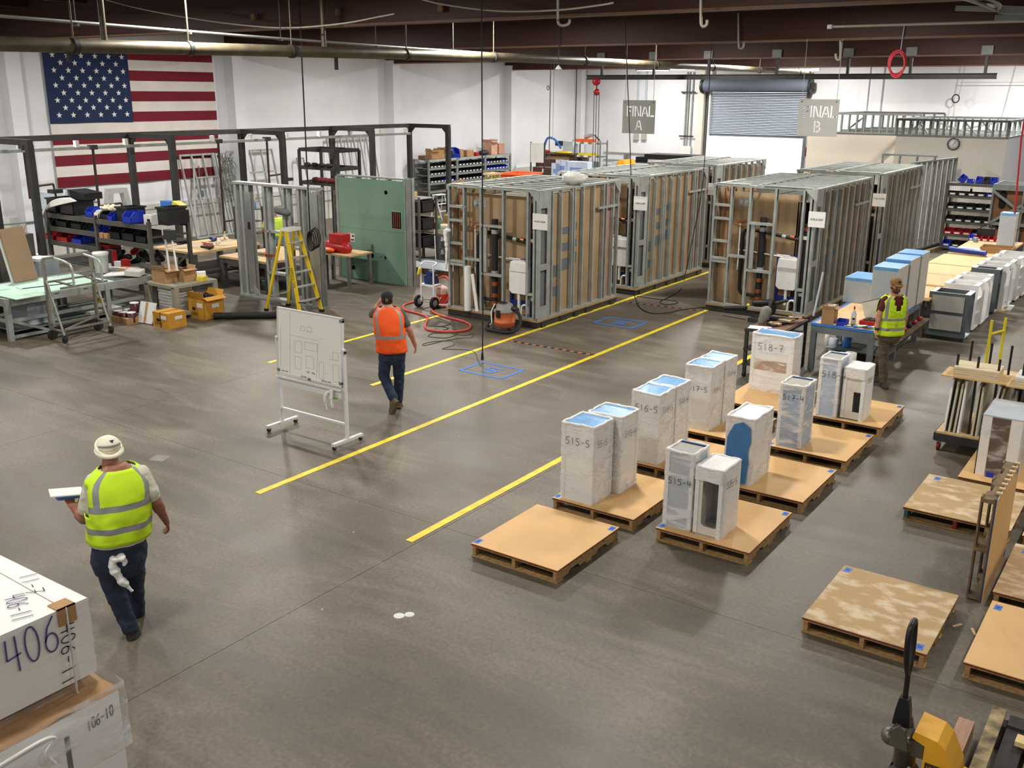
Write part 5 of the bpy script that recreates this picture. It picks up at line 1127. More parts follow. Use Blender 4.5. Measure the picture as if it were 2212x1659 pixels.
# power tools heap on the bench behind the table
t = thing('tool_heap', 'dark heap of power tools and cases between table and rack', 'tools', (-19.0, 12.75, .72))
for k in range(16):
    c = (-.6+random.uniform(-.3, 1.5), random.uniform(-.1, .2), random.uniform(.05, .35)); part('power_tool', MB().capsule(c, (c[0]+random.uniform(-.25, .25), c[1], c[2]+random.uniform(-.1, .15)), .07, .05, 8), [rubber, black, steel_b, red, black][k % 5], t)
t = thing('red_box', 'red edged printed carton among the dark tool heap', 'box', (-19.05, 12.2, .72)); bx('body', t, steel_b, 0, .22, 0, .1, 0, .42); bx('edge', t, red, -.02, .0, -.002, .1, 0, .42); bx('edge', t, red, .22, .24, -.002, .1, 0, .42); bx('print', t, white, .06, .16, -.005, 0, .04, .14); bx('small_box', t, white, .26, .5, 0, .1, 0, .2); bx('small_box', t, red, .5, .66, 0, .12, 0, .26)
# ------------------------------------------------------------------ light grey steel table with mint boards
lt = mat('light_grey_steel', (160, 166, 164), .45, .3, .1, 5)
t = thing('steel_table', 'long light grey steel frame table with mint boards, near the metal cart', 'table', (-19.0, 9.1, 0)); TW, TD = 1.55, 3.05
for x in (.0, TW):
    for y in (0, .8, 2.0, TD): bar('leg', t, lt, (x, y, 0), (x, y, .74), .09, .09)
for x in (0, TW):
    bar('top_rail', t, lt, (x, 0, .70), (x, TD, .70), .06, .14); bar('mid_rail', t, lt, (x, 0, .36), (x, TD, .36), .05, .06); bar('low_rail', t, lt, (x, 0, .06), (x, TD, .06), .05, .05)
for y in (0, TD): bar('top_rail', t, lt, (0, y, .70), (TW, y, .70), .06, .14); bar('mid_rail', t, lt, (0, y, .36), (TW, y, .36), .05, .06)
bar('brace', t, lt, (TW, .05, .36), (TW, .78, .05), .05, .05)
for k in range(16): bar('roller_bar', t, galv_d, (.02, 1.95+k*.07, .75), (TW-.02, 1.95+k*.07, .75), .03, .03)
bx('table_top', t, lt, 0, TW, 0, 1.9, .745, .765); bx('lower_shelf', t, galv_d, .05, TW-.05, .1, TD-.1, .14, .16)
for k, y in enumerate((.9, 1.5)): bx('drawer_slot', t, black, TW+.03, TW+.033, y, y+.1, .72, .735)
for k, (x0, x1, y0, y1) in enumerate(((-18.85, -17.45, 9.55, 11.3), (-18.7, -17.2, 9.15, 9.75), (-19.3, -18.2, 8.0, 9.6))):
    t = thing('green_board', ['long mint board on the grey steel table', 'mint board overhanging the corner of the grey steel table', 'mint board lying beyond the table corner at the picture edge'][k], 'board', (x0, y0, .767+.012*k)); bx('board', t, minty, 0, x1-x0, 0, y1-y0, 0, .012)
t = thing('t_square', 'dark blue T square with pale head lying on the mint board', 'tool', (-18.1, 9.75, .785), 1.35); bx('blade', t, mat('navy_rule', (52, 62, 110), .4), 0, 1.0, -.02, .02, 0, .006); bx('head', t, cab_gl, -.05, .0, -.16, .16, 0, .012)
t = thing('mint_board_stack', 'thick stack of mint boards at the picture edge behind the table', 'boards', (-20.4, 8.6, 0))
for k in range(8): bx('board', t, minty, 0, 1.25, 0, 1.1, .78+.03*k, .805+.03*k)
for x in (.1, 1.1):
    for y in (.1, 1): bar('support', t, galv_d, (x, y, 0), (x, y, .78), .08, .08)
a = at(62, 600, .78)
t = thing('brown_panel', 'brown board standing upright with a white edge behind the mint boards', 'panel', (-18.93, 9.98, .77)); o = bx('board', t, mat('tan_panel', (160, 132, 104), .8, 0, .04, 3), 0, .03, 0, .52, 0, 1.05, rot=(0, .08, 0)); bx('back_board', t, white, -.05, -.02, -.04, .5, 0, 1.04, rot=(0, -.25, .15)); o.rotation_euler = (0, -.25, .15)
t = thing('grey_machine_box', 'pale grey box with a green sticker behind the brown upright board', 'box', (-20.3, 11.0, .5)); bx('body', t, cab_gl, 0, .7, 0, .45, 0, .48); bx('lid', t, cab_w, -.02, .72, -.02, .47, .48, .54); part('sticker', MB().prism(arc(.5, .46, .07, .04, 0, 360, 14)[:-1], -.026, -.021, 'y'), mat('sticker_green', (60, 160, 50), .5, 0, 0), t); bx('stand', t, galv_d, 0, .7, 0, .45, -.5, 0)
t = thing('steel_cabinet', 'dark grey steel cabinet at the picture edge with a warning label', 'cabinet', (-20.7, 9.7, 0)); bx('body', t, rackm, 0, .6, 0, 1.55, 0, 1.5); bx('door_gap', t, black, .6, .604, .74, .75, .1, 1.4); bx('warning_label', t, paper, .601, .606, 1.0, 1.2, .95, 1.3); bx('label_print', t, red, .606, .608, 1.04, 1.16, 1.16, 1.26); bx('blue_top', t, tapeb, .0, .5, .7, 1.4, 1.5, 1.54)
for k, (px, py) in enumerate(((10, 578), (24, 575))):
    a = at(px, py, z=1.05); carton('brown carton with a round mark on the mint board stack, %s from the picture edge' % ORD[k], -20.1+.42*k, 9.15+.1*k, 1.03, .36, .3, .3, mat('dark_card', (150, 112, 62), .8, 0, .1, 8), tape_=False)
t = thing('popcorn_bag', 'white and red printed bag on the mint board stack', 'bag', (-19.75, 8.75, 1.03)); part('body', MB().lathe([(.08, 0), (.1, .1), (.09, .2), (.05, .26)], 12), whitep, t); bx('red_print', t, red, -.05, .05, -.101, -.098, .05, .18)
t = thing('white_bucket', 'white lidded plastic bucket on the grey steel table', 'bucket', (-18.55, 11.75, .77)); part('body', MB().lathe([(.13, 0), (.15, .36), (.16, .36), (.16, .39)], 20), whitep, t); part('lid', MB().lathe([(.165, .385), (.165, .42), (.01, .425)], 20), whitep, t)
t = thing('white_packaging', 'opened white flat carton lying at the far end of the steel table', 'box', (-17.95, 11.75, .8), .4); bx('panel', t, white, -.3, .25, -.2, .2, 0, .02, rot=(.1, -.1, 0)); bx('flap', t, white, -.3, .3, .1, .4, .05, .07, rot=(-.3, .1, .2)); bx('inside', t, card, -.1, .3, .12, .3, .03, .1); bx('film_pack', t, plasticw, .2, .5, -.2, .2, 0, .1, rot=(0, .1, .3))
# white sheets/supplies on the shelf below
t = thing('shelf_supplies', 'pale bucket, papers and coils stored under the grey steel table', 'supplies', (-18.6, 9.6, .16)); bx('grey_tub', t, cab_gl, .1, .9, 0, .6, 0, .4); bx('papers', t, paper, .2, 1.0, 1.2, 1.9, 0, .05); part('coil', MB().lathe([(.1, 0), (.14, .04), (.1, .08), (.08, .04)], 14, (.6, 1.7, .1)), tapey, t); bx('teal_board', t, mat('teal_dark', (30, 66, 66), .7), .1, .8, .1, .8, .4, .5)
# ------------------------------------------------------------------ tube cart with casters
t = thing('tube_cart', 'tall galvanised tube cart on casters in front of the steel table', 'cart', (0, 0, 0)); fx, bx_ = -16.52, -16.95; y0, y1 = 9.6, 10.53; tg = mat('tube_steel', (150, 148, 138), .35, .6, .12, 6)
for y in (y0, y1):
    bar('upright', t, tg, (bx_, y, .12), (bx_+.0, y, 1.48), .05, .05); rod('slant_leg', t, tg, (bx_+.02, y, 1.1), (fx, y-.02, .14), .022)
    tubep('grab_handle', t, chrome, smooth_path([(bx_, y+.2 if y == y0 else y-.15, 1.48), (fx+.0, y+.24 if y == y0 else y-.12, 1.4), (fx+.03, y+.26 if y == y0 else y-.1, 1.18), (fx+.03, y+.26 if y == y0 else y-.1, 1.0)], 5), .02)
    bar('base_rail', t, tg, (bx_, y, .2), (fx, y, .2), .03, .03)
    part('rear_wheel', MB().cyl((bx_-.02, y, .09), (bx_+.03, y+.0, .09), .09, seg=18), rubber, t); part('swivel_caster', MB().cyl((fx-.02, y-.02, .05), (fx+.02, y-.02, .05), .05, seg=14), rubber, t); bx('caster_fork', t, steel_b, fx-.04, fx+.04, y-.05, y+.02, .06, .13)
bar('top_bar', t, tg, (bx_, y0, 1.48), (bx_, y1, 1.48), .05, .05)
for z, x in ((1.0, fx+.03), (1.06, bx_), (.28, bx_+.05), (.24, fx)): bar('cross_rail', t, tg, (x, y0, z), (x, y1, z), .03, .035)
bar('shelf_rail', t, tg, (bx_, y0+.2, 1.05), (fx+.03, y0+.26, 1.0), .03, .03); bar('shelf_rail', t, tg, (bx_, y1-.15, 1.05), (fx+.03, y1-.1, 1.0), .03, .03)
bar('drip_tray', t, steel_b, (bx_, y0, .16), (bx_, y1, .16), .04, .14); bar('cross_brace', t, tg, (fx, y0, .24), (bx_, y1, .28), .025, .025)
# ------------------------------------------------------------------ grey plastic cart with cartons
zc = .78; a, b_, c_ = at(310, 608, zc), at(374, 618, zc), at(453, 600, zc)
PX, PY = -17.95, 12.5
t = thing('utility_cart', 'tan grey plastic utility cart with cartons beside the yellow boxes', 'cart', (-17.36, 11.9, -.07)); cg = mat('cart_plastic', (150, 146, 130), .6, 0, .08, 6)
bx('upper_tray', t, cg, 0, .95, 0, 1.05, .70, .76); bx('lower_tray', t, cg, 0, .95, 0, 1.05, .14, .2)
for x in (.05, .9):
    for y in (.05, 1.0): part('post', MB().prism([(x-.06, y-.05), (x+.06, y-.05), (x+.06, y+.05), (x-.06, y+.05)], .14, .72), cg, t); part('caster', MB().cyl((x-.02, y, .13), (x+.02, y, .13), .06), rubber, t)
carton('open brown carton with torn tape on the utility cart', -16.98, 12.12, .69, .42, .3, .24, open_=True)
carton('second open brown carton against it on the utility cart', -16.75, 12.45, .69, .26, .3, .22, open_=True)
t = thing('supply_heap', 'white packets, blue tub and yellow clamps heaped on the utility cart', 'supplies', (-16.85, 12.68, .69))
for k in range(7): bx(['packet', 'packet', 'tub', 'packet', 'clamp', 'packet', 'clamp'][k], t, [whitep, paper, blue, white, tapey, paper, tapey][k], -.35+.1*k, -.2+.1*k, -.1+.03*(k % 3), .08+.03*(k % 3), .0, .08+.04*(k % 3), rot=(0, 0, random.uniform(-.6, .6)))
t = thing('white_box_stack', 'stack of flat white boxes on the lower tray of the utility cart', 'boxes', (-17.15, 12.05, .13))
for k in range(8): bx('flat_box', t, white, -.02+.02*(k % 3), .44+.03*(k % 2), 0, .5, .062*k, .062*k+.05, rot=(0, 0, .06*((k % 3)-1)))
def ybox(label, x, y, h, w_, d, open_=False):
    t = carton(label, x, y, 0, w_, d, h, cardy, 0, open_, tape_=False)
    bx('label_card', t, paper, w_*.05, w_*.4, -d/2-.004, -d/2-.001, h*.6, h*.82); bx('label_card', t, paper, w_/2+.001, w_/2+.004, -.05, .12, h*.55, h*.75); part('printed_mark', MB().prism([(p[0], p[1]) for p in arc(-w_*.15, h*.5, .06, .035, 0, 360, 10)[:-1]], -d/2-.003, -d/2-.001, 'y'), ink, t)
    for k in range(3): bx('printed_line', t, ink, -w_*.4, w_*.1, -d/2-.003, -d/2-.001, h*(.2+.06*k), h*(.2+.06*k)+.006)
    return t
t = ybox('strapped yellow carton in front of the utility cart', -16.15, 11.55, .3, .46, .42); bx('strap', t, ink, -.01, .01, -.214, .214, -.0, .303)
ybox('open yellow carton filled with black fittings', -16.25, 12.5, .4, .5, .48, True)
t = thing('black_fittings', 'black plastic fittings piled in the open yellow carton', 'fittings', (-16.25, 12.5, .3))
for k in range(8): part('fitting', MB().capsule((random.uniform(-.15, .2), random.uniform(-.15, .15), .0), (random.uniform(-.15, .25), random.uniform(-.15, .15), .14), .045, .04, 8), rubber, t)
t = thing('white_flat_carton', 'white flat carton with brown tape leaning on the utility cart', 'box', (-16.72, 11.42, 0)); b = bx('board', t, white, -.18, .22, 0, .05, 0, .42, rot=(-.3, 0, .1)); bx('tape_strip', t, card, -.01, .04, -.01, .0, .01, .42, rot=(-.3, 0, .1))
t = thing('can_tray', 'brown tray of dark paint cans beside the steel table leg', 'tray', (-17.15, 11.3, 0)); bx('tray', t, card, -.28, .28, -.2, .2, 0, .12)
cm_ = MB().lathe([(.085, 0), (.085, .2), (.08, .2)], 14).mesh('can', mat('can_dark', (72, 26, 26), .4, .2, .05)); cl_ = MB().lathe([(.088, .19), (.088, .205), (.002, .207)], 14).mesh('can_lid', whitep)
for k, (x, y, z) in enumerate(((-.17, -.08, .02), (0.03, -.1, .02), (.2, -.04, .02), (-.1, .1, .02), (.12, .1, .18), (.05, .1, -.02))):
    if k == 5: continue
    c = thing('paint_can', '%s can with white lid in the brown tray' % ORD[k] + ' counted from the table leg', 'can', (-17.15+x, 11.3+y, z), 0, 'paint cans in the brown tray'); link('can', cm_, c); link('lid', cl_, c)
t = thing('black_tube', 'long black film wrapped tube lying on the floor before the yellow ladder', 'tube'); p, q = Vector((-15.93, 12.42, .07)), Vector((-14.2, 12.55, .07)); q = at(650, 680, .07)
part('tube', MB().tube([p.lerp(q, k/10)+Vector((0, 0, .006*(k % 2))) for k in range(11)], .07, 14), rubber, t); part('open_end', MB().lathe([(.05, 0), (.001, .001)], 14).mesh('open_end', holed), None, t).location = p
# ------------------------------------------------------------------ wooden work benches behind
def wbench(label, x0, x1, y0, y1, z, top=ply):
    t = thing('timber_bench', label, 'bench', (x0, y0, 0)); w_, d = x1-x0, y1-y0
    bx('bench_top', t, top, 0, w_, 0, d, z-.05, z)
    for x in (.06, w_-.06):
        for y in (.06, d-.06): bar('leg', t, rackm, (x, y, 0), (x, y, z-.05), .14, .1)
    bx('apron', t, rackm, 0, w_, .02, .05, z-.16, z-.05); bx('lower_shelf', t, rackm, .05, w_-.05, .08, d-.08, .3, .34); return t
wbench('timber topped steel bench with white trims, behind the rack end', -20.2, -18.7, 14.15, 16.1, .86)
wbench('lower timber bench with brown pipe offcuts beneath, behind the yellow ladder', -18.55, -16.9, 14.75, 16.6, .74)
t = thing('pipe_offcuts', 'heap of brown and copper pipe offcuts under the lower timber bench', 'pipes', (-17.7, 15.0, .34))
b = MB()
for k in range(30): b.cyl((random.uniform(-.7, .7), random.uniform(-.1, .3), random.uniform(.03, .25)), (random.uniform(-.7, .7), random.uniform(-.1, .5), random.uniform(.03, .25)), .02, seg=6)
part('offcuts', b, wood_r, t)['kind'] = 'stuff'
for k, (p, q) in enumerate((((-19.6, 14.2, .9), (-18.8, 15.9, .98)), ((-19.55, 14.3, .9), (-18.6, 15.2, .93)))):
    t = thing('white_trim', ['long white trim strip lying high across the timber bench', 'second white trim strip crossing the first on the timber bench'][k], 'trim'); bar('strip', t, whitep, p, q, .04, .02)
t = thing('tool_scatter', 'drills, jars and red handled tools scattered on the timber bench', 'tools', (-19.45, 15.2, .86))
for k in range(12): c = (random.uniform(-.8, .7), random.uniform(-.7, .7), .05); part('hand_tool', MB().capsule(c, (c[0]+random.uniform(-.15, .15), c[1]+random.uniform(-.15, .15), .07), .05, .03, 8), [red, black, wood_r, steel_b, whitep, blue][k % 6], t)
for k, (x, y) in enumerate(((-19.6, 15.8), (-19.0, 15.9))): bottle('clear jar with %s cap at the back of the timber bench' % ['pale yellow', 'orange'][k], x, y, .86, .22, mat('glass_amber', (214, 206, 170), .15, 0, .02), tapey if k == 0 else orange, name='jar')
t = bin_shelf('stepped grey stand of spray bottles beside the man in the green shirt', -20.15, 16.6, .6, .4, (.95, 1.25, 1.55), 1.6, rackm)
for k, x in enumerate((-20.0, -19.85, -19.72)): bottle('white bottle on the stepped grey stand, %s from the wall frames' % ORD[k], x, 16.7, 1.55, .2, whitep, whitep)
bottle('blue spray bottle with yellow trigger on the stepped grey stand', -19.55, 16.75, 1.55, .3, mat('blue_liquid', (90, 140, 200), .2, 0, .02), tapey)
t = thing('orange_tool_reel', 'orange and grey tool lying on the lower timber bench', 'tool', (-17.6, 15.3, .74)); part('reel', MB().cyl((0, 0, .06), (.06, .02, .06), .06), orange, t); part('body', MB().capsule((-.4, 0, .04), (-.05, 0, .05), .03, .04), galv_d, t)
# ------------------------------------------------------------------ galvanised stud frame with the yellow ladder before it
t = thing('plumbing_wall_frame', 'bright galvanised stud wall frame standing behind the yellow ladder', 'wall frame', (-17.5, 14.4, 0)); FW = 2.5
for x, w_ in ((.04, .16), (.24, .16), (.42, .28), (.95, .14), (1.08, .1), (1.55, .16), (1.68, .08), (2.0, .14), (2.12, .08)): stud('stud', t, chrome if w_ > .13 else galv, (x, .1, .03), (x, .1, 2.48), .14, w_*.5, ref=(1, 0, 0))
bx('wide_plate', t, mat('bright_galv', (206, 210, 210), .3, .8, .1, 2), 2.32, 2.62, -.02, -.015, .02, 2.4); stud('stud', t, galv, (2.58, .1, .03), (2.58, .1, 2.44), .14, .05, ref=(1, 0, 0))
for z in (.02, 2.48): bar('track', t, galv, (0, .1, z), (2.6, .1, z), .2, .05)
bx('backing_plate', t, MATS['bright_galv'], .36, .56, .01, .016, .1, 2.3); bx('pipe_hole', t, holed, .42, .5, .004, .009, 1.5, 1.66)
for x0, x1, z in ((.95, 1.55, 1.5), (.95, 1.55, .6), (1.55, 2.0, 1.2)): bar('blocking', t, galv, (x0, .1, z), (x1, .1, z), .14, .05)
bar('copper_stub', t, copper, (.95, .0, .98), (1.2, .0, 1.0), .05, .05); part('grey_pad', MB().capsule((1.45, -.03, 1.98), (1.75, -.03, 1.95), .08, .07), mat('grey_rubber', (96, 100, 98), .7), t); gusset(t, .5, .0, .08, 1, 0, 1)
t = thing('step_ladder', 'yellow fibreglass step ladder with silver steps, open beside the wall frame', 'ladder', (0, 0, 0))
yl = mat('ladder_yellow', (232, 200, 36), .4, 0, .05); lx0, lx1, ly0, ly1 = -15.72, -14.72, 13.6, 14.2; tx = -15.2; H_ = 1.74
for y in (ly0, ly1):
    yt_ = 13.9+(y-13.9)*.55
    bar('front_stile', t, yl, (lx1, y, .03), (tx+.06, yt_, H_-.05), .085, .03, ref=(0, 1, 0)); bar('rear_stile', t, yl, (lx0, y, .03), (tx-.06, yt_, H_-.05), .06, .03, ref=(0, 1, 0))
    bx('foot', t, black, lx1-.05, lx1+.05, y-.03, y+.03, 0, .06); bx('foot', t, black, lx0-.04, lx0+.04, y-.03, y+.03, 0, .05)
    bar('corner_brace', t, black, (lx1-.02, y, .3), (lx1+.01, 13.9+(y-13.9)*.5, .26), .03, .02)
for k in range(5):
    f_ = (k+1)/6.0; x = lx1+(tx+.06-lx1)*f_; hy = .3*(1-.45*f_); bar('step', t, chrome, (x, 13.9-hy, H_*f_), (x, 13.9+hy, H_*f_), .09, .025)
for k in range(3): f_ = (k+.6)/3.2; x = lx0+(tx-.06-lx0)*f_; hy = .3*(1-.45*f_); bar('rear_rung', t, chrome, (x, 13.9-hy, H_*f_), (x, 13.9+hy, H_*f_), .025, .025)
bx('top_cap', t, cab_w, tx-.1, tx+.13, 13.72, 14.08, H_-.06, H_)
b0 = Vector((lx1, ly0, .03)); b1 = Vector((tx+.06, 13.9+(ly0-13.9)*.55, H_-.05)); u = (b1-b0).normalized(); v_ = Vector((0, -1, 0)).cross(u).normalized(); nn = u.cross(v_)
font_text('side_lettering', t, 'IIIC CORES', ink, frame_M(b0.lerp(b1, .45)+nn*.0165, u, v_), .085)
t = thing('cord_coil', 'black air hose coiled at the edge of the galvanised wall frame', 'hose')
c = at(675, 520, y=14.25); b = MB()
for k in range(4): b.tube([(c.x+(.1+.01*k)*math.cos(a)+.02*k, 14.2+.03*k, c.z+.2*math.sin(a)+.02*k) for a in np.linspace(0, 6.3, 20)], .014)
part('coil', b, rubber, t); rod('drop', t, rubber, (c.x-.06, 14.25, c.z+.1), at(646, 0, y=14.25)-Vector((0, 0, 0)), .014)
# ------------------------------------------------------------------ green board wall
t = thing('green_board_wall', 'freestanding wall of green moisture board with cut holes', 'wall panel', (-17.33, 17.42, 0)); GW = 2.14; gt = Vector((0, 0, 0))
bx('board', t, greenb, .04, GW, 0, .016, .0, 1.23); bx('board', t, greenb, .04, GW, 0, .016, 1.235, 2.42); bx('board_edge', t, minty, GW, GW+.012, 0, .014, 0, 2.42); bx('edge_channel', t, galv, -.04, .04, -.01, .12, 0, 2.44)
stud('stud', t, galv, (GW+.05, .13, 0), (GW+.05, .13, 2.5), .22, .1, ref=(0, 1, 0)); bx('end_plate', t, galv, GW+.01, GW+.18, .02, .03, 0, 2.46)
for k in range(5): stud('stud', t, galv, (.1+k*.5, .1, 0), (.1+k*.5, .1, 2.46), .14, .05, ref=(1, 0, 0))
bar('track', t, galv, (0, .1, 2.46), (GW+.1, .1, 2.46), .14, .04)
def gh(px, py): p = at(px, py, y=17.41); return p.x+17.33, p.z
def hole(nm, px, py, r, m_=holed): x, z = gh(px, py); part(nm, MB().cyl((x, -.004, z), (x, .002, z), r, seg=16), m_, t)
hole('hole', 833, 416, .05); hole('pipe_end', 833, 416, .035, galv_d); hole('hole', 763, 578, .055); hole('hole', 803, 552, .06); hole('pipe_end', 804, 553, .045, galv_d); hole('hole', 832, 557, .035); hole('hole', 763, 567, .012); hole('hole', 822, 555, .015)
x, z = gh(857, 476); bx('window_cut', t, holed, x-.16, x+.13, -.003, .002, z-.2, z+.19); bx('window_rim', t, minty, x-.17, x+.14, -.002, .001, z-.21, z+.2)
for k in range(4): bar('copper_pipe', t, copper, (x-.1+.06*k, -.006, z-.18), (x-.1+.06*k, -.006, z+.17), .02, .006)
x, z = gh(759, 513); bx('rough_patch', t, white, x-.11, x+.1, -.004, .001, z-.1, z+.1); bx('cut_slot', t, holed, x+.02, x+.08, -.006, -.004, z+.02, z+.06); bx('cut_slot', t, holed, x-.08, x-.05, -.006, -.004, z-.06, z+.07); bx('cut_slot', t, holed, x-.02, x+.08, -.006, -.004, z-.07, z-.04)
x, z = gh(795, 541); part('shelf_bracket', MB().bar((x-.17, -.06, z-.02), (x+.16, -.06, z+.03), .08, .02).box(x+.13, x+.16, -.06, 0, z-.02, z+.16), galv_d, t)
# bench and goods behind the green wall
t = thing('frame_bench', 'grey steel frame bench with open cells behind the green board wall', 'bench', (-17.7, 20.4, 0))
for k in range(5): bar('post', t, galv_d, (k*.55, 0, 0), (k*.55, 0, .78), .06, .06)
for k in range(5): bar('post', t, galv_d, (k*.55, 1.6, 0), (k*.55, 1.6, .78), .06, .06)
for z in (.1, .4, .74):
    for y in (0, 1.6): bar('rail', t, galv_d, (0, y, z), (2.2, y, z), .05, .05)
bx('bench_top', t, ply, 0, 2.2, 0, 1.6, .78, .81); bx('lower_shelf', t, galv_d, 0, 2.2, .05, 1.55, .36, .38)
for k in range(7): bar('roller_bar', t, galv, (.1, .1+.16*k, .82), (2.1, .1+.16*k, .82), .04, .03)
t = thing('board_pallet', 'stack of tan boards with a grey channel on it beyond the frame bench', 'boards', (-18.2, 22.6, 0)); bx('board_stack', t, sheetm, 0, 2.0, 0, 1.3, .95, .96); bx('stack_edge', t, mat('stack_edge', (150, 112, 60), .8, 0, .2, 30, stretch=(1, 1, 12)), .01, 1.99, .01, 1.29, .7, .95)
for x in (.1, 1.9):
    for y in (.1, 1.2): bar('support', t, wood, (x, y, 0), (x, y, .7), .1, .1)
bar('channel', t, galv, (0.05, .1, 1.0), (2.0, .9, 1.0), .1, .06)
bottle('green spray bottle with yellow trigger on the frame bench', -17.0, 20.9, .84, .34, mat('green_liquid', (70, 140, 110), .2, 0, .03), tapey)
carton('crumpled tan carton on the frame bench beside the green spray bottle', -17.35, 20.8, .84, .4, .4, .16, open_=True)
t = thing('floor_squeegee', 'grey push squeegee with white pole leaning on the frame bench', 'squeegee'); a = Vector((-16.35, 19.95, .05)); rod('pole', t, whitep, a, at(937, 478, y=20.3), .014); bx('head', t, galv_d, a.x-.2, a.x+.2, a.y-.06, a.y+.06, 0, .14); rod('grip', t, black, at(937, 478, y=20.3), at(940, 492, y=20.26), .02)
t = thing('flat_pallet', 'dark flat pallet with sheet plastic between bench and nearest pod', 'pallet', (-16.9, 18.9, 0)); bx('top_sheet', t, cab_gl, 0, 1.9, 0, 1.2, .14, .15); bx('front_board', t, wood_r, 0, 1.9, 0, .04, .02, .14)
for k in range(3): bx('stringer', t, wood_r, .02+.9*k, .08+.9*k, 0, 1.2, .0, .14)
RVp = at(705, 545, .8); t = thing('red_case', 'red case and tools on the bench behind the wall frame', 'case', (RVp.x-.1, RVp.y, .0)); bx('stand_top', t, ply, -.5, .8, 0, .8, .74, .78); [bar('stand_leg', t, galv_d, (xx, yy, 0), (xx, yy, .74), .07, .07) for xx in (-.45, .75) for yy in (.05, .75)]; part('red_case', MB().capsule((-.1, .3, .9), (.45, .3, .88), .14, .14), red, t); bx('red_box', t, red, .0, .4, .2, .5, 1.0, 1.2); part('orange_cord', MB().ball((.1, .05, .85), (.2, .1, .06)), orange, t)
# back racks behind the stud frame
t = bin_shelf('tall grey rack of black totes seen through the wall frame', -19.6, 19.6, 3.0, .7, (.5, .95, 1.4, 1.75), 1.8)
for i, z in enumerate((.5, .95, 1.4)):
    for k in range(6): bin_('black tote on %s level behind the wall frame, %s along' % (ORD[i], ORD[k]), black, -19.3+.5*k, 19.95, z, .42, .5, .3, kind='tote', card_=False, name='tote', group='totes behind the wall frame')
for k, (x, m_) in enumerate(((-19.3, white), (-18.9, card), (-18.3, paper), (-17.6, card), (-17.2, ply))): carton('%s carton on top of the rack behind the wall frame, %s from the flag' % (['white', 'brown', 'small white', 'second brown', 'pale'][k], ORD[k]), x, 19.9, 1.75, .34, .3, .14+.08*(k % 2), m_, tape_=False)
t = thing('empty_rack', 'empty black steel rack with red and black bundles behind the green wall', 'rack', (-22.6, 21.2, 0))
for x in (0, 1.6):
    for y in (0, .9): bar('upright', t, steel_b, (x, y, 0), (x, y, 2.72), .07, .07)
for z in (2.72, 2.2, 1.75): bar('beam_rail', t, steel_b, (0, 0, z), (1.6, 0, z), .05, .1); bar('beam_rail', t, steel_b, (0, .9, z), (1.6, .9, z), .05, .1); bar('beam_rail', t, steel_b, (0, 0, z), (0, .9, z), .05, .1); bar('beam_rail', t, steel_b, (1.6, 0, z), (1.6, .9, z), .05, .1)
for k in range(5): part('red_bundle', MB().capsule((.6+.2*k, -.02, 1.86), (.72+.2*k, -.02, 1.88), .07, .07, 8), mat('dark_red_cloth', (100, 28, 34), .8), t)
for k in range(4): part('black_bundle', MB().capsule((.3+.3*k, -.02, 2.3), (.42+.3*k, -.02, 2.3), .06, .06, 8), rubber, t)
# ------------------------------------------------------------------ far shelving along the side wall
FXs = -25.0
units = [(30.15, 31.9), (31.95, 33.8), (33.85, 35.65)]; lv = [1.87, 1.55, 1.28, .98, .66, .3]
for u_, (y0, y1) in enumerate(units):
    t = thing('bin_shelving', '%s unit from the flag end of the steel bin shelving along the side wall' % ORD[u_], 'shelving', (FXs-.75, y0, 0), 0, 'bin shelving along the side wall')
    for x in (0, .75):
        for y in (0, y1-y0): bar('upright', t, galv_d, (x, y, 0), (x, y, 1.87), .06, .07)
    for z in lv: bx('shelf', t, galv_d, 0, .75, 0, y1-y0, z-.03, z-.01); bx('shelf_lip', t, galv_d if z < 1.8 else galv, .75, .77, 0, y1-y0, z-.09, z)
    for r, z in enumerate(lv[1:4]):
        for k in range(7):
            m_ = blue if (u_ == 2 and r == 1) or (u_ == 0 and r == 2 and k > 3) or (u_ == 2 and k in (0, 5)) else black
            bin_('%s bin, %s along row %s of the %s far shelving unit' % ('blue' if m_ is blue else 'black', ORD[k], ORD[r], ORD[u_]), m_, FXs-.2, y0+.2+(y1-y0-.25)*k/7, z, .2, .4, .14, rz=math.pi/2, group='bins in the far shelving')
for k, (y, w_, h, m_, nm) in enumerate(((30.3, .4, .14, wood_r, 'flat brown'), (30.75, .4, .28, card, 'dark open'), (31.15, .3, .32, card, 'upright brown'), (31.5, .4, .3, card, 'torn open'), (32.35, .4, .3, card, 'brown half open'), (32.95, .5, .24, card, 'tilted brown'), (33.4, .4, .14, red, 'flat red printed'), (34.6, .5, .5, mat('pink_card', (200, 160, 136), .8), 'large pinkish'), (35.2, .35, .42, mat('pink_card2', (190, 140, 118), .8), 'tall pinkish'))):
    carton('%s carton on top of the far shelving, %s from the flag end' % (nm, ORD[k]), FXs-.3, y, 1.87, w_, .36, h, m_, rz=random.uniform(-.3, .3), open_=k in (1, 3, 7), tape_=False)
o = bin_('big blue bin standing on end on the far shelving behind the gantry post', blue, FXs-.2, 32.0, 1.87, .3, .4, .36, card_=False); o.rotation_euler = (.2, 0, 1.2)
t = thing('wire_bundle', 'dark wire coil on top of the far shelving beside the pinkish carton', 'wires', (FXs-.2, 34.0, 1.87)); part('coil', MB().ball((0, 0, .1), (.2, .3, .12), seg=8), steel_b, t)
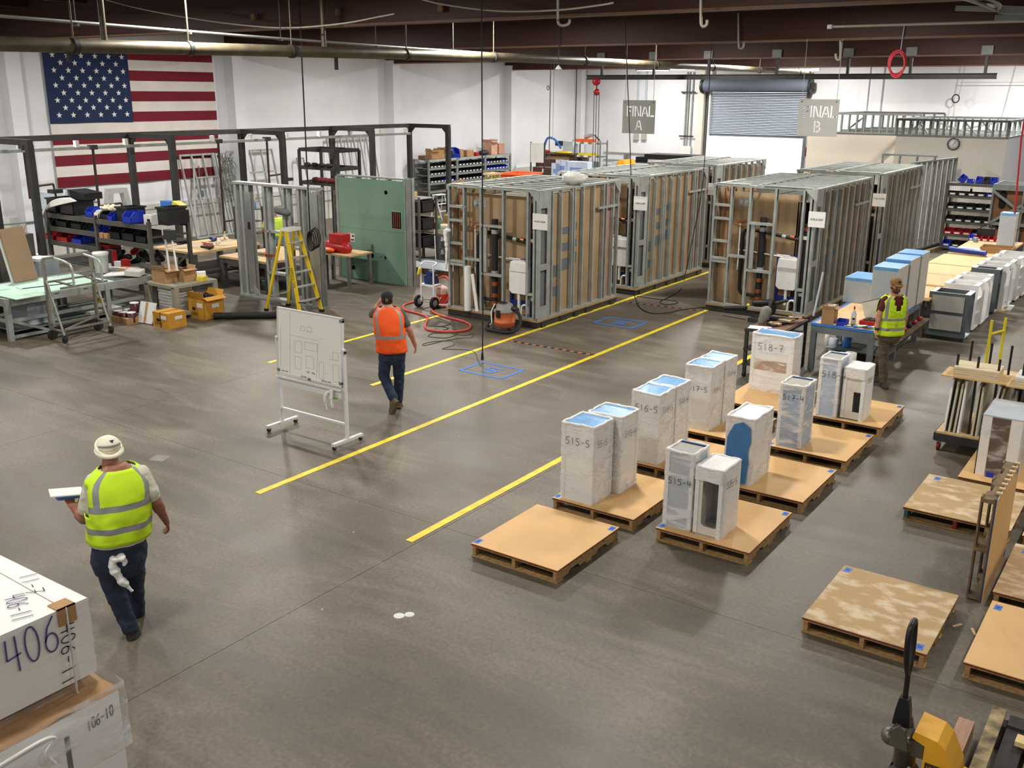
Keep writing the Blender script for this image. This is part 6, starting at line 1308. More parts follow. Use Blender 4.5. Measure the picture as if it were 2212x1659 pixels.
# white stool ladder and folded cartons below
t = thing('step_stool', 'white folding step stool before the far bin shelving', 'stool', (-22.8, 27.6, 0))
for y in (0, .5): bar('leg', t, white, (0, y, 0), (.12, y, .85), .03, .03); bar('leg', t, white, (.5, y, 0), (.2, y, .85), .03, .03)
bx('top_step', t, white, .05, .3, -.02, .52, .85, .88)
for z in (.3, .55): bar('step', t, white, (.5-.35*z, 0, z), (.5-.35*z, .5, z), .12, .02)
t = thing('flattened_cartons', 'bundle of folded cartons sticking up behind the nearest pod', 'cardboard', (-21.9, 28.0, .5))
for k in range(6): bx('folded_carton', t, ply if k % 2 else card, -.3, .3, .05*k, .05*k+.01, .0, .9-.1*k, rot=(-.3+.12*k, .15*k-.3, .2*k))
bx('red_base', t, red, -.3, .4, -.1, .3, -.5, .1)
# second yellow ladder and orange tub
t = thing('ladder_top', 'yellow step ladder standing beyond the nearest pod beside the orange tub', 'ladder', (-19.8, 27.2, 0)); H2 = 1.75
for y in (-.3, .3): bar('front_stile', t, yl, (.45, y, 0), (.08, y*.7, H2), .08, .03, ref=(0, 1, 0)); bar('rear_stile', t, yl, (-.45, y, 0), (-.08, y*.7, H2), .06, .03, ref=(0, 1, 0))
bx('top_cap', t, ply, -.2, .2, -.3, .3, H2, H2+.06)
for k in range(5): f_ = (k+1)/6; bar('step', t, yl, (.45-.37*f_, -.25, H2*f_), (.45-.37*f_, .25, H2*f_), .08, .025)
t = thing('orange_tub', 'bright orange plastic tub behind the nearest pod with paper labels', 'tub', at(1125, 386, y=28.5)); t.location.z = 0
part('tub', MB().loft([[(sx*w_, sy*d_, z) for sx, sy in ((-1, -1), (1, -1), (1, 1), (-1, 1))] for w_, d_, z in ((.38, .4, .8), (.5, .5, 1.7), (.54, .54, 1.7), (.54, .54, 1.76), (.46, .46, 1.76), (.36, .38, .9))], smooth=False), orange, t); bx('stand', t, steel_b, -.4, .4, -.4, .4, 0, .8); bx('label_card', t, paper, .05, .3, -.515, -.505, 1.3, 1.6)
t = thing('flip_chart', 'white paper chart on an easel behind the orange tub', 'easel', at(1160, 330, y=31)); t.location.z = 0; zz = at(1160, 330, y=31).z
bx('sheet', t, paper, -.28, .28, 0, .02, zz-.35, zz+.35)
for x in (-.3, .3): bar('leg', t, steel_b, (x, .05, 0), (x, .05, zz+.38), .04, .04)
# desks and cabinets at the far corner
def ybx(label, name, cat, px, py, y, w_, d, h, m_, z=None):
    p = at(px, py, y=y); zz = p.z; t = thing(name, label, cat, (p.x, y, 0)); bx('body', t, m_, -w_/2, w_/2, 0, d, 0, zz); return t, zz
brc = mat('brown_chest', (84, 58, 46), .5, 0, .1, 5)
for k, (px, py, m_, lab) in enumerate(((1188, 345, brc, 'dark brown tool chest beside the paper chart'), (1203, 340, mat('tan_bench', (190, 160, 110), .7), 'tan topped bench with yellow tools by the corner'), (1236, 342, brc, 'brown chest between tan bench and wire shelf'))):
    t, zz = ybx(lab, 'tool_chest', 'chest', px, py, 36.5+k*.6, 1.0, .6, .9, m_); bx('drawer_line', t, black, -.45, .45, -.006, 0, zz-.3, zz-.28); bx('drawer_line', t, black, -.45, .45, -.006, 0, zz-.6, zz-.58); bx('chest_top', t, wood_d, -.52, .52, -.02, .62, zz, zz+.04)
t, zz = ybx('dark brown two handled chest before the brown tool chests', 'tool_chest', 'chest', 1176, 362, 33.5, 1.1, .6, .9, brc)
for x in (-.3, .2): bx('handle', t, white, x, x+.12, -.02, 0, zz-.5, zz-.4)
bx('latch', t, white, -.1, .0, -.02, 0, zz-.2, zz-.05)
p = at(1192, 330, y=37.2)
t = thing('bench_goods', 'red and blue tools and a microwave box on the tan bench by the corner', 'tools', (p.x, 37.3, p.z)); bx('grey_box', t, cab_gl, .5, 1.0, 0, .4, .0, .5); bx('dark_front', t, steel_b, .1, .5, 0, .3, .3, .5); part('red_tools', MB().ball((-.6, 0, .05), (.5, .2, .08), seg=8), red, t); part('yellow_tools', MB().ball((.6, -.1, .04), (.5, .15, .06), seg=8), tapey, t); part('blue_hose', MB().tube(smooth_path([(-.5, 0, .1), (-.3, 0, .6), (.1, 0, .55), (.4, 0, .2)]), .05), tapeb, t); bx('support_shelf', t, wood_d, -1.1, 1.1, -.1, .5, -.06, -.0); bx('support_shelf', t, brc, -.9, 1.1, 0, .45, -1.0, -.06)
for k, (px, py, w_, h_, lab) in enumerate(((1200, 365, .35, .9, 'pale blue printed sign standing behind the nearest pod'), (1213, 358, .5, .6, 'light blue panel beside the printed sign'), (1245, 362, .9, .5, 'white and blue appliance carton behind the second pod'))):
    p = at(px, py, y=30.5); t = thing('printed_sign', lab, 'panel', (p.x, 30.5, 0)); bx('body', t, mat('ice_blue', (196, 214, 238), .5, 0, .05), -w_/2, w_/2, 0, .05 if k < 2 else .4, 0, p.z+.2); bx('print', t, mat('print_blue', (120, 150, 210), .6), -w_*.3, w_*.25, -.005, 0, p.z-.15, p.z)
# wire shelf in the corner
p = at(1238, 305, y=37.5); q = at(1297, 305, y=37.5); Wd = q.x-p.x
t = thing('corner_rack', 'grey post rack with orange bin on top in the far corner', 'rack', (p.x, 37.5, 0)); zt_ = p.z
for x in (0, Wd):
    for y in (0, .6): bar('post', t, galv_d, (x, y, 0), (x, y, zt_+.06), .05, .05)
for k in range(5):
    z = zt_-.55*k
    bx('shelf', t, galv_d, 0, Wd, 0, .6, z-.1, z-.04)
    for j in range(3): bx('shelf_tag', t, paper, .15+.4*j, .35+.4*j, -.01, -.002, z-.1, z-.02)
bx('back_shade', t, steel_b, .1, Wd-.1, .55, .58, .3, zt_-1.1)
for k, (m_, x, z, w_, h_, lab) in enumerate(((orange, .5, zt_-.04, .9, .14, 'flat orange bin on top of the corner post rack'), (tapey, .6, zt_-.59, .8, .1, 'yellow tools on the second shelf of the corner post rack'), (red, .3, zt_-1.14, .5, .14, 'red fittings on the third shelf of the corner post rack'), (galv_d, .9, zt_-1.14, .4, .3, 'grey canisters beside the red fittings in the corner rack'))):
    t = thing('rack_goods', lab, 'supplies', (p.x+x, 37.75, z)); bx('body', t, m_, -w_/2, w_/2, -.15, .15, 0, h_)
t = thing('silver_clamp', 'silver jointed clamp lying on the orange bin of the corner rack', 'tool', (p.x+.7, 37.75, zt_+.1)); part('clamp', MB().capsule((-.2, 0, .1), (.2, 0, .2), .1, .06, 8), chrome, t); part('clamp_arm', MB().capsule((.2, 0, .2), (.45, 0, -.02), .04, .04, 8), steel_b, t)
# orange lift nose, black pallets of goods, panel box on back wall
p = at(1330, 358, y=36)
t = thing('scissor_lift', 'orange and grey machine nose showing above the second pod', 'machine', (p.x, 36, 0)); bx('chassis', t, steel_b, -.8, .8, 0, 1.2, 0, p.z-.4); part('orange_cover', MB().prism([(-.5, p.z-.5), (.6, p.z-.5), (.5, p.z), (.3, p.z+.25), (.1, p.z+.2)], 0, .9, 'y'), mat('lift_orange', (240, 166, 36), .4, 0, .08), t); part('grey_cover', MB().prism([(-1.0, p.z-.5), (-.3, p.z-.5), (.1, p.z+.15), (-.1, p.z+.15)], -.02, .8, 'y'), cab_gl, t)
p = at(1445, 345, y=39)
t = thing('wrapped_goods', 'black topped goods stack before the back wall panel box', 'goods', (p.x, 39, 0)); bx('body', t, white, -1.0, 1.1, 0, 1.0, 0, p.z); bx('cover', t, black, -1.15, 1.1, -.05, 1.05, p.z, p.z+.2); bx('cover', t, black, -1.7, -.6, .2, 1.0, p.z-.2, p.z+.05)
def wl(px, py): return at(px, py, y=YW)
a, b_ = wl(1472, 315), wl(1493, 340)
t = thing('panel_box', 'white electrical panel box on the back wall beside the roller door', 'electrical panel', (0, YW-.16, 0)); bx('box', t, white, a.x, b_.x, 0, .15, .9, a.z)
for px in (1479, 1484, 1492): x = wl(px, 300).x; rod('conduit', t, galv, (x, .08, a.z), (x, .08, wl(px, 155).z), .028)
for pz in (199, 294): z = wl(1480, pz).z; bx('strap', t, steel_b, a.x-.1, b_.x+.1, .04, .06, z-.03, z+.03)
t = thing('wall_duct', 'white square downpipe up the back wall beside the roller door', 'duct', (wl(1515, 300).x, YW-.3, 0)); bx('duct', t, off, -.14, .14, 0, .3, 0, 6.3); bx('duct', t, cab_w, .3, .42, .1, .28, 0, 6.3)
for k, px in enumerate((1376, 1393)):
    t = thing('wall_conduit', 'pale conduit ending in a grey box behind the FINAL A sign, %s from the corner' % ORD[k], 'conduit', (wl(px, 300).x, YW-.1, 0)); rod('pipe', t, cab_gl, (0, .03, wl(px, 290).z), (0, .03, 6.3), .05); bx('box', t, cab_g, -.14, .1, -.02, .08, wl(px, 302).z, wl(px, 288).z)
t = thing('wall_rails', 'pair of grey trunking rails along the foot of the back wall', 'trunking', (0, YW-.08, 0))
for py in (330, 346, 358): z = wl(1350, py).z; bar('rail', t, cab_g, (-24.5, .03, z), (-20.5, .03, z), .04, .05)
for px in (1353, 1358): bx('switch_box', t, galv_d, wl(px, 340).x-.08, wl(px, 340).x+.08, -.03, .03, wl(px, 342).z, wl(px, 332).z)
t = thing('fire_sign', 'small red and white fire extinguisher sign beside the roller door', 'sign', (wl(1745, 330).x, YW-.03, wl(1745, 338).z)); bx('plate', t, red, -.1, .1, 0, .02, 0, .38); bx('print', t, white, -.05, .05, -.005, 0, .06, .3)
t = thing('cable_loop', 'dark cable loop hanging on the back wall above the office box', 'cable', (0, YW-.3, 0)); c = wl(2068, 213)
part('loop', MB().tube([(c.x+.13*math.cos(a), 0, c.z+.15*math.sin(a)) for a in np.linspace(0, 6.4, 22)], .022), rubber, t); rod('cable', t, cab_g, (c.x+.1, 0, c.z), (c.x+.25, 0, 6.2), .012); rod('cable', t, cab_g, (c.x, 0, c.z-.14), (c.x, 0, c.z-.9), .012); rod('cable', t, cab_g, (c.x+2.0, 0, 5.8), (c.x+1.7, 0, c.z-.9), .012); rod('cable', t, cab_g, (c.x+.1, 0, c.z+.6), (c.x+5, 0, c.z+.62), .01)
# fluorescent strips between the last beams
for k, (px, py, y) in enumerate(((1410, 152, 38.5), (1475, 150, 40.5), (1565, 146, 39.5), (1730, 152, 40))):
    p = at(px, py, y=y); t = thing('strip_lamp', 'narrow bright strip lamp by the roller door, %s from the flag wall' % ORD[k], 'lamp', p); bx('housing', t, reflm, -.75, .75, -.09, .09, 0, .06); bx('tube', t, mat('strip_glow', (255, 246, 220), .4, emit=7, var=0), -.7, .7, -.05, .05, -.02, 0); rod('hanger', t, steel_b, (-.6, 0, .05), (-.6, 0, 6.6-p.z), .01); rod('hanger', t, steel_b, (.6, 0, .05), (.6, 0, 6.6-p.z), .01)
# ------------------------------------------------------------------ people
def remeshed(name, mb, m_, parent, voxel=.008, it=4, wrinkle=0, fac=.5):
    o = part(name, mb, m_, parent)
    md = o.modifiers.new('remesh', 'REMESH'); md.mode = 'VOXEL'; md.voxel_size = voxel; md.use_smooth_shade = True
    s_ = o.modifiers.new('smooth', 'SMOOTH'); s_.factor = fac; s_.iterations = it
    dg = bpy.context.evaluated_depsgraph_get(); me = bpy.data.meshes.new_from_object(o.evaluated_get(dg)); o.modifiers.clear()
    if wrinkle:
        n = len(me.vertices); co = np.empty(n*3); me.vertices.foreach_get('co', co); nr = np.empty(n*3); me.vertices.foreach_get('normal', nr); co = co.reshape(-1, 3); nr = nr.reshape(-1, 3)
        d = np.array([noise.noise(Vector((c[0]*9, c[1]*9, c[2]*15))) + .5*noise.noise(Vector((c[0]*22+3, c[1]*22, c[2]*30))) for c in co])
        co += nr*(d*wrinkle)[:, None]; me.vertices.foreach_set('co', co.ravel())
    me.materials.clear(); me.materials.append(m_)
    for p in me.polygons: p.use_smooth = True
    o.data = me; return o
def hand(b, w, d, n, th, curl=.5, s=1.0):
    """palm from wrist w along d, palm normal n (fingers curl towards n), thumb side th"""
    d = Vector(d).normalized(); n = Vector(n); n = (n-d*n.dot(d)).normalized(); sd = d.cross(n).normalized()
    if sd.dot(Vector(th)) < 0: sd = -sd
    w = Vector(w); k = w+d*.045*s
    R = Matrix((sd, d, n)).transposed(); b.ball(k, (.040*s, .052*s, .016*s), R, 10); b.capsule(w-d*.02, w+d*.03, .027*s, .026*s, 10)
    for i, (off_, L_) in enumerate(((.030, .072), (.010, .08), (-.010, .075), (-.030, .06))):
        p = w+d*.085*s+sd*off_*s; dd = (d+sd*off_*3).normalized(); c = curl
        for j, fr in enumerate((.42, .33, .25)):
            dd = (dd*math.cos(c*.7)+n*math.sin(c*.7)).normalized() if j or c > .3 else dd; q = p+dd*L_*fr*s
            b.capsule(p, q, (.0098-.001*j)*s, (.009-.001*j)*s, 8); p = q
    p = w+d*.03*s+sd*.03*s; dd = (d*.75+sd*.75+n*.25).normalized()
    for j, fr in enumerate((.045, .035)): q = p+dd*fr*s; b.capsule(p, q, .012*s, .010*s, 8); p = q; dd = (dd+n*.4+d*.2).normalized()
class Man: pass
def person(label, base, J, facing, headf, size=1.0, girth=1.0, skinm=skin, pants=None, shirt=None, sleeve=.6, shoe=None, vest=None, hands=None, hem=.0, name='person'):
    """J: joint -> (px, py, depth offset) on an upright plane through the base point"""
    B = at(*base); h = Vector((B.x, B.y, 0)).normalized(); D0 = B.dot(h)
    def pl(px, py, d=0):
        r = fw + rt*((px-1106)/F_PX) - up*((py-829.5)/F_PX); t_ = (D0+d-CAM.dot(h))/r.dot(h); return CAM + r*t_ - B
    P = {k: pl(*v) for k, v in J.items()}
    t = thing(name, label, 'person', (B.x, B.y, 0)); M = Man(); M.t = t; M.P = P; M.pl = pl
    f = Vector((facing[0], facing[1], 0)).normalized(); s = Vector((f.y, -f.x, 0))   # s: the person's right
    hf = Vector(headf).normalized(); hs = Vector((hf.y, -hf.x, 0)).normalized(); hu = hs.cross(hf); M.f, M.s, M.hf, M.hs, M.hu = f, s, hf, hs, hu
    g = girth; H_ = P['head']; R = Matrix((hs, hf, hu)).transposed(); M.R = R
    pelv = (P['hipL']+P['hipR'])/2; sh = (P['shL']+P['shR'])/2; up_ = (sh-pelv).normalized()
    hw = (P['shR']-P['shL']).length/2
    # centre line
    def cl(u): return pelv.lerp(sh, u) + (-f*.02*math.sin(u*math.pi))
    prof = [(-.20, .150, .115), (-.05, .172, .13), (.12, .172, .132), (.35, .168, .13), (.6, .178, .132), (.82, .184, .122), (.95, .184, .108), (1.04, .160, .09), (1.12, .105, .072), (1.18, .065, .06)]
    def ring(u, a, b_, n=28, grow=0, seed=None, amp=0):
        c = cl(u); out = []
        for k in range(n):
            th = 2*math.pi*k/n; x = (a*g+grow)*math.copysign(abs(math.cos(th))**.85, math.cos(th)); y = (b_*g+grow)*math.copysign(abs(math.sin(th))**.85, math.sin(th))
            w_ = 0
            if amp: w_ = amp*(noise.noise(Vector((th*2.2, u*7, seed)))+.6*noise.noise(Vector((th*5, u*16, seed+4))))
            out.append(c + s*(x*(1+w_/max(a, .05))) + f*(y*(1+w_/max(b_, .05))))
        return out
    M.ring = ring; M.cl = cl; M.prof = prof
    b = MB()
    b.ball(H_+hu*.02, (.076, .094, .092), R, 18); b.ball(H_-hu*.045+hf*.018, (.056, .066, .07), R, 14); b.ball(H_-hu*.09+hf*.05, (.03, .026, .022), R, 10)
    b.capsule(H_+hf*.092-hu*.0, H_+hf*.112-hu*.032, .010, .015, 8); b.ball(H_+hf*.085+hu*.03, (.055, .016, .012), R, 8); b.ball(H_+hf*.088-hu*.062, (.026, .014, .008), R, 8); b.ball(H_+hf*.088-hu*.073, (.023, .013, .008), R, 8)
    for sg in (-1, 1): b.ball(H_+hs*sg*.078-hu*.008-hf*.005, (.010, .022, .033), R, 8); b.ball(H_+hs*sg*.038+hf*.062-hu*.025, (.024, .022, .022), R, 8)
    nk = P.get('neck', sh+up_*.1); b.capsule(nk-up_*.05, H_-hu*.06-hf*.015, .062*g**.5, .058*g**.3, 14)
    b.loft([ring(u, a*.93, b_*.93) for u, a, b_ in prof], smooth=True)
    for S in 'LR':
        b.capsule(P['sh'+S], P['el'+S], .053*g, .045*g**.5); b.capsule(P['el'+S], P['wr'+S], .044*g**.6, .029); b.ball(P['sh'+S], .054*g)
        b.capsule(P['el'+S], P['el'+S].lerp(P['wr'+S], .35), .043*g**.6, .045*g**.6)
        b.capsule(P['hip'+S], P['kn'+S], .08*g, .055); b.capsule(P['kn'+S], P['an'+S], .052, .036); b.capsule(P['an'+S], P['an'+S].lerp(P['to'+S], .5), .03, .022)
        hd = hands[S]; hand(b, P['wr'+S], P['ha'+S]-P['wr'+S], hd[0], hd[1], hd[2])
    remeshed('body', b, skinm, t, .0075, 3)
    # trousers
    b = MB(); b.loft([ring(u, a, b_, grow=.012) for u, a, b_ in ((-.3, .10, .09), (-.2, .15, .12), (-.08, .168, .135), (.05, .168, .132), (.18, .168, .13), (.3, .158, .122))], smooth=True)
    for S in 'LR':
        b.capsule(P['hip'+S]+up_*-.0, P['kn'+S], .098*g, .08*g**.5); b.capsule(P['kn'+S], P['an'+S], .077*g**.5, .068); b.capsule(P['an'+S].lerp(P['kn'+S], .12), P['an'+S].lerp(P['kn'+S], -.06), .072, .07)
    remeshed('trousers', b, pants, t, .011, 5, .010)
    # shoes
    for S in 'LR':
        an, to = P['an'+S], P['to'+S]; d = (to-an); b = MB(); he = P['he'+S] if 'he'+S in P else an+Vector((0, 0, -.07))-Vector((d.x, d.y, 0)).normalized()*.05
        b.capsule(an+(an-he)*.25, he, .052, .045); b.capsule(he, to, .045, .048); b.capsule(an, he.lerp(to, .65), .052, .045); b.capsule(an.lerp(he, .5), he.lerp(to, .8), .05, .046)
        remeshed('shoe', b, shoe, t, .009, 3)
        dd = (to-he).normalized(); dn = (he-an).normalized(); dn = (dn-dd*dn.dot(dd)).normalized(); sdv = dd.cross(dn)
        b = MB(); o = he-dd*.045+dn*.03; L_ = (to-he).length+.095
        out = [o+dd*L_*u+sdv*w_ for u, w_ in ((0, -.025), (.12, -.036), (.35, -.032), (.7, -.045), (.92, -.035), (1, -.012), (1, .012), (.92, .035), (.7, .045), (.35, .032), (.12, .036), (0, .025))]
        b.loft([out, [p+dn*.018 for p in out]], smooth=False); part('sole', b, getattr(shoe, 'sole', None) or MATS['shoe_sole'], t)
    # shirt
    b = MB(); b.loft([ring(u, a, b_, grow=.015) for u, a, b_ in [(.19, .172, .136), (.28, .170, .133)]+prof[3:9]], smooth=True)
    for S in 'LR': e = P['sh'+S].lerp(P['el'+S], sleeve); b.capsule(P['sh'+S], e, .064*g, .062*g**.8); b.ball(P['sh'+S]-up_*.015, .064*g)
    remeshed('shirt', b, shirt, t, .010, 4, .006)
    # vest
    if vest:
        us = vest['levels']; n = 48; rings = []; mb = MB()
        def vp(u):
            xs_ = [p[0] for p in prof]; return np.interp(u, xs_, [p[1] for p in prof]), np.interp(u, xs_, [p[2] for p in prof])
        for u, fl_ in us:
            a, b_ = vp(u); rings.append(ring(u, a, b_, n, vest.get('grow', .03)+fl_, vest.get('seed', 1), .008 if u < .9 else .002))
        vs = [v for r in rings for v in r]; fs = []; mi = []
        for j in range(len(us)-1):
            um = (us[j][0]+us[j+1][0])/2
            for k in range(n):
                th = 2*math.pi*(k+.5)/n; ct, st = math.cos(th), math.sin(th)
                if vest['cut'](um, ct, st): continue
                fs.append((j*n+k, j*n+(k+1) % n, (j+1)*n+(k+1) % n, (j+1)*n+k)); mi.append(vest['band'](um, ct, st))
        mb.v = [tuple(v) for v in vs]; mb.f = fs; mb.mi = mi; mb.sm = [True]*len(fs)
        o = part('safety_vest', mb, vest['mats'], t); md = o.modifiers.new('thickness', 'SOLIDIFY'); md.thickness = .006; md.offset = 1
    return M
mat('shoe_sole', (120, 104, 80), .8, 0, .1, 30)
denim = mat('dark_denim', (34, 46, 66), .85, 0, .25, 14, .2); denim2 = mat('blue_denim', (40, 54, 80), .85, 0, .28, 14, .2); khaki = mat('olive_trousers', (96, 84, 68), .85, 0, .15, 14, .2)
hiv = mat('lime_vest', (200, 236, 30), .7, 0, .05, 8, .15); hio = mat('orange_vest', (250, 92, 24), .7, 0, .05, 8, .15); refl = mat('reflective_band', (146, 148, 146), .5, .2, .06, 8)
tee_w = mat('cream_shirt', (206, 204, 186), .85, 0, .06, 14, .2); tee_g = mat('charcoal_shirt', (88, 84, 84), .85, 0, .08, 14, .2); tee_m = mat('maroon_shirt', (84, 18, 26), .85, 0, .1, 14, .2); tee_l = mat('lime_shirt', (190, 222, 70), .8, 0, .06, 10, .2)
boot = mat('dark_boot', (48, 42, 38), .7, 0, .2, 20); boot2 = mat('tan_boot', (110, 92, 66), .8, 0, .2, 20)
# man with white headscarf, nearest
VD = Vector((-6.9, 4.3, 0)).normalized(); VR = Vector((VD.y, -VD.x, 0))
def lv_(*a): return [(u, fl_) for u, fl_ in a]
def vest_levels(lo, hi, marks, n=22):
    xs = sorted(set([round(lo+(hi-lo)*k/n, 4) for k in range(n+1)]+list(marks))); return [(u, .03*max(0, (.25-u))*1.0) for u in xs]
fdir = VD*1.0 + VR*(-.18)
J2 = dict(head=(235, 972, .28), neck=(238, 1003, .22), shL=(203, 1042, .18), shR=(303, 1024, .16), elL=(181, 1120, .22), wrL=(160, 1098, .42), haL=(152, 1084, .50), elR=(337, 1085, .14), wrR=(358, 1124, .26), haR=(366, 1142, .3),
          hipL=(232, 1199, .16), hipR=(283, 1192, .14), knL=(250, 1283, .12), anL=(280, 1352, .06), toL=(306, 1379, .17), heL=(286, 1380, .03), knR=(289, 1262, .38), anR=(296, 1322, .42), toR=(310, 1336, .60), heR=(297, 1342, .44))
def bands(ubands, vlo, vhi, vtop, vbot):
    def bd(u, ct, st):
        for a, b_ in ubands:
            if a < u < b_: return 1
        if vbot < u < vtop and vlo < abs(ct) < vhi: return 1
        return 0
    return bd
M2 = person('man in lime vest and white headscarf walking away with papers in his hand', (291, 1383), J2, (fdir.x, fdir.y), (fdir.x, fdir.y, -.12), girth=1.22, skinm=skin_d, pants=denim, shirt=tee_w, sleeve=.72, shoe=boot,
    vest=dict(levels=vest_levels(.24, 1.15, (.40, .48, .68, .76)), grow=.036, seed=3, mats=[hiv, refl], cut=lambda u, ct, st: u > .60 and u < 1.0 and abs(ct) > .93, band=bands(((.40, .48), (.68, .76)), .58, .78, 1.16, .76)),
    hands=dict(L=(Vector((0, 0, 1)), VR, .35), R=(-VR, VD, .9)))
t = M2.t; P = M2.P; H_ = P['head']; hf, hs, hu, R = M2.hf, M2.hs, M2.hu, M2.R
wm = mat('scarf_white', (232, 226, 204), .8, 0, .06, 14, .3); b = MB(); b.ball(H_+hu*.035-hf*.008, (.094, .11, .092), R, 20); remeshed('headscarf', b, wm, t, .009, 3, .004)
b = MB(); b.tube([H_+hs*.094*math.cos(a)+hf*(.108*math.sin(a)-.008)+hu*(.0+.035*math.sin(a)) for a in np.linspace(0, 6.284, 30)], .020, 8); b.tube([H_+hs*.092*math.cos(a)+hf*(.104*math.sin(a)-.01)+hu*(.03+.06*math.sin(a)) for a in np.linspace(0, 6.284, 30)], .014, 8)
part('scarf_roll', b, wm, t); b = MB(); b.tube([H_+hs*.088*math.cos(a)+hf*(.108*math.sin(a)-.006)+hu*.052 for a in np.linspace(3.6, 5.8, 12)], .010, 6); part('grey_stripe', b, refl, t)
b = MB(); c = H_-hf*.105+hu*.088+hs*.012; b.add([c-hs*.02+hu*.01, c+hs*.02+hu*.012, c+hs*.004-hu*.014], [(0, 1, 2)]); part('mark', b, inkblue, t)
q0 = [M2.pl(px_, py_, -.02) for px_, py_ in ((252, 1203), (243, 1216), (252, 1238), (269, 1260), (287, 1278))]; b = MB(); b.ball(q0[0]+Vector((0, 0, -.01))+M2.s*.03, (.07, .04, .045), None, 10); b.ball(q0[0]+M2.s*.05+Vector((0, 0, -.05)), (.035, .03, .05), None, 8); b.tube(smooth_path(q0), [.045]*4+[.036]*4+[.042]*4+[.03]*4+[.034]*4+[.018]*4+[.024], 8); remeshed('white_rag', b, paper, t, .008, 2, .014)
c = P['haL']+Vector((0, 0, .035))+M2.B if hasattr(M2, 'B') else P['haL']+Vector((0, 0, .03))
wp = Vector(M2.t.location)+P['haL']
t = thing('paper_bundle', 'folded white paper over a blue pouch held by the man in the white headscarf', 'papers', wp+Vector((0, 0, .03)), math.atan2(VR.y, VR.x))
bx('paper_sheet', t, paper, -.15, .10, -.06, .12, .045, .055, rot=(.0, .1, .1)); part('blue_pouch', MB().capsule((-.08, .03, .012), (.07, .03, .012), .03, .03, 10), mat('pouch_blue', (90, 130, 220), .5), t)
# man in the orange vest
VD1 = Vector((-9.1, 10.1, 0)).normalized(); VR1 = Vector((VD1.y, -VD1.x, 0)); f1 = VD1+VR1*.02
J1 = dict(head=(836, 646, .14), neck=(838, 662, .10), shL=(811, 674, .08), shR=(866, 678, .06), elL=(803, 681, .30), wrL=(817, 656, .36), haL=(821, 649, .34), elR=(884, 712, .06), wrR=(896, 744, .16), haR=(899, 756, .2),
          hipL=(833, 762, .06), hipR=(861, 760, .06), knL=(829, 812, .14), anL=(848, 857, .02), heL=(853, 868, -.03), toL=(846, 888, .02), knR=(862, 812, .18), anR=(860, 862, .26), heR=(861, 874, .25), toR=(865, 878, .42))
M1 = person('man in orange vest and backward black cap walking down the aisle', (846, 894), J1, (f1.x, f1.y), (f1.x, f1.y, -.05), girth=1.02, pants=denim2, shirt=tee_g, sleeve=.65, shoe=boot2,
    vest=dict(levels=vest_levels(.03, 1.15, (.40, .48)), grow=.034, seed=8, mats=[hio, refl], cut=lambda u, ct, st: u > .62 and u < 1.0 and abs(ct) > .93, band=bands(((.40, .48),), .58, .78, 1.16, .48)),
    hands=dict(L=(VR1, Vector((0, 0, 1)), .3), R=(-VR1, VD1, .6)))
t = M1.t; H_ = M1.P['head']; hf, hs, hu, R = M1.hf, M1.hs, M1.hu, M1.R
capm = mat('cap_black', (30, 30, 34), .85, 0, .1, 30); b = MB(); b.ball(H_+hu*.035, (.086, .104, .088), R, 18); b.ball(H_-hu*.0-hf*.02, (.08, .085, .055), R, 14); o = remeshed('cap', b, capm, t, .008, 3)
b = MB(); b.prism([(x, y) for x, y in arc(0, 0, .07, .075, 180, 360, 10)], -.004, .004); o = part('cap_brim', b, capm, t); Mb = Matrix((hs, hf, hu)).transposed().to_4x4(); Mb.translation = H_-hf*.07-hu*.035; o.matrix_local = Mb @ Matrix.Rotation(math.radians(-62), 4, 'X')
bk = frame_M(H_-hf*.112+hu*.002, hs, hu); font_text('cap_emblem', t, 'D', mat('emblem_yellow', (220, 180, 60), .6, 0, 0), bk, .05, .002); b = MB(); b.ball(H_-hu*.035-hf*.02, (.078, .08, .045), R, 12); remeshed('hair', b, mat('dark_hair', (40, 30, 24), .8, 0, .2, 60), t, .008, 2)
# man in the yellow vest by the bench
VD3 = Vector((-3.7, 15.4, 0)).normalized(); VR3 = Vector((VD3.y, -VD3.x, 0)); f3 = -VD3*.8+VR3*.55
J3 = dict(head=(1935, 616, -.03), neck=(1933, 635, 0.0), shR=(1914, 648, -.10), shL=(1948, 645, .12), elR=(1899, 680, -.14), wrR=(1894, 713, -.18), haR=(1891, 725, -.21), elL=(1956, 678, .22), wrL=(1952, 706, .2), haL=(1950, 716, .17),
          hipR=(1911, 720, -.04), hipL=(1930, 717, .10), knR=(1908, 772, .02), anR=(1908, 822, .06), heR=(1907, 832, .06), toR=(1913, 839, -.10), knL=(1903, 765, .18), anL=(1892, 808, .40), heL=(1890, 818, .42), toL=(1895, 824, .26))
M3 = person('bearded man in lime vest and brown cap striding past the steel workbench', (1909, 836), J3, (f3.x, f3.y), (-VD3.x*.9+VR3.x*.5, -VD3.y*.9+VR3.y*.5, -.05), girth=1.04, skinm=skin, pants=khaki, shirt=tee_m, sleeve=.58, shoe=boot,
    vest=dict(levels=vest_levels(-.04, 1.13, (.12, .20, .40, .48)), grow=.034, seed=12, mats=[hiv, refl], cut=lambda u, ct, st: (u > .62 and u < 1.0 and abs(ct) > .93) or (st > 0 and u > .62 and abs(ct) < (u-.62)*.85), band=bands(((.12, .20), (.40, .48)), .58, .76, 1.14, .48)),
    hands=dict(R=(VR3, -VD3, .8), L=(-VR3, -VD3, .8)))
t = M3.t; P = M3.P; H_ = P['head']; hf, hs, hu, R = M3.hf, M3.hs, M3.hu, M3.R
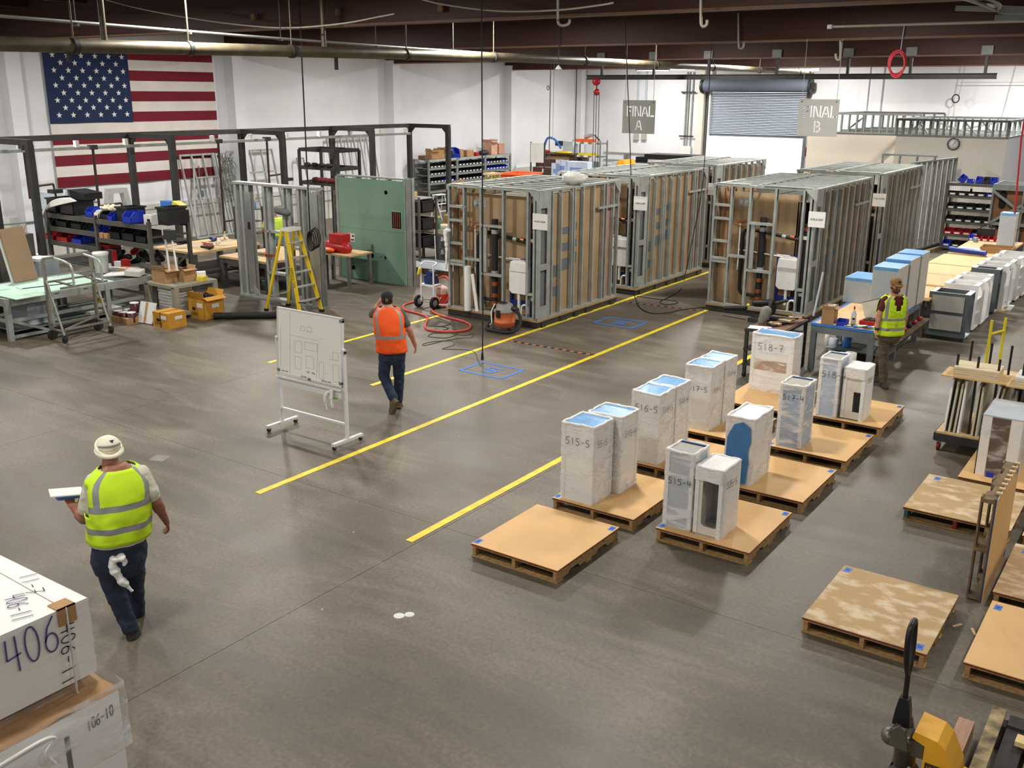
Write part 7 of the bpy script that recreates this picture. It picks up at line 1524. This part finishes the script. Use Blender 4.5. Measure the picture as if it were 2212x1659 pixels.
hair = mat('brown_beard', (82, 50, 34), .8, 0, .2, 60); b = MB(); b.ball(H_-hu*.07+hf*.035, (.062, .066, .052), R, 14); b.ball(H_-hu*.035+hf*.0, (.079, .06, .05), R, 12); b.capsule(H_+hf*.09-hu*.05-hs*.02, H_+hf*.09-hu*.05+hs*.02, .010, .010, 8); remeshed('beard', b, hair, t, .007, 2)
b = MB(); b.ball(H_-hf*.02-hu*.005, (.08, .082, .06), R, 12); remeshed('hair', b, hair, t, .008, 2)
capb = mat('cap_brown', (140, 104, 58), .85, 0, .1, 30); b = MB(); b.ball(H_+hu*.045, (.086, .104, .08), R, 18); remeshed('cap', b, capb, t, .008, 3)
b = MB().prism([(x, y) for x, y in arc(0, 0, .072, .085, 0, 180, 10)], -.004, .004); o = part('cap_brim', b, capb, t); Mb = Matrix((hs, hf, hu)).transposed().to_4x4(); Mb.translation = H_+hf*.085+hu*.028; o.matrix_local = Mb @ Matrix.Rotation(math.radians(-12), 4, 'X')
part('cap_badge', MB().ball(H_+hf*.098+hu*.07, (.022, .008, .02), R, 8), black, t)
for sg in (-1, 1):
    part('eye', MB().ball(H_+hf*.079+hs*sg*.031+hu*.006, (.012, .008, .008), R, 8), paper, t); part('iris', MB().ball(H_+hf*.086+hs*sg*.031+hu*.006, (.005, .003, .005), R, 6), black, t)
    part('lens', MB().tube([H_+hf*.102+hs*(sg*.033+.024*math.cos(a))+hu*(.004+.018*math.sin(a)) for a in np.linspace(0, 6.284, 14)], .003, 6), steel_b, t); part('temple_arm', MB().tube([H_+hf*.1+hs*sg*.058+hu*.006, H_+hs*sg*.08+hu*.006], .003, 6), steel_b, t)
# vest zip and pockets
def onfront(u, x, out=.05):
    c = M3.cl(u); return c+M3.s*x+M3.f*(.13*1.04+out)
part('zip', MB().tube([onfront(u, 0, .034) for u in (.0, .15, .3, .45, .6)], .005, 6), refl, t)
for x, u, w_, hh in ((.09, .3, .11, .1), (-.09, .3, .11, .1), (.09, .66, .07, .09), (-.09, .66, .07, .09)):
    c = onfront(u, x, .024); Mq = Matrix((M3.s, M3.f, Vector((0, 0, 1)))).transposed().to_4x4(); Mq.translation = c
    o = part('pocket', MB().box(-w_/2, w_/2, -.0, .014, -hh/2, hh/2).box(-w_/2-.004, w_/2+.004, .012, .02, hh/2-.03, hh/2), hiv, t); o.matrix_local = Mq @ Matrix.Rotation(-.6*x/.09*.5, 4, 'Z')
part('wristband', MB().capsule(P['wrR'].lerp(P['elR'], .06), P['wrR'].lerp(P['elR'], .1), .034, .034, 10), black, t)
# man in the lime shirt behind the wall frame
VD4 = Vector((-18.2, 16.5, 0)).normalized(); VR4 = Vector((VD4.y, -VD4.x, 0)); B4 = at(540, 650, 0, x=None); 
def px4(p):
    v = Vector(p)-CAM; return (1106+F_PX*v.dot(rt)/v.dot(fw), 829.5-F_PX*v.dot(up)/v.dot(fw))
b4 = Vector((-18.85, 16.75, 0)); bp = px4(b4)
def jj(r, f_, z): q = px4(b4+VR4*r+Vector((0, 0, z))); return (q[0], q[1], f_)
J4 = dict(head=jj(0, .22, 1.52), neck=jj(0, .14, 1.40), shL=jj(-.19, .08, 1.34), shR=jj(.19, .08, 1.34), elL=jj(-.28, .1, 1.08), wrL=jj(-.24, .32, .98), haL=jj(-.22, .38, .96), elR=jj(.30, .12, 1.06), wrR=jj(.34, .34, 1.0), haR=jj(.36, .40, .98),
          hipL=jj(-.1, 0, .86), hipR=jj(.1, 0, .86), knL=jj(-.11, .04, .46), anL=jj(-.12, 0, .09), toL=jj(-.13, .14, .04), heL=jj(-.12, -.03, .045), knR=jj(.11, .05, .46), anR=jj(.12, .02, .09), toR=jj(.13, .16, .04), heR=jj(.12, -.02, .045))
M4 = person('man in lime green shirt working behind the galvanised wall frame', bp, J4, (VD4.x, VD4.y), (VD4.x, VD4.y, -.6), girth=1.1, skinm=skin_d, pants=mat('light_denim', (96, 122, 146), .85, 0, .15, 14, .2), shirt=tee_l, sleeve=.6, shoe=boot,
    hands=dict(L=(Vector((0, 0, -1)), VR4, .6), R=(Vector((0, 0, -1)), -VR4, .6)))
b = MB(); b.ball(M4.P['head']+M4.hu*.03-M4.hf*.01, (.083, .1, .09), M4.R, 14); remeshed('hair', b, MATS['dark_hair'], M4.t, .009, 2)
# ------------------------------------------------------------------ whiteboard on wheels
t = thing('whiteboard', 'rolling whiteboard with hand drawn plan, standing behind the end of the yellow tape', 'whiteboard', (-9.84, 8.66, 0)); BW_ = 1.24
wb = mat('board_white', (240, 240, 232), .3, 0, .03, 2); al = mat('white_tube', (222, 224, 224), .4, .1, .03)
for x in (0, BW_-.02):
    bar('post', t, al, (x, 0, .08), (x, 0, 1.28), .03, .05, ref=(0, 1, 0)); bar('foot', t, al, (x, -.27, .075), (x, .27, .075), .05, .035)
    for y in (-.24, .24): part('caster', MB().cyl((x-.012, y, .03), (x+.012, y, .03), .03), rubber, t); bx('caster_fork', t, galv, x-.018, x+.018, y-.015, y+.015, .035, .065)
    rod('pivot_knob', t, black, (x-.03, 0, 1.24), (x+.03, 0, 1.24), .02)
bar('cross_bar', t, al, (0, 0, .28), (BW_-.02, 0, .28), .03, .03)
pv = Vector((0, 0, 1.24)); a_ = math.radians(-4)
def bp_(x, y, z): v = Vector((0, y, z-1.24)); v.rotate(Euler((a_, 0, 0))); return Vector((x, 0, 0))+pv+v
def slab_(nm, m_, x0, x1, y0, y1, z0, z1):
    return part(nm, MB().add([bp_(x, y, z) for x in (x0, x1) for y in (y0, y1) for z in (z0, z1)], [(0, 1, 3, 2), (4, 6, 7, 5), (0, 4, 5, 1), (2, 3, 7, 6), (0, 2, 6, 4), (1, 5, 7, 3)]), m_, t)
slab_('board', wb, .03, BW_-.05, -.012, .012, .80, 1.66)
for a in ((.015, .035, .79, 1.67), (BW_-.055, BW_-.035, .79, 1.67), (.015, BW_-.035, 1.655, 1.675), (.015, BW_-.035, .785, .80)): slab_('frame_edge', al, a[0], a[1], -.018, .018, a[2], a[3])
slab_('marker_tray', al, .02, BW_-.04, -.02, .02, .64, .74); slab_('tray_lip', al, .02, BW_-.04, -.05, .0, .735, .75)
for x, z in ((BW_-.06, 1.63), (.04, .83), (BW_-.06, .83), (BW_/2, .79)): slab_('corner_clip', galv_d, x-.02, x+.025, -.024, .02, z-.015, z+.02)
b = MB(); L2 = [((.26, .82), (.26, 1.62)), ((.26, 1.33), (.80, 1.33)), ((.75, .82), (.78, 1.3)), ((.08, .9), (.08, 1.4))]
def rect(x0, z0, x1, z1): return [((x0, z0), (x1, z0)), ((x1, z0), (x1, z1)), ((x1, z1), (x0, z1)), ((x0, z1), (x0, z0))]
for r_ in ((.35, 1.12, .48, 1.27), (.54, 1.18, .76, 1.28), (.35, .90, .47, 1.06), (.56, .94, .70, 1.10), (1.04, 1.12, 1.14, 1.22), (1.05, .84, 1.15, 1.06), (.8, .84, .88, 1.06), (.46, 1.42, .53, 1.48), (.58, 1.42, .66, 1.48)): L2 += rect(*r_)
L2 += [((.9, .92), (.97, .93)), ((.97, 1.12), (1.03, 1.12)), ((.8, 1.36), (.88, 1.37))]
for p, q in L2: b.bar(bp_(p[0], -.0135, p[1]), bp_(q[0], -.0135, q[1]), .0035, .001, ref=(0, 1, 0))
part('drawn_plan', b, mat('faded_ink', (172, 172, 168), .7, 0, 0), t)
for s_, x, z, sz in (('CUT', .60, .885, .03), ('FULL', .70, .885, .03), ('ELECTRIC', .52, .81, .025), ('MECH CASE', .16, .83, .022), ('INSTALL AND', .93, .815, .028)): 
    M_ = frame_M(bp_(x, -.0145, z), (1, 0, 0), bp_(0, 0, 1)-bp_(0, 0, 0)); font_text('handwriting', t, s_, ink, M_, sz, .0005)
b = MB(); b.tube(smooth_path([bp_(1.1, -.06, .74), bp_(1.0, -.08, .68), bp_(.98, -.07, .55), bp_(1.0, -.07, .46)]), [.02]*6+[.03]*6+[.012]*7, 7); b.tube(smooth_path([bp_(1.08, -.06, .72), bp_(1.09, -.08, .62), bp_(1.1, -.07, .5)]), .022, 7)
o = remeshed('hanging_cloth', b, paper, None, .009, 2, .008); o.location = t.location; tag(o, 'white cloth draped over the marker tray of the whiteboard', 'cloth')
o = bx('green_eraser', None, mat('lime_eraser', (120, 190, 60), .6), -9.84+1.04, -9.84+1.14, 8.56, 8.60, .628, .64); tag(o, 'lime green eraser strip under the whiteboard tray', 'eraser')
o.parent = None
# ------------------------------------------------------------------ shop vacuum
c = at(1097, 700); t = thing('shop_vacuum', 'orange and grey wet dry vacuum with hose in front of the nearest pod', 'vacuum', (-10.72, 15.13, 0)); vo = mat('vacuum_orange', (222, 120, 76), .4, 0, .06)
part('tank', MB().lathe([(.14, .05), (.19, .07), (.2, .16), (.21, .17), (.2, .19), (.2, .36), (.215, .37)], 22), vo, t)
part('lid', MB().lathe([(.215, .37), (.215, .40), (.17, .43), (.16, .5), (.12, .53), (.01, .55)], 22), mat('vacuum_grey', (130, 128, 124), .5, 0, .15, 20), t); part('motor_cap', MB().ball((0, -.04, .52), (.1, .09, .05)), black, t)
part('dolly', MB().lathe([(.2, .03), (.23, .04), (.23, .07), (.19, .08)], 20), black, t); bx('latch', t, black, -.04, .04, -.23, -.2, .28, .42)
for k in range(4): a = k*math.pi/2+.7; part('caster', MB().cyl((.2*math.cos(a)-.01, .2*math.sin(a), .03), (.2*math.cos(a)+.01, .2*math.sin(a), .03), .03), rubber, t)
part('blower_port', MB().capsule((.12, .02, .42), (.26, .02, .44), .055, .05), black, t)
hp = [(.25, 0, .44), (.36, .0, .3), (.40, -.1, .12), (.3, -.28, .05), (.0, -.34, .05), (-.25, -.25, .05), (-.33, -.05, .08), (-.28, .02, .3), (-.2, -.02, .46)]
part('hose', MB().tube(smooth_path(hp, 8), [.034 if i % 2 else .03 for i in range(65)], 10), rubber, t); tubep('cord', t, cab_w, smooth_path([(-.2, -.04, .5), (-.24, -.1, .35), (-.2, -.15, .15), (-.28, -.1, .08)]), .012)
# towel on the pod corner
b = MB(); b.tube(smooth_path([(-12.46, 15.52, 1.75), (-12.44, 15.50, 1.62), (-12.42, 15.50, 1.4), (-12.43, 15.5, 1.15), (-12.45, 15.5, .95)]), [.05]*6+[.045]*6+[.03]*6+[.025]*6+[.015], 8); b.ball((-12.4, 15.53, 1.74), (.08, .05, .05), None, 8)
tag(remeshed('towel', b, paper, None, .01, 2, .01), 'white towel hanging on the corner of the nearest pod', 'towel')
# wrapped white roll inside the pod base
t = thing('wrapped_duct', 'white wrapped tube standing in the plumbing wall of the nearest pod', 'tube', (-11.93, 15.55, .16)); part('tube', MB().tube([(0, 0, 0), (0, .0, .9)], .07, 12), paper, t); bar('white_strip', t, paper, (.1, .02, .75), (.22, .02, 0), .07, .02, ref=(0, 1, 0))
# ------------------------------------------------------------------ paint sprayer
t = thing('paint_sprayer', 'wheeled paint sprayer with blue pump and red striped tank', 'sprayer', (-13.22, 15.85, 0))
for x in (-.17, .17): rod('frame_tube', t, cab_w, (x, -.02, .12), (x, -.02, .92), .018); part('wheel', MB().cyl((x*1.25-.025, -.06, .13), (x*1.25+.025, -.06, .13), .13, seg=20), rubber, t); part('wheel_hub', MB().cyl((x*1.25-.03, -.06, .13), (x*1.25+.03, -.06, .13), .07, seg=16), galv, t)
tubep('handle', t, cab_w, smooth_path([(-.17, -.02, .9), (-.15, .1, .96), (.15, .1, .96), (.17, -.02, .9)]), .016); rod('axle', t, galv, (-.2, -.06, .13), (.2, -.06, .13), .012); bar('base', t, cab_w, (-.17, 0, .16), (-.17, .3, .1), .03, .03); bar('base', t, cab_w, (.17, 0, .16), (.17, .3, .1), .03, .03)
part('pump_motor', MB().box(-.1, .12, .0, .22, .5, .68).cyl((0, .02, .72), (0, .2, .72), .07), mat('pump_blue', (36, 58, 112), .4, .1, .08), t); bx('pump_plate', t, cab_w, -.2, .2, -.02, .2, .46, .5)
part('tank', MB().lathe([(.13, 0), (.13, .2)], 20, (.16, .28, .08)), mat('tank_red', (214, 62, 48), .4, 0, .06), t); part('tank_cover', MB().lathe([(.132, .2), (.125, .3), (.1, .34), (.02, .38)], 20, (.16, .28, .08)), mat('dusty_tank', (214, 178, 164), .5), t)
for k in range(3): part('stripe', MB().bar((.05+.05*k, .15, .12), (.13+.05*k, .145, .22), .02, .01, ref=(0, 1, 0)), white, t)
part('yellow_gun', MB().capsule((-.17, -.06, .82), (-.19, -.08, .72), .035, .03, 8), tapey, t); part('suction_tube', MB().capsule((.2, .05, .05), (.32, .0, .06), .035, .03, 8), black, t)
redh = mat('red_hose', (206, 74, 62), .5, 0, .2, 7)
def floor_line(name, label, cat, px, r, m_, z=None, n=6, pre=(), post=()):
    pts = list(pre)+[at(a, b, r) for a, b in px]+list(post); t_ = tag(part(name, MB().tube(smooth_path(pts, n), r, 7), m_), label, cat); return t_
o7 = lambda x, y: (540+x/3.77, 560+y/3.77)
floor_line('red_hose', 'sleeved red hose looping over the floor before the nearest pod', 'hose', [o7(*q) for q in ((1345, 345), (1255, 372), (1262, 412), (1380, 445), (1445, 478), (1425, 550), (1480, 580), (1640, 590), (1770, 572), (1795, 535), (1720, 500), (1600, 470), (1500, 435), (1485, 400), (1590, 385))], .022, redh)
t_ = Vector((-13.22, 15.85, 0)); tag(part('red_arch_hose', MB().tube(smooth_path([t_+Vector((.12, .2, .62)), t_+Vector((.35, .2, .66)), t_+Vector((.5, .15, .4)), t_+Vector((.38, .1, .12))], 6), .022), redh), 'red hose arching from the blue pump of the sprayer', 'hose')
gcord = mat('green_cord', (70, 76, 40), .7, 0, .1)
floor_line('extension_cord', 'thin green cord scribbled over the floor beside the red hose', 'cord', [o7(*q) for q in ((1500, 470), (1630, 520), (1560, 545), (1450, 540), (1620, 560), (1500, 600), (1690, 600), (1600, 640), (1450, 625), (1560, 590), (1730, 620), (1815, 605), (1800, 640), (1740, 640), (1600, 660), (1430, 700), (1410, 690), (1500, 670), (1640, 665), (1660, 700), (1565, 730), (1700, 735), (1820, 750), (1860, 830), (1880, 870))], .006, gcord, n=5)
def o3(x, y): return (1300+x/3.687, 340+y/3.687)
blk = rubber
p = at(1042, 783); tag(part('drop_cord', MB().tube([p+Vector((0, 0, .05)), p+Vector((0, .02, .9)), p+Vector((0, 0, 6.5))], .011, 7), blk), 'long black cord hanging in the aisle over the blue tape box', 'cord')
tag(part('cord_connector', MB().capsule(p+Vector((0, 0, .06)), p+Vector((0, .0, .16)), .025, .02, 8), blk), 'black plug at the end of the cord over the blue tape box', 'plug')
q = at(1372, 636); top_ = Vector((q.x-.25, q.y+.0, 6.5))
pts = [at(1527, 664, .008), at(1480, 668, .008), at(1440, 676, .008), at(1404, 676, .008), at(1380, 662, .008), at(1371, 640, .01), at(1357, 622, .04)]
pp = at(1357, 622, .04); tag(part('drop_cord', MB().tube(smooth_path(pts+[pp+Vector((.02, -.05, .9)), pp+Vector((.0, -.1, 2.7)), pp+Vector((-.35, -.1, 6.5))], 6), .011, 7), blk), 'black cord dropping between the pod rows and running to the second row pod', 'cord')
pp = at(1478, 602, .04); tag(part('drop_cord', MB().tube(smooth_path([at(1375, 640, .008), at(1420, 646, .008), at(1458, 650, .008), at(1462, 655, .008), at(1440, 658, .008), at(1425, 652, .008), at(1445, 642, .008), at(1470, 626, .008), pp, pp+Vector((.15, .1, 1.2)), pp+Vector((.3, .1, 2.6)), pp+Vector((.3, .1, 6.5))], 6), .010, 7), blk), 'black cord hanging in front of the roller door and looped on the floor', 'cord')
def hang(px, py, y, m_, r, lab, z1=6.5, z0=None): p = at(px, py, y=y); tag(part('drop_cord', MB().tube([(p.x, y, p.z if z0 is None else z0), (p.x, y, z1)], r, 6), m_), lab, 'cord')
hang(1186, 352, 30, mat('brown_cord', (92, 60, 62), .6), .016, 'brown cord hanging beside the paper chart beyond the nearest pod')
hang(1194, 300, 30.5, cab_g, .01, 'thin pale cord hanging next to the brown cord beyond the nearest pod')
hang(1241, 355, 31, blk, .016, 'black cord hanging before the far corner of the hall')
t = thing('cord_ring', 'small dark ring of cord hanging on the thin pale cord', 'cord'); p = at(1184, 190, y=30.4); part('ring', MB().tube([p+Vector((.05*math.cos(a), 0, .07*math.sin(a))) for a in np.linspace(0, 6.4, 14)], .012), rubber, t)
# red line and coil on the office side
p = at(2206, 300, y=24); q = at(2192, 462, y=24); tag(part('red_drop_hose', MB().tube([(p.x+.04, 24, 6.5), (p.x, 24, p.z), (q.x, 24, q.z)], .02, 7), mat('hose_red', (186, 40, 50), .5, 0, .05)), 'red air hose hanging before the braced steel crate', 'hose')
t = thing('hose_coil', 'coil of pinkish red hose hung from the beam above the hoist rail', 'hose'); c = at(1938, 134, y=21.42); b = MB()
for k in range(4): b.tube([c+Vector(((.17-.01*k)*math.cos(a)+.01*k, -.03*k, (.22+.02*(k % 2))*math.sin(a)-.02*k)) for a in np.linspace(0, 6.4, 22)], .018, 7)
part('coil', b, mat('coil_red', (206, 52, 70), .5, 0, .05), t); rod('hook', t, galv, c+Vector((0.04, 0, .15)), c+Vector((.06, 0, .7)), .01)
# hooks and sagging cables under the roof
wires = mat('pale_conduit', (170, 166, 150), .5, .2, .05)
def sag(lab, pts, y, r=.014, m_=None): tag(part('roof_cable', MB().tube(smooth_path([at(a, b, y=y) for a, b in pts], 6), r, 6), m_ or wires), lab, 'cable')
sag('pale cable sagging between the beams above the whiteboard', [(190, -12), (300, 18), (450, 45), (600, 60), (730, 52), (820, 36), (852, 30)], 13.2)
sag('pale cable sagging across the roof above the hoist rail end', [(880, -10), (960, 10), (1080, 24), (1200, 22), (1290, 12), (1325, 6)], 13.0)
def hook(lab, px, py0, py1, w_, y): 
    p = [at(px, py0, y=y), at(px, py1-12, y=y), at(px+w_*.15, py1-2, y=y), at(px+w_*.5, py1, y=y), at(px+w_*.9, py1-4, y=y), at(px+w_, py1-14, y=y)]
    tag(part('conduit_hook', MB().tube(smooth_path(p, 5), .022, 7), wires), lab, 'conduit')
hook('white hooked conduit end nearest the drop cord over the tape box', 1205, -6, 55, 26, 13.5); hook('dark small hook hanging from the beam beside the white hooks', 1514, -4, 57, 14, 13.6); hook('white hooked conduit end above the FINAL A sign', 1595, 28, 105, 12, 21.44)
hook('pale hooked conduit end above the hose coil', 1815, 88, 130, -10, 21.44)
p = at(1788, 58, y=14.1); q = at(2212, 46, y=14.1); t = thing('ceiling_conduit', 'straight pale conduit with a capped end near the roof corner', 'conduit'); rod('pipe', t, wires, p, q+Vector((1, 0, 0)), .018); rod('cap', t, white, p, p+Vector((.06, 0, 0)), .03)
t = thing('cable_tray', 'grey cables bundled on a tray at the upper corner of the roof', 'cables'); p = at(2050, -4, y=9.5); q = at(2230, 30, y=9.5)
for k in range(8): part('cable', MB().tube(smooth_path([at(2040+6*k, -14, y=9.5+.05*k), at(2100+8*k, 3+3*k % 17, y=9.5), at(2160, 14+2*k, y=9.6), at(2240, 18+3*k, y=9.6)], 5), .012, 6), cab_g, t)
bar('tray_bar', t, galv_d, at(2065, 18, y=9.6), at(2230, 22, y=9.6), .05, .04); bar('tray_bar', t, galv_d, at(2150, 38, y=9.6), at(2240, 40, y=9.6), .05, .04)
for k, (px, py) in enumerate(((550, 37), (733, 27), (955, 17))):
    p = at(px, py, y=14.2); t = thing('junction_box', 'small pale junction box on the roof beam, %s from the flag wall' % ORD[k], 'box', p); bx('box', t, ledge, -.05, .05, -.06, 0, -.06, .06)
p = at(1206, 150, y=21.4); t = thing('heat_detector', 'small pale bell detector hung at the end of the thin conduit', 'detector', p); part('bell', MB().lathe([(.01, .1), (.05, .06), (.09, .0)], 12), whitep, t); rod('stem', t, steel_b, (0, 0, .1), (0, 0, 6.6-p.z), .01)
# litter on the floor
for k, (px, py, s_, lab) in enumerate(((862, 1330, .05, 'two pale round spots of plaster on the open floor'), (2068, 1352, .05, 'wood splinter on the floor beside the dusty pallet'), (2103, 1366, .06, 'pale stick on the floor at the edge of the clean pallet'), (345, 990, .09, 'grey patch repair in the floor behind the headscarf man'), (700, 843, .04, 'pale scrap on the floor below the whiteboard tray'), (869, 655, .03, 'blue tape scrap on the floor by the red hose'))):
    p = at(px, py); t = thing('floor_litter', lab, 'litter', (p.x, p.y, 0))
    if k == 0: part('spot', MB().lathe([(.05, .0), (.04, .005), (.001, .006)], 10), white, t); part('spot', MB().lathe([(.045, .0), (.035, .005), (.001, .006)], 10, (.06, .07, 0)), white, t)
    elif k == 3: bx('patch', t, mat('patch_grey', (140, 136, 126), .8), -.1, .1, -.1, .1, 0, .003, rot=(0, 0, .4))
    else: bx('scrap', t, [None, ply, ply, None, white, tapeb][k], -s_, s_, -.012, .012, 0, .008, rot=(0, 0, k))
# ------------------------------------------------------------------ small pieces go under the part that carries them
bpy.context.view_layer.update()
CARRY = {'clamp': ('vent_stack', 'soil_pipe', 'pipe'), 'coupling': ('waste_pipe',), 'tape_writing': ('tape_label',), 'marker_writing': ('carcass', 'body', 'side_panel'),
 'wheel_hub': ('wheel', 'steer_wheel'), 'star': ('canton',), 'sole': ('shoe',), 'cap_brim': ('cap',), 'cap_badge': ('cap',), 'cap_emblem': ('cap',), 'scarf_roll': ('headscarf',),
 'grey_stripe': ('headscarf',), 'mark': ('headscarf',), 'iris': ('eye',), 'pocket': ('safety_vest',), 'zip': ('safety_vest',), 'temple_arm': ('lens',), 'notice_text': ('paper_notice',),
 'tick': ('face',), 'hour_hand': ('face',), 'minute_hand': ('face',), 'drawn_plan': ('board',), 'handwriting': ('board',), 'corner_clip': ('board',), 'sticker_text': ('sticker',), 'sticker_emblem': ('sticker',),
 'label_print': ('warning_label',), 'printed_mark': ('body', 'side'), 'printed_line': ('body', 'side'), 'drawer_line': ('body',), 'membrane_patch': ('side_board',), 'tank_cover': ('tank',),
 'side_lettering': ('front_stile',), 'caster_fork': ('caster', 'caster_wheel', 'swivel_caster'), 'film_lip': ('top_film',), 'tray_lip': ('marker_tray',), 'drip_lip': ('tray',)}
def base_name(o): return o.name.split('.')[0]
def centre(o):
    bb = [o.matrix_world @ Vector(c) for c in o.bound_box]; return sum(bb, Vector())/8
for t in [o for o in bpy.data.objects if o.parent is None and 'category' in o]:
    kids = list(t.children)
    for k in kids:
        want = CARRY.get(base_name(k))
        if not want: continue
        cand = [c for c in kids if base_name(c) in want and c is not k]
        if not cand: continue
        ck = centre(k); c = min(cand, key=lambda q: (centre(q)-ck).length)
        k.parent = c; k.matrix_parent_inverse = c.matrix_basis.inverted()
bpy.context.view_layer.update()
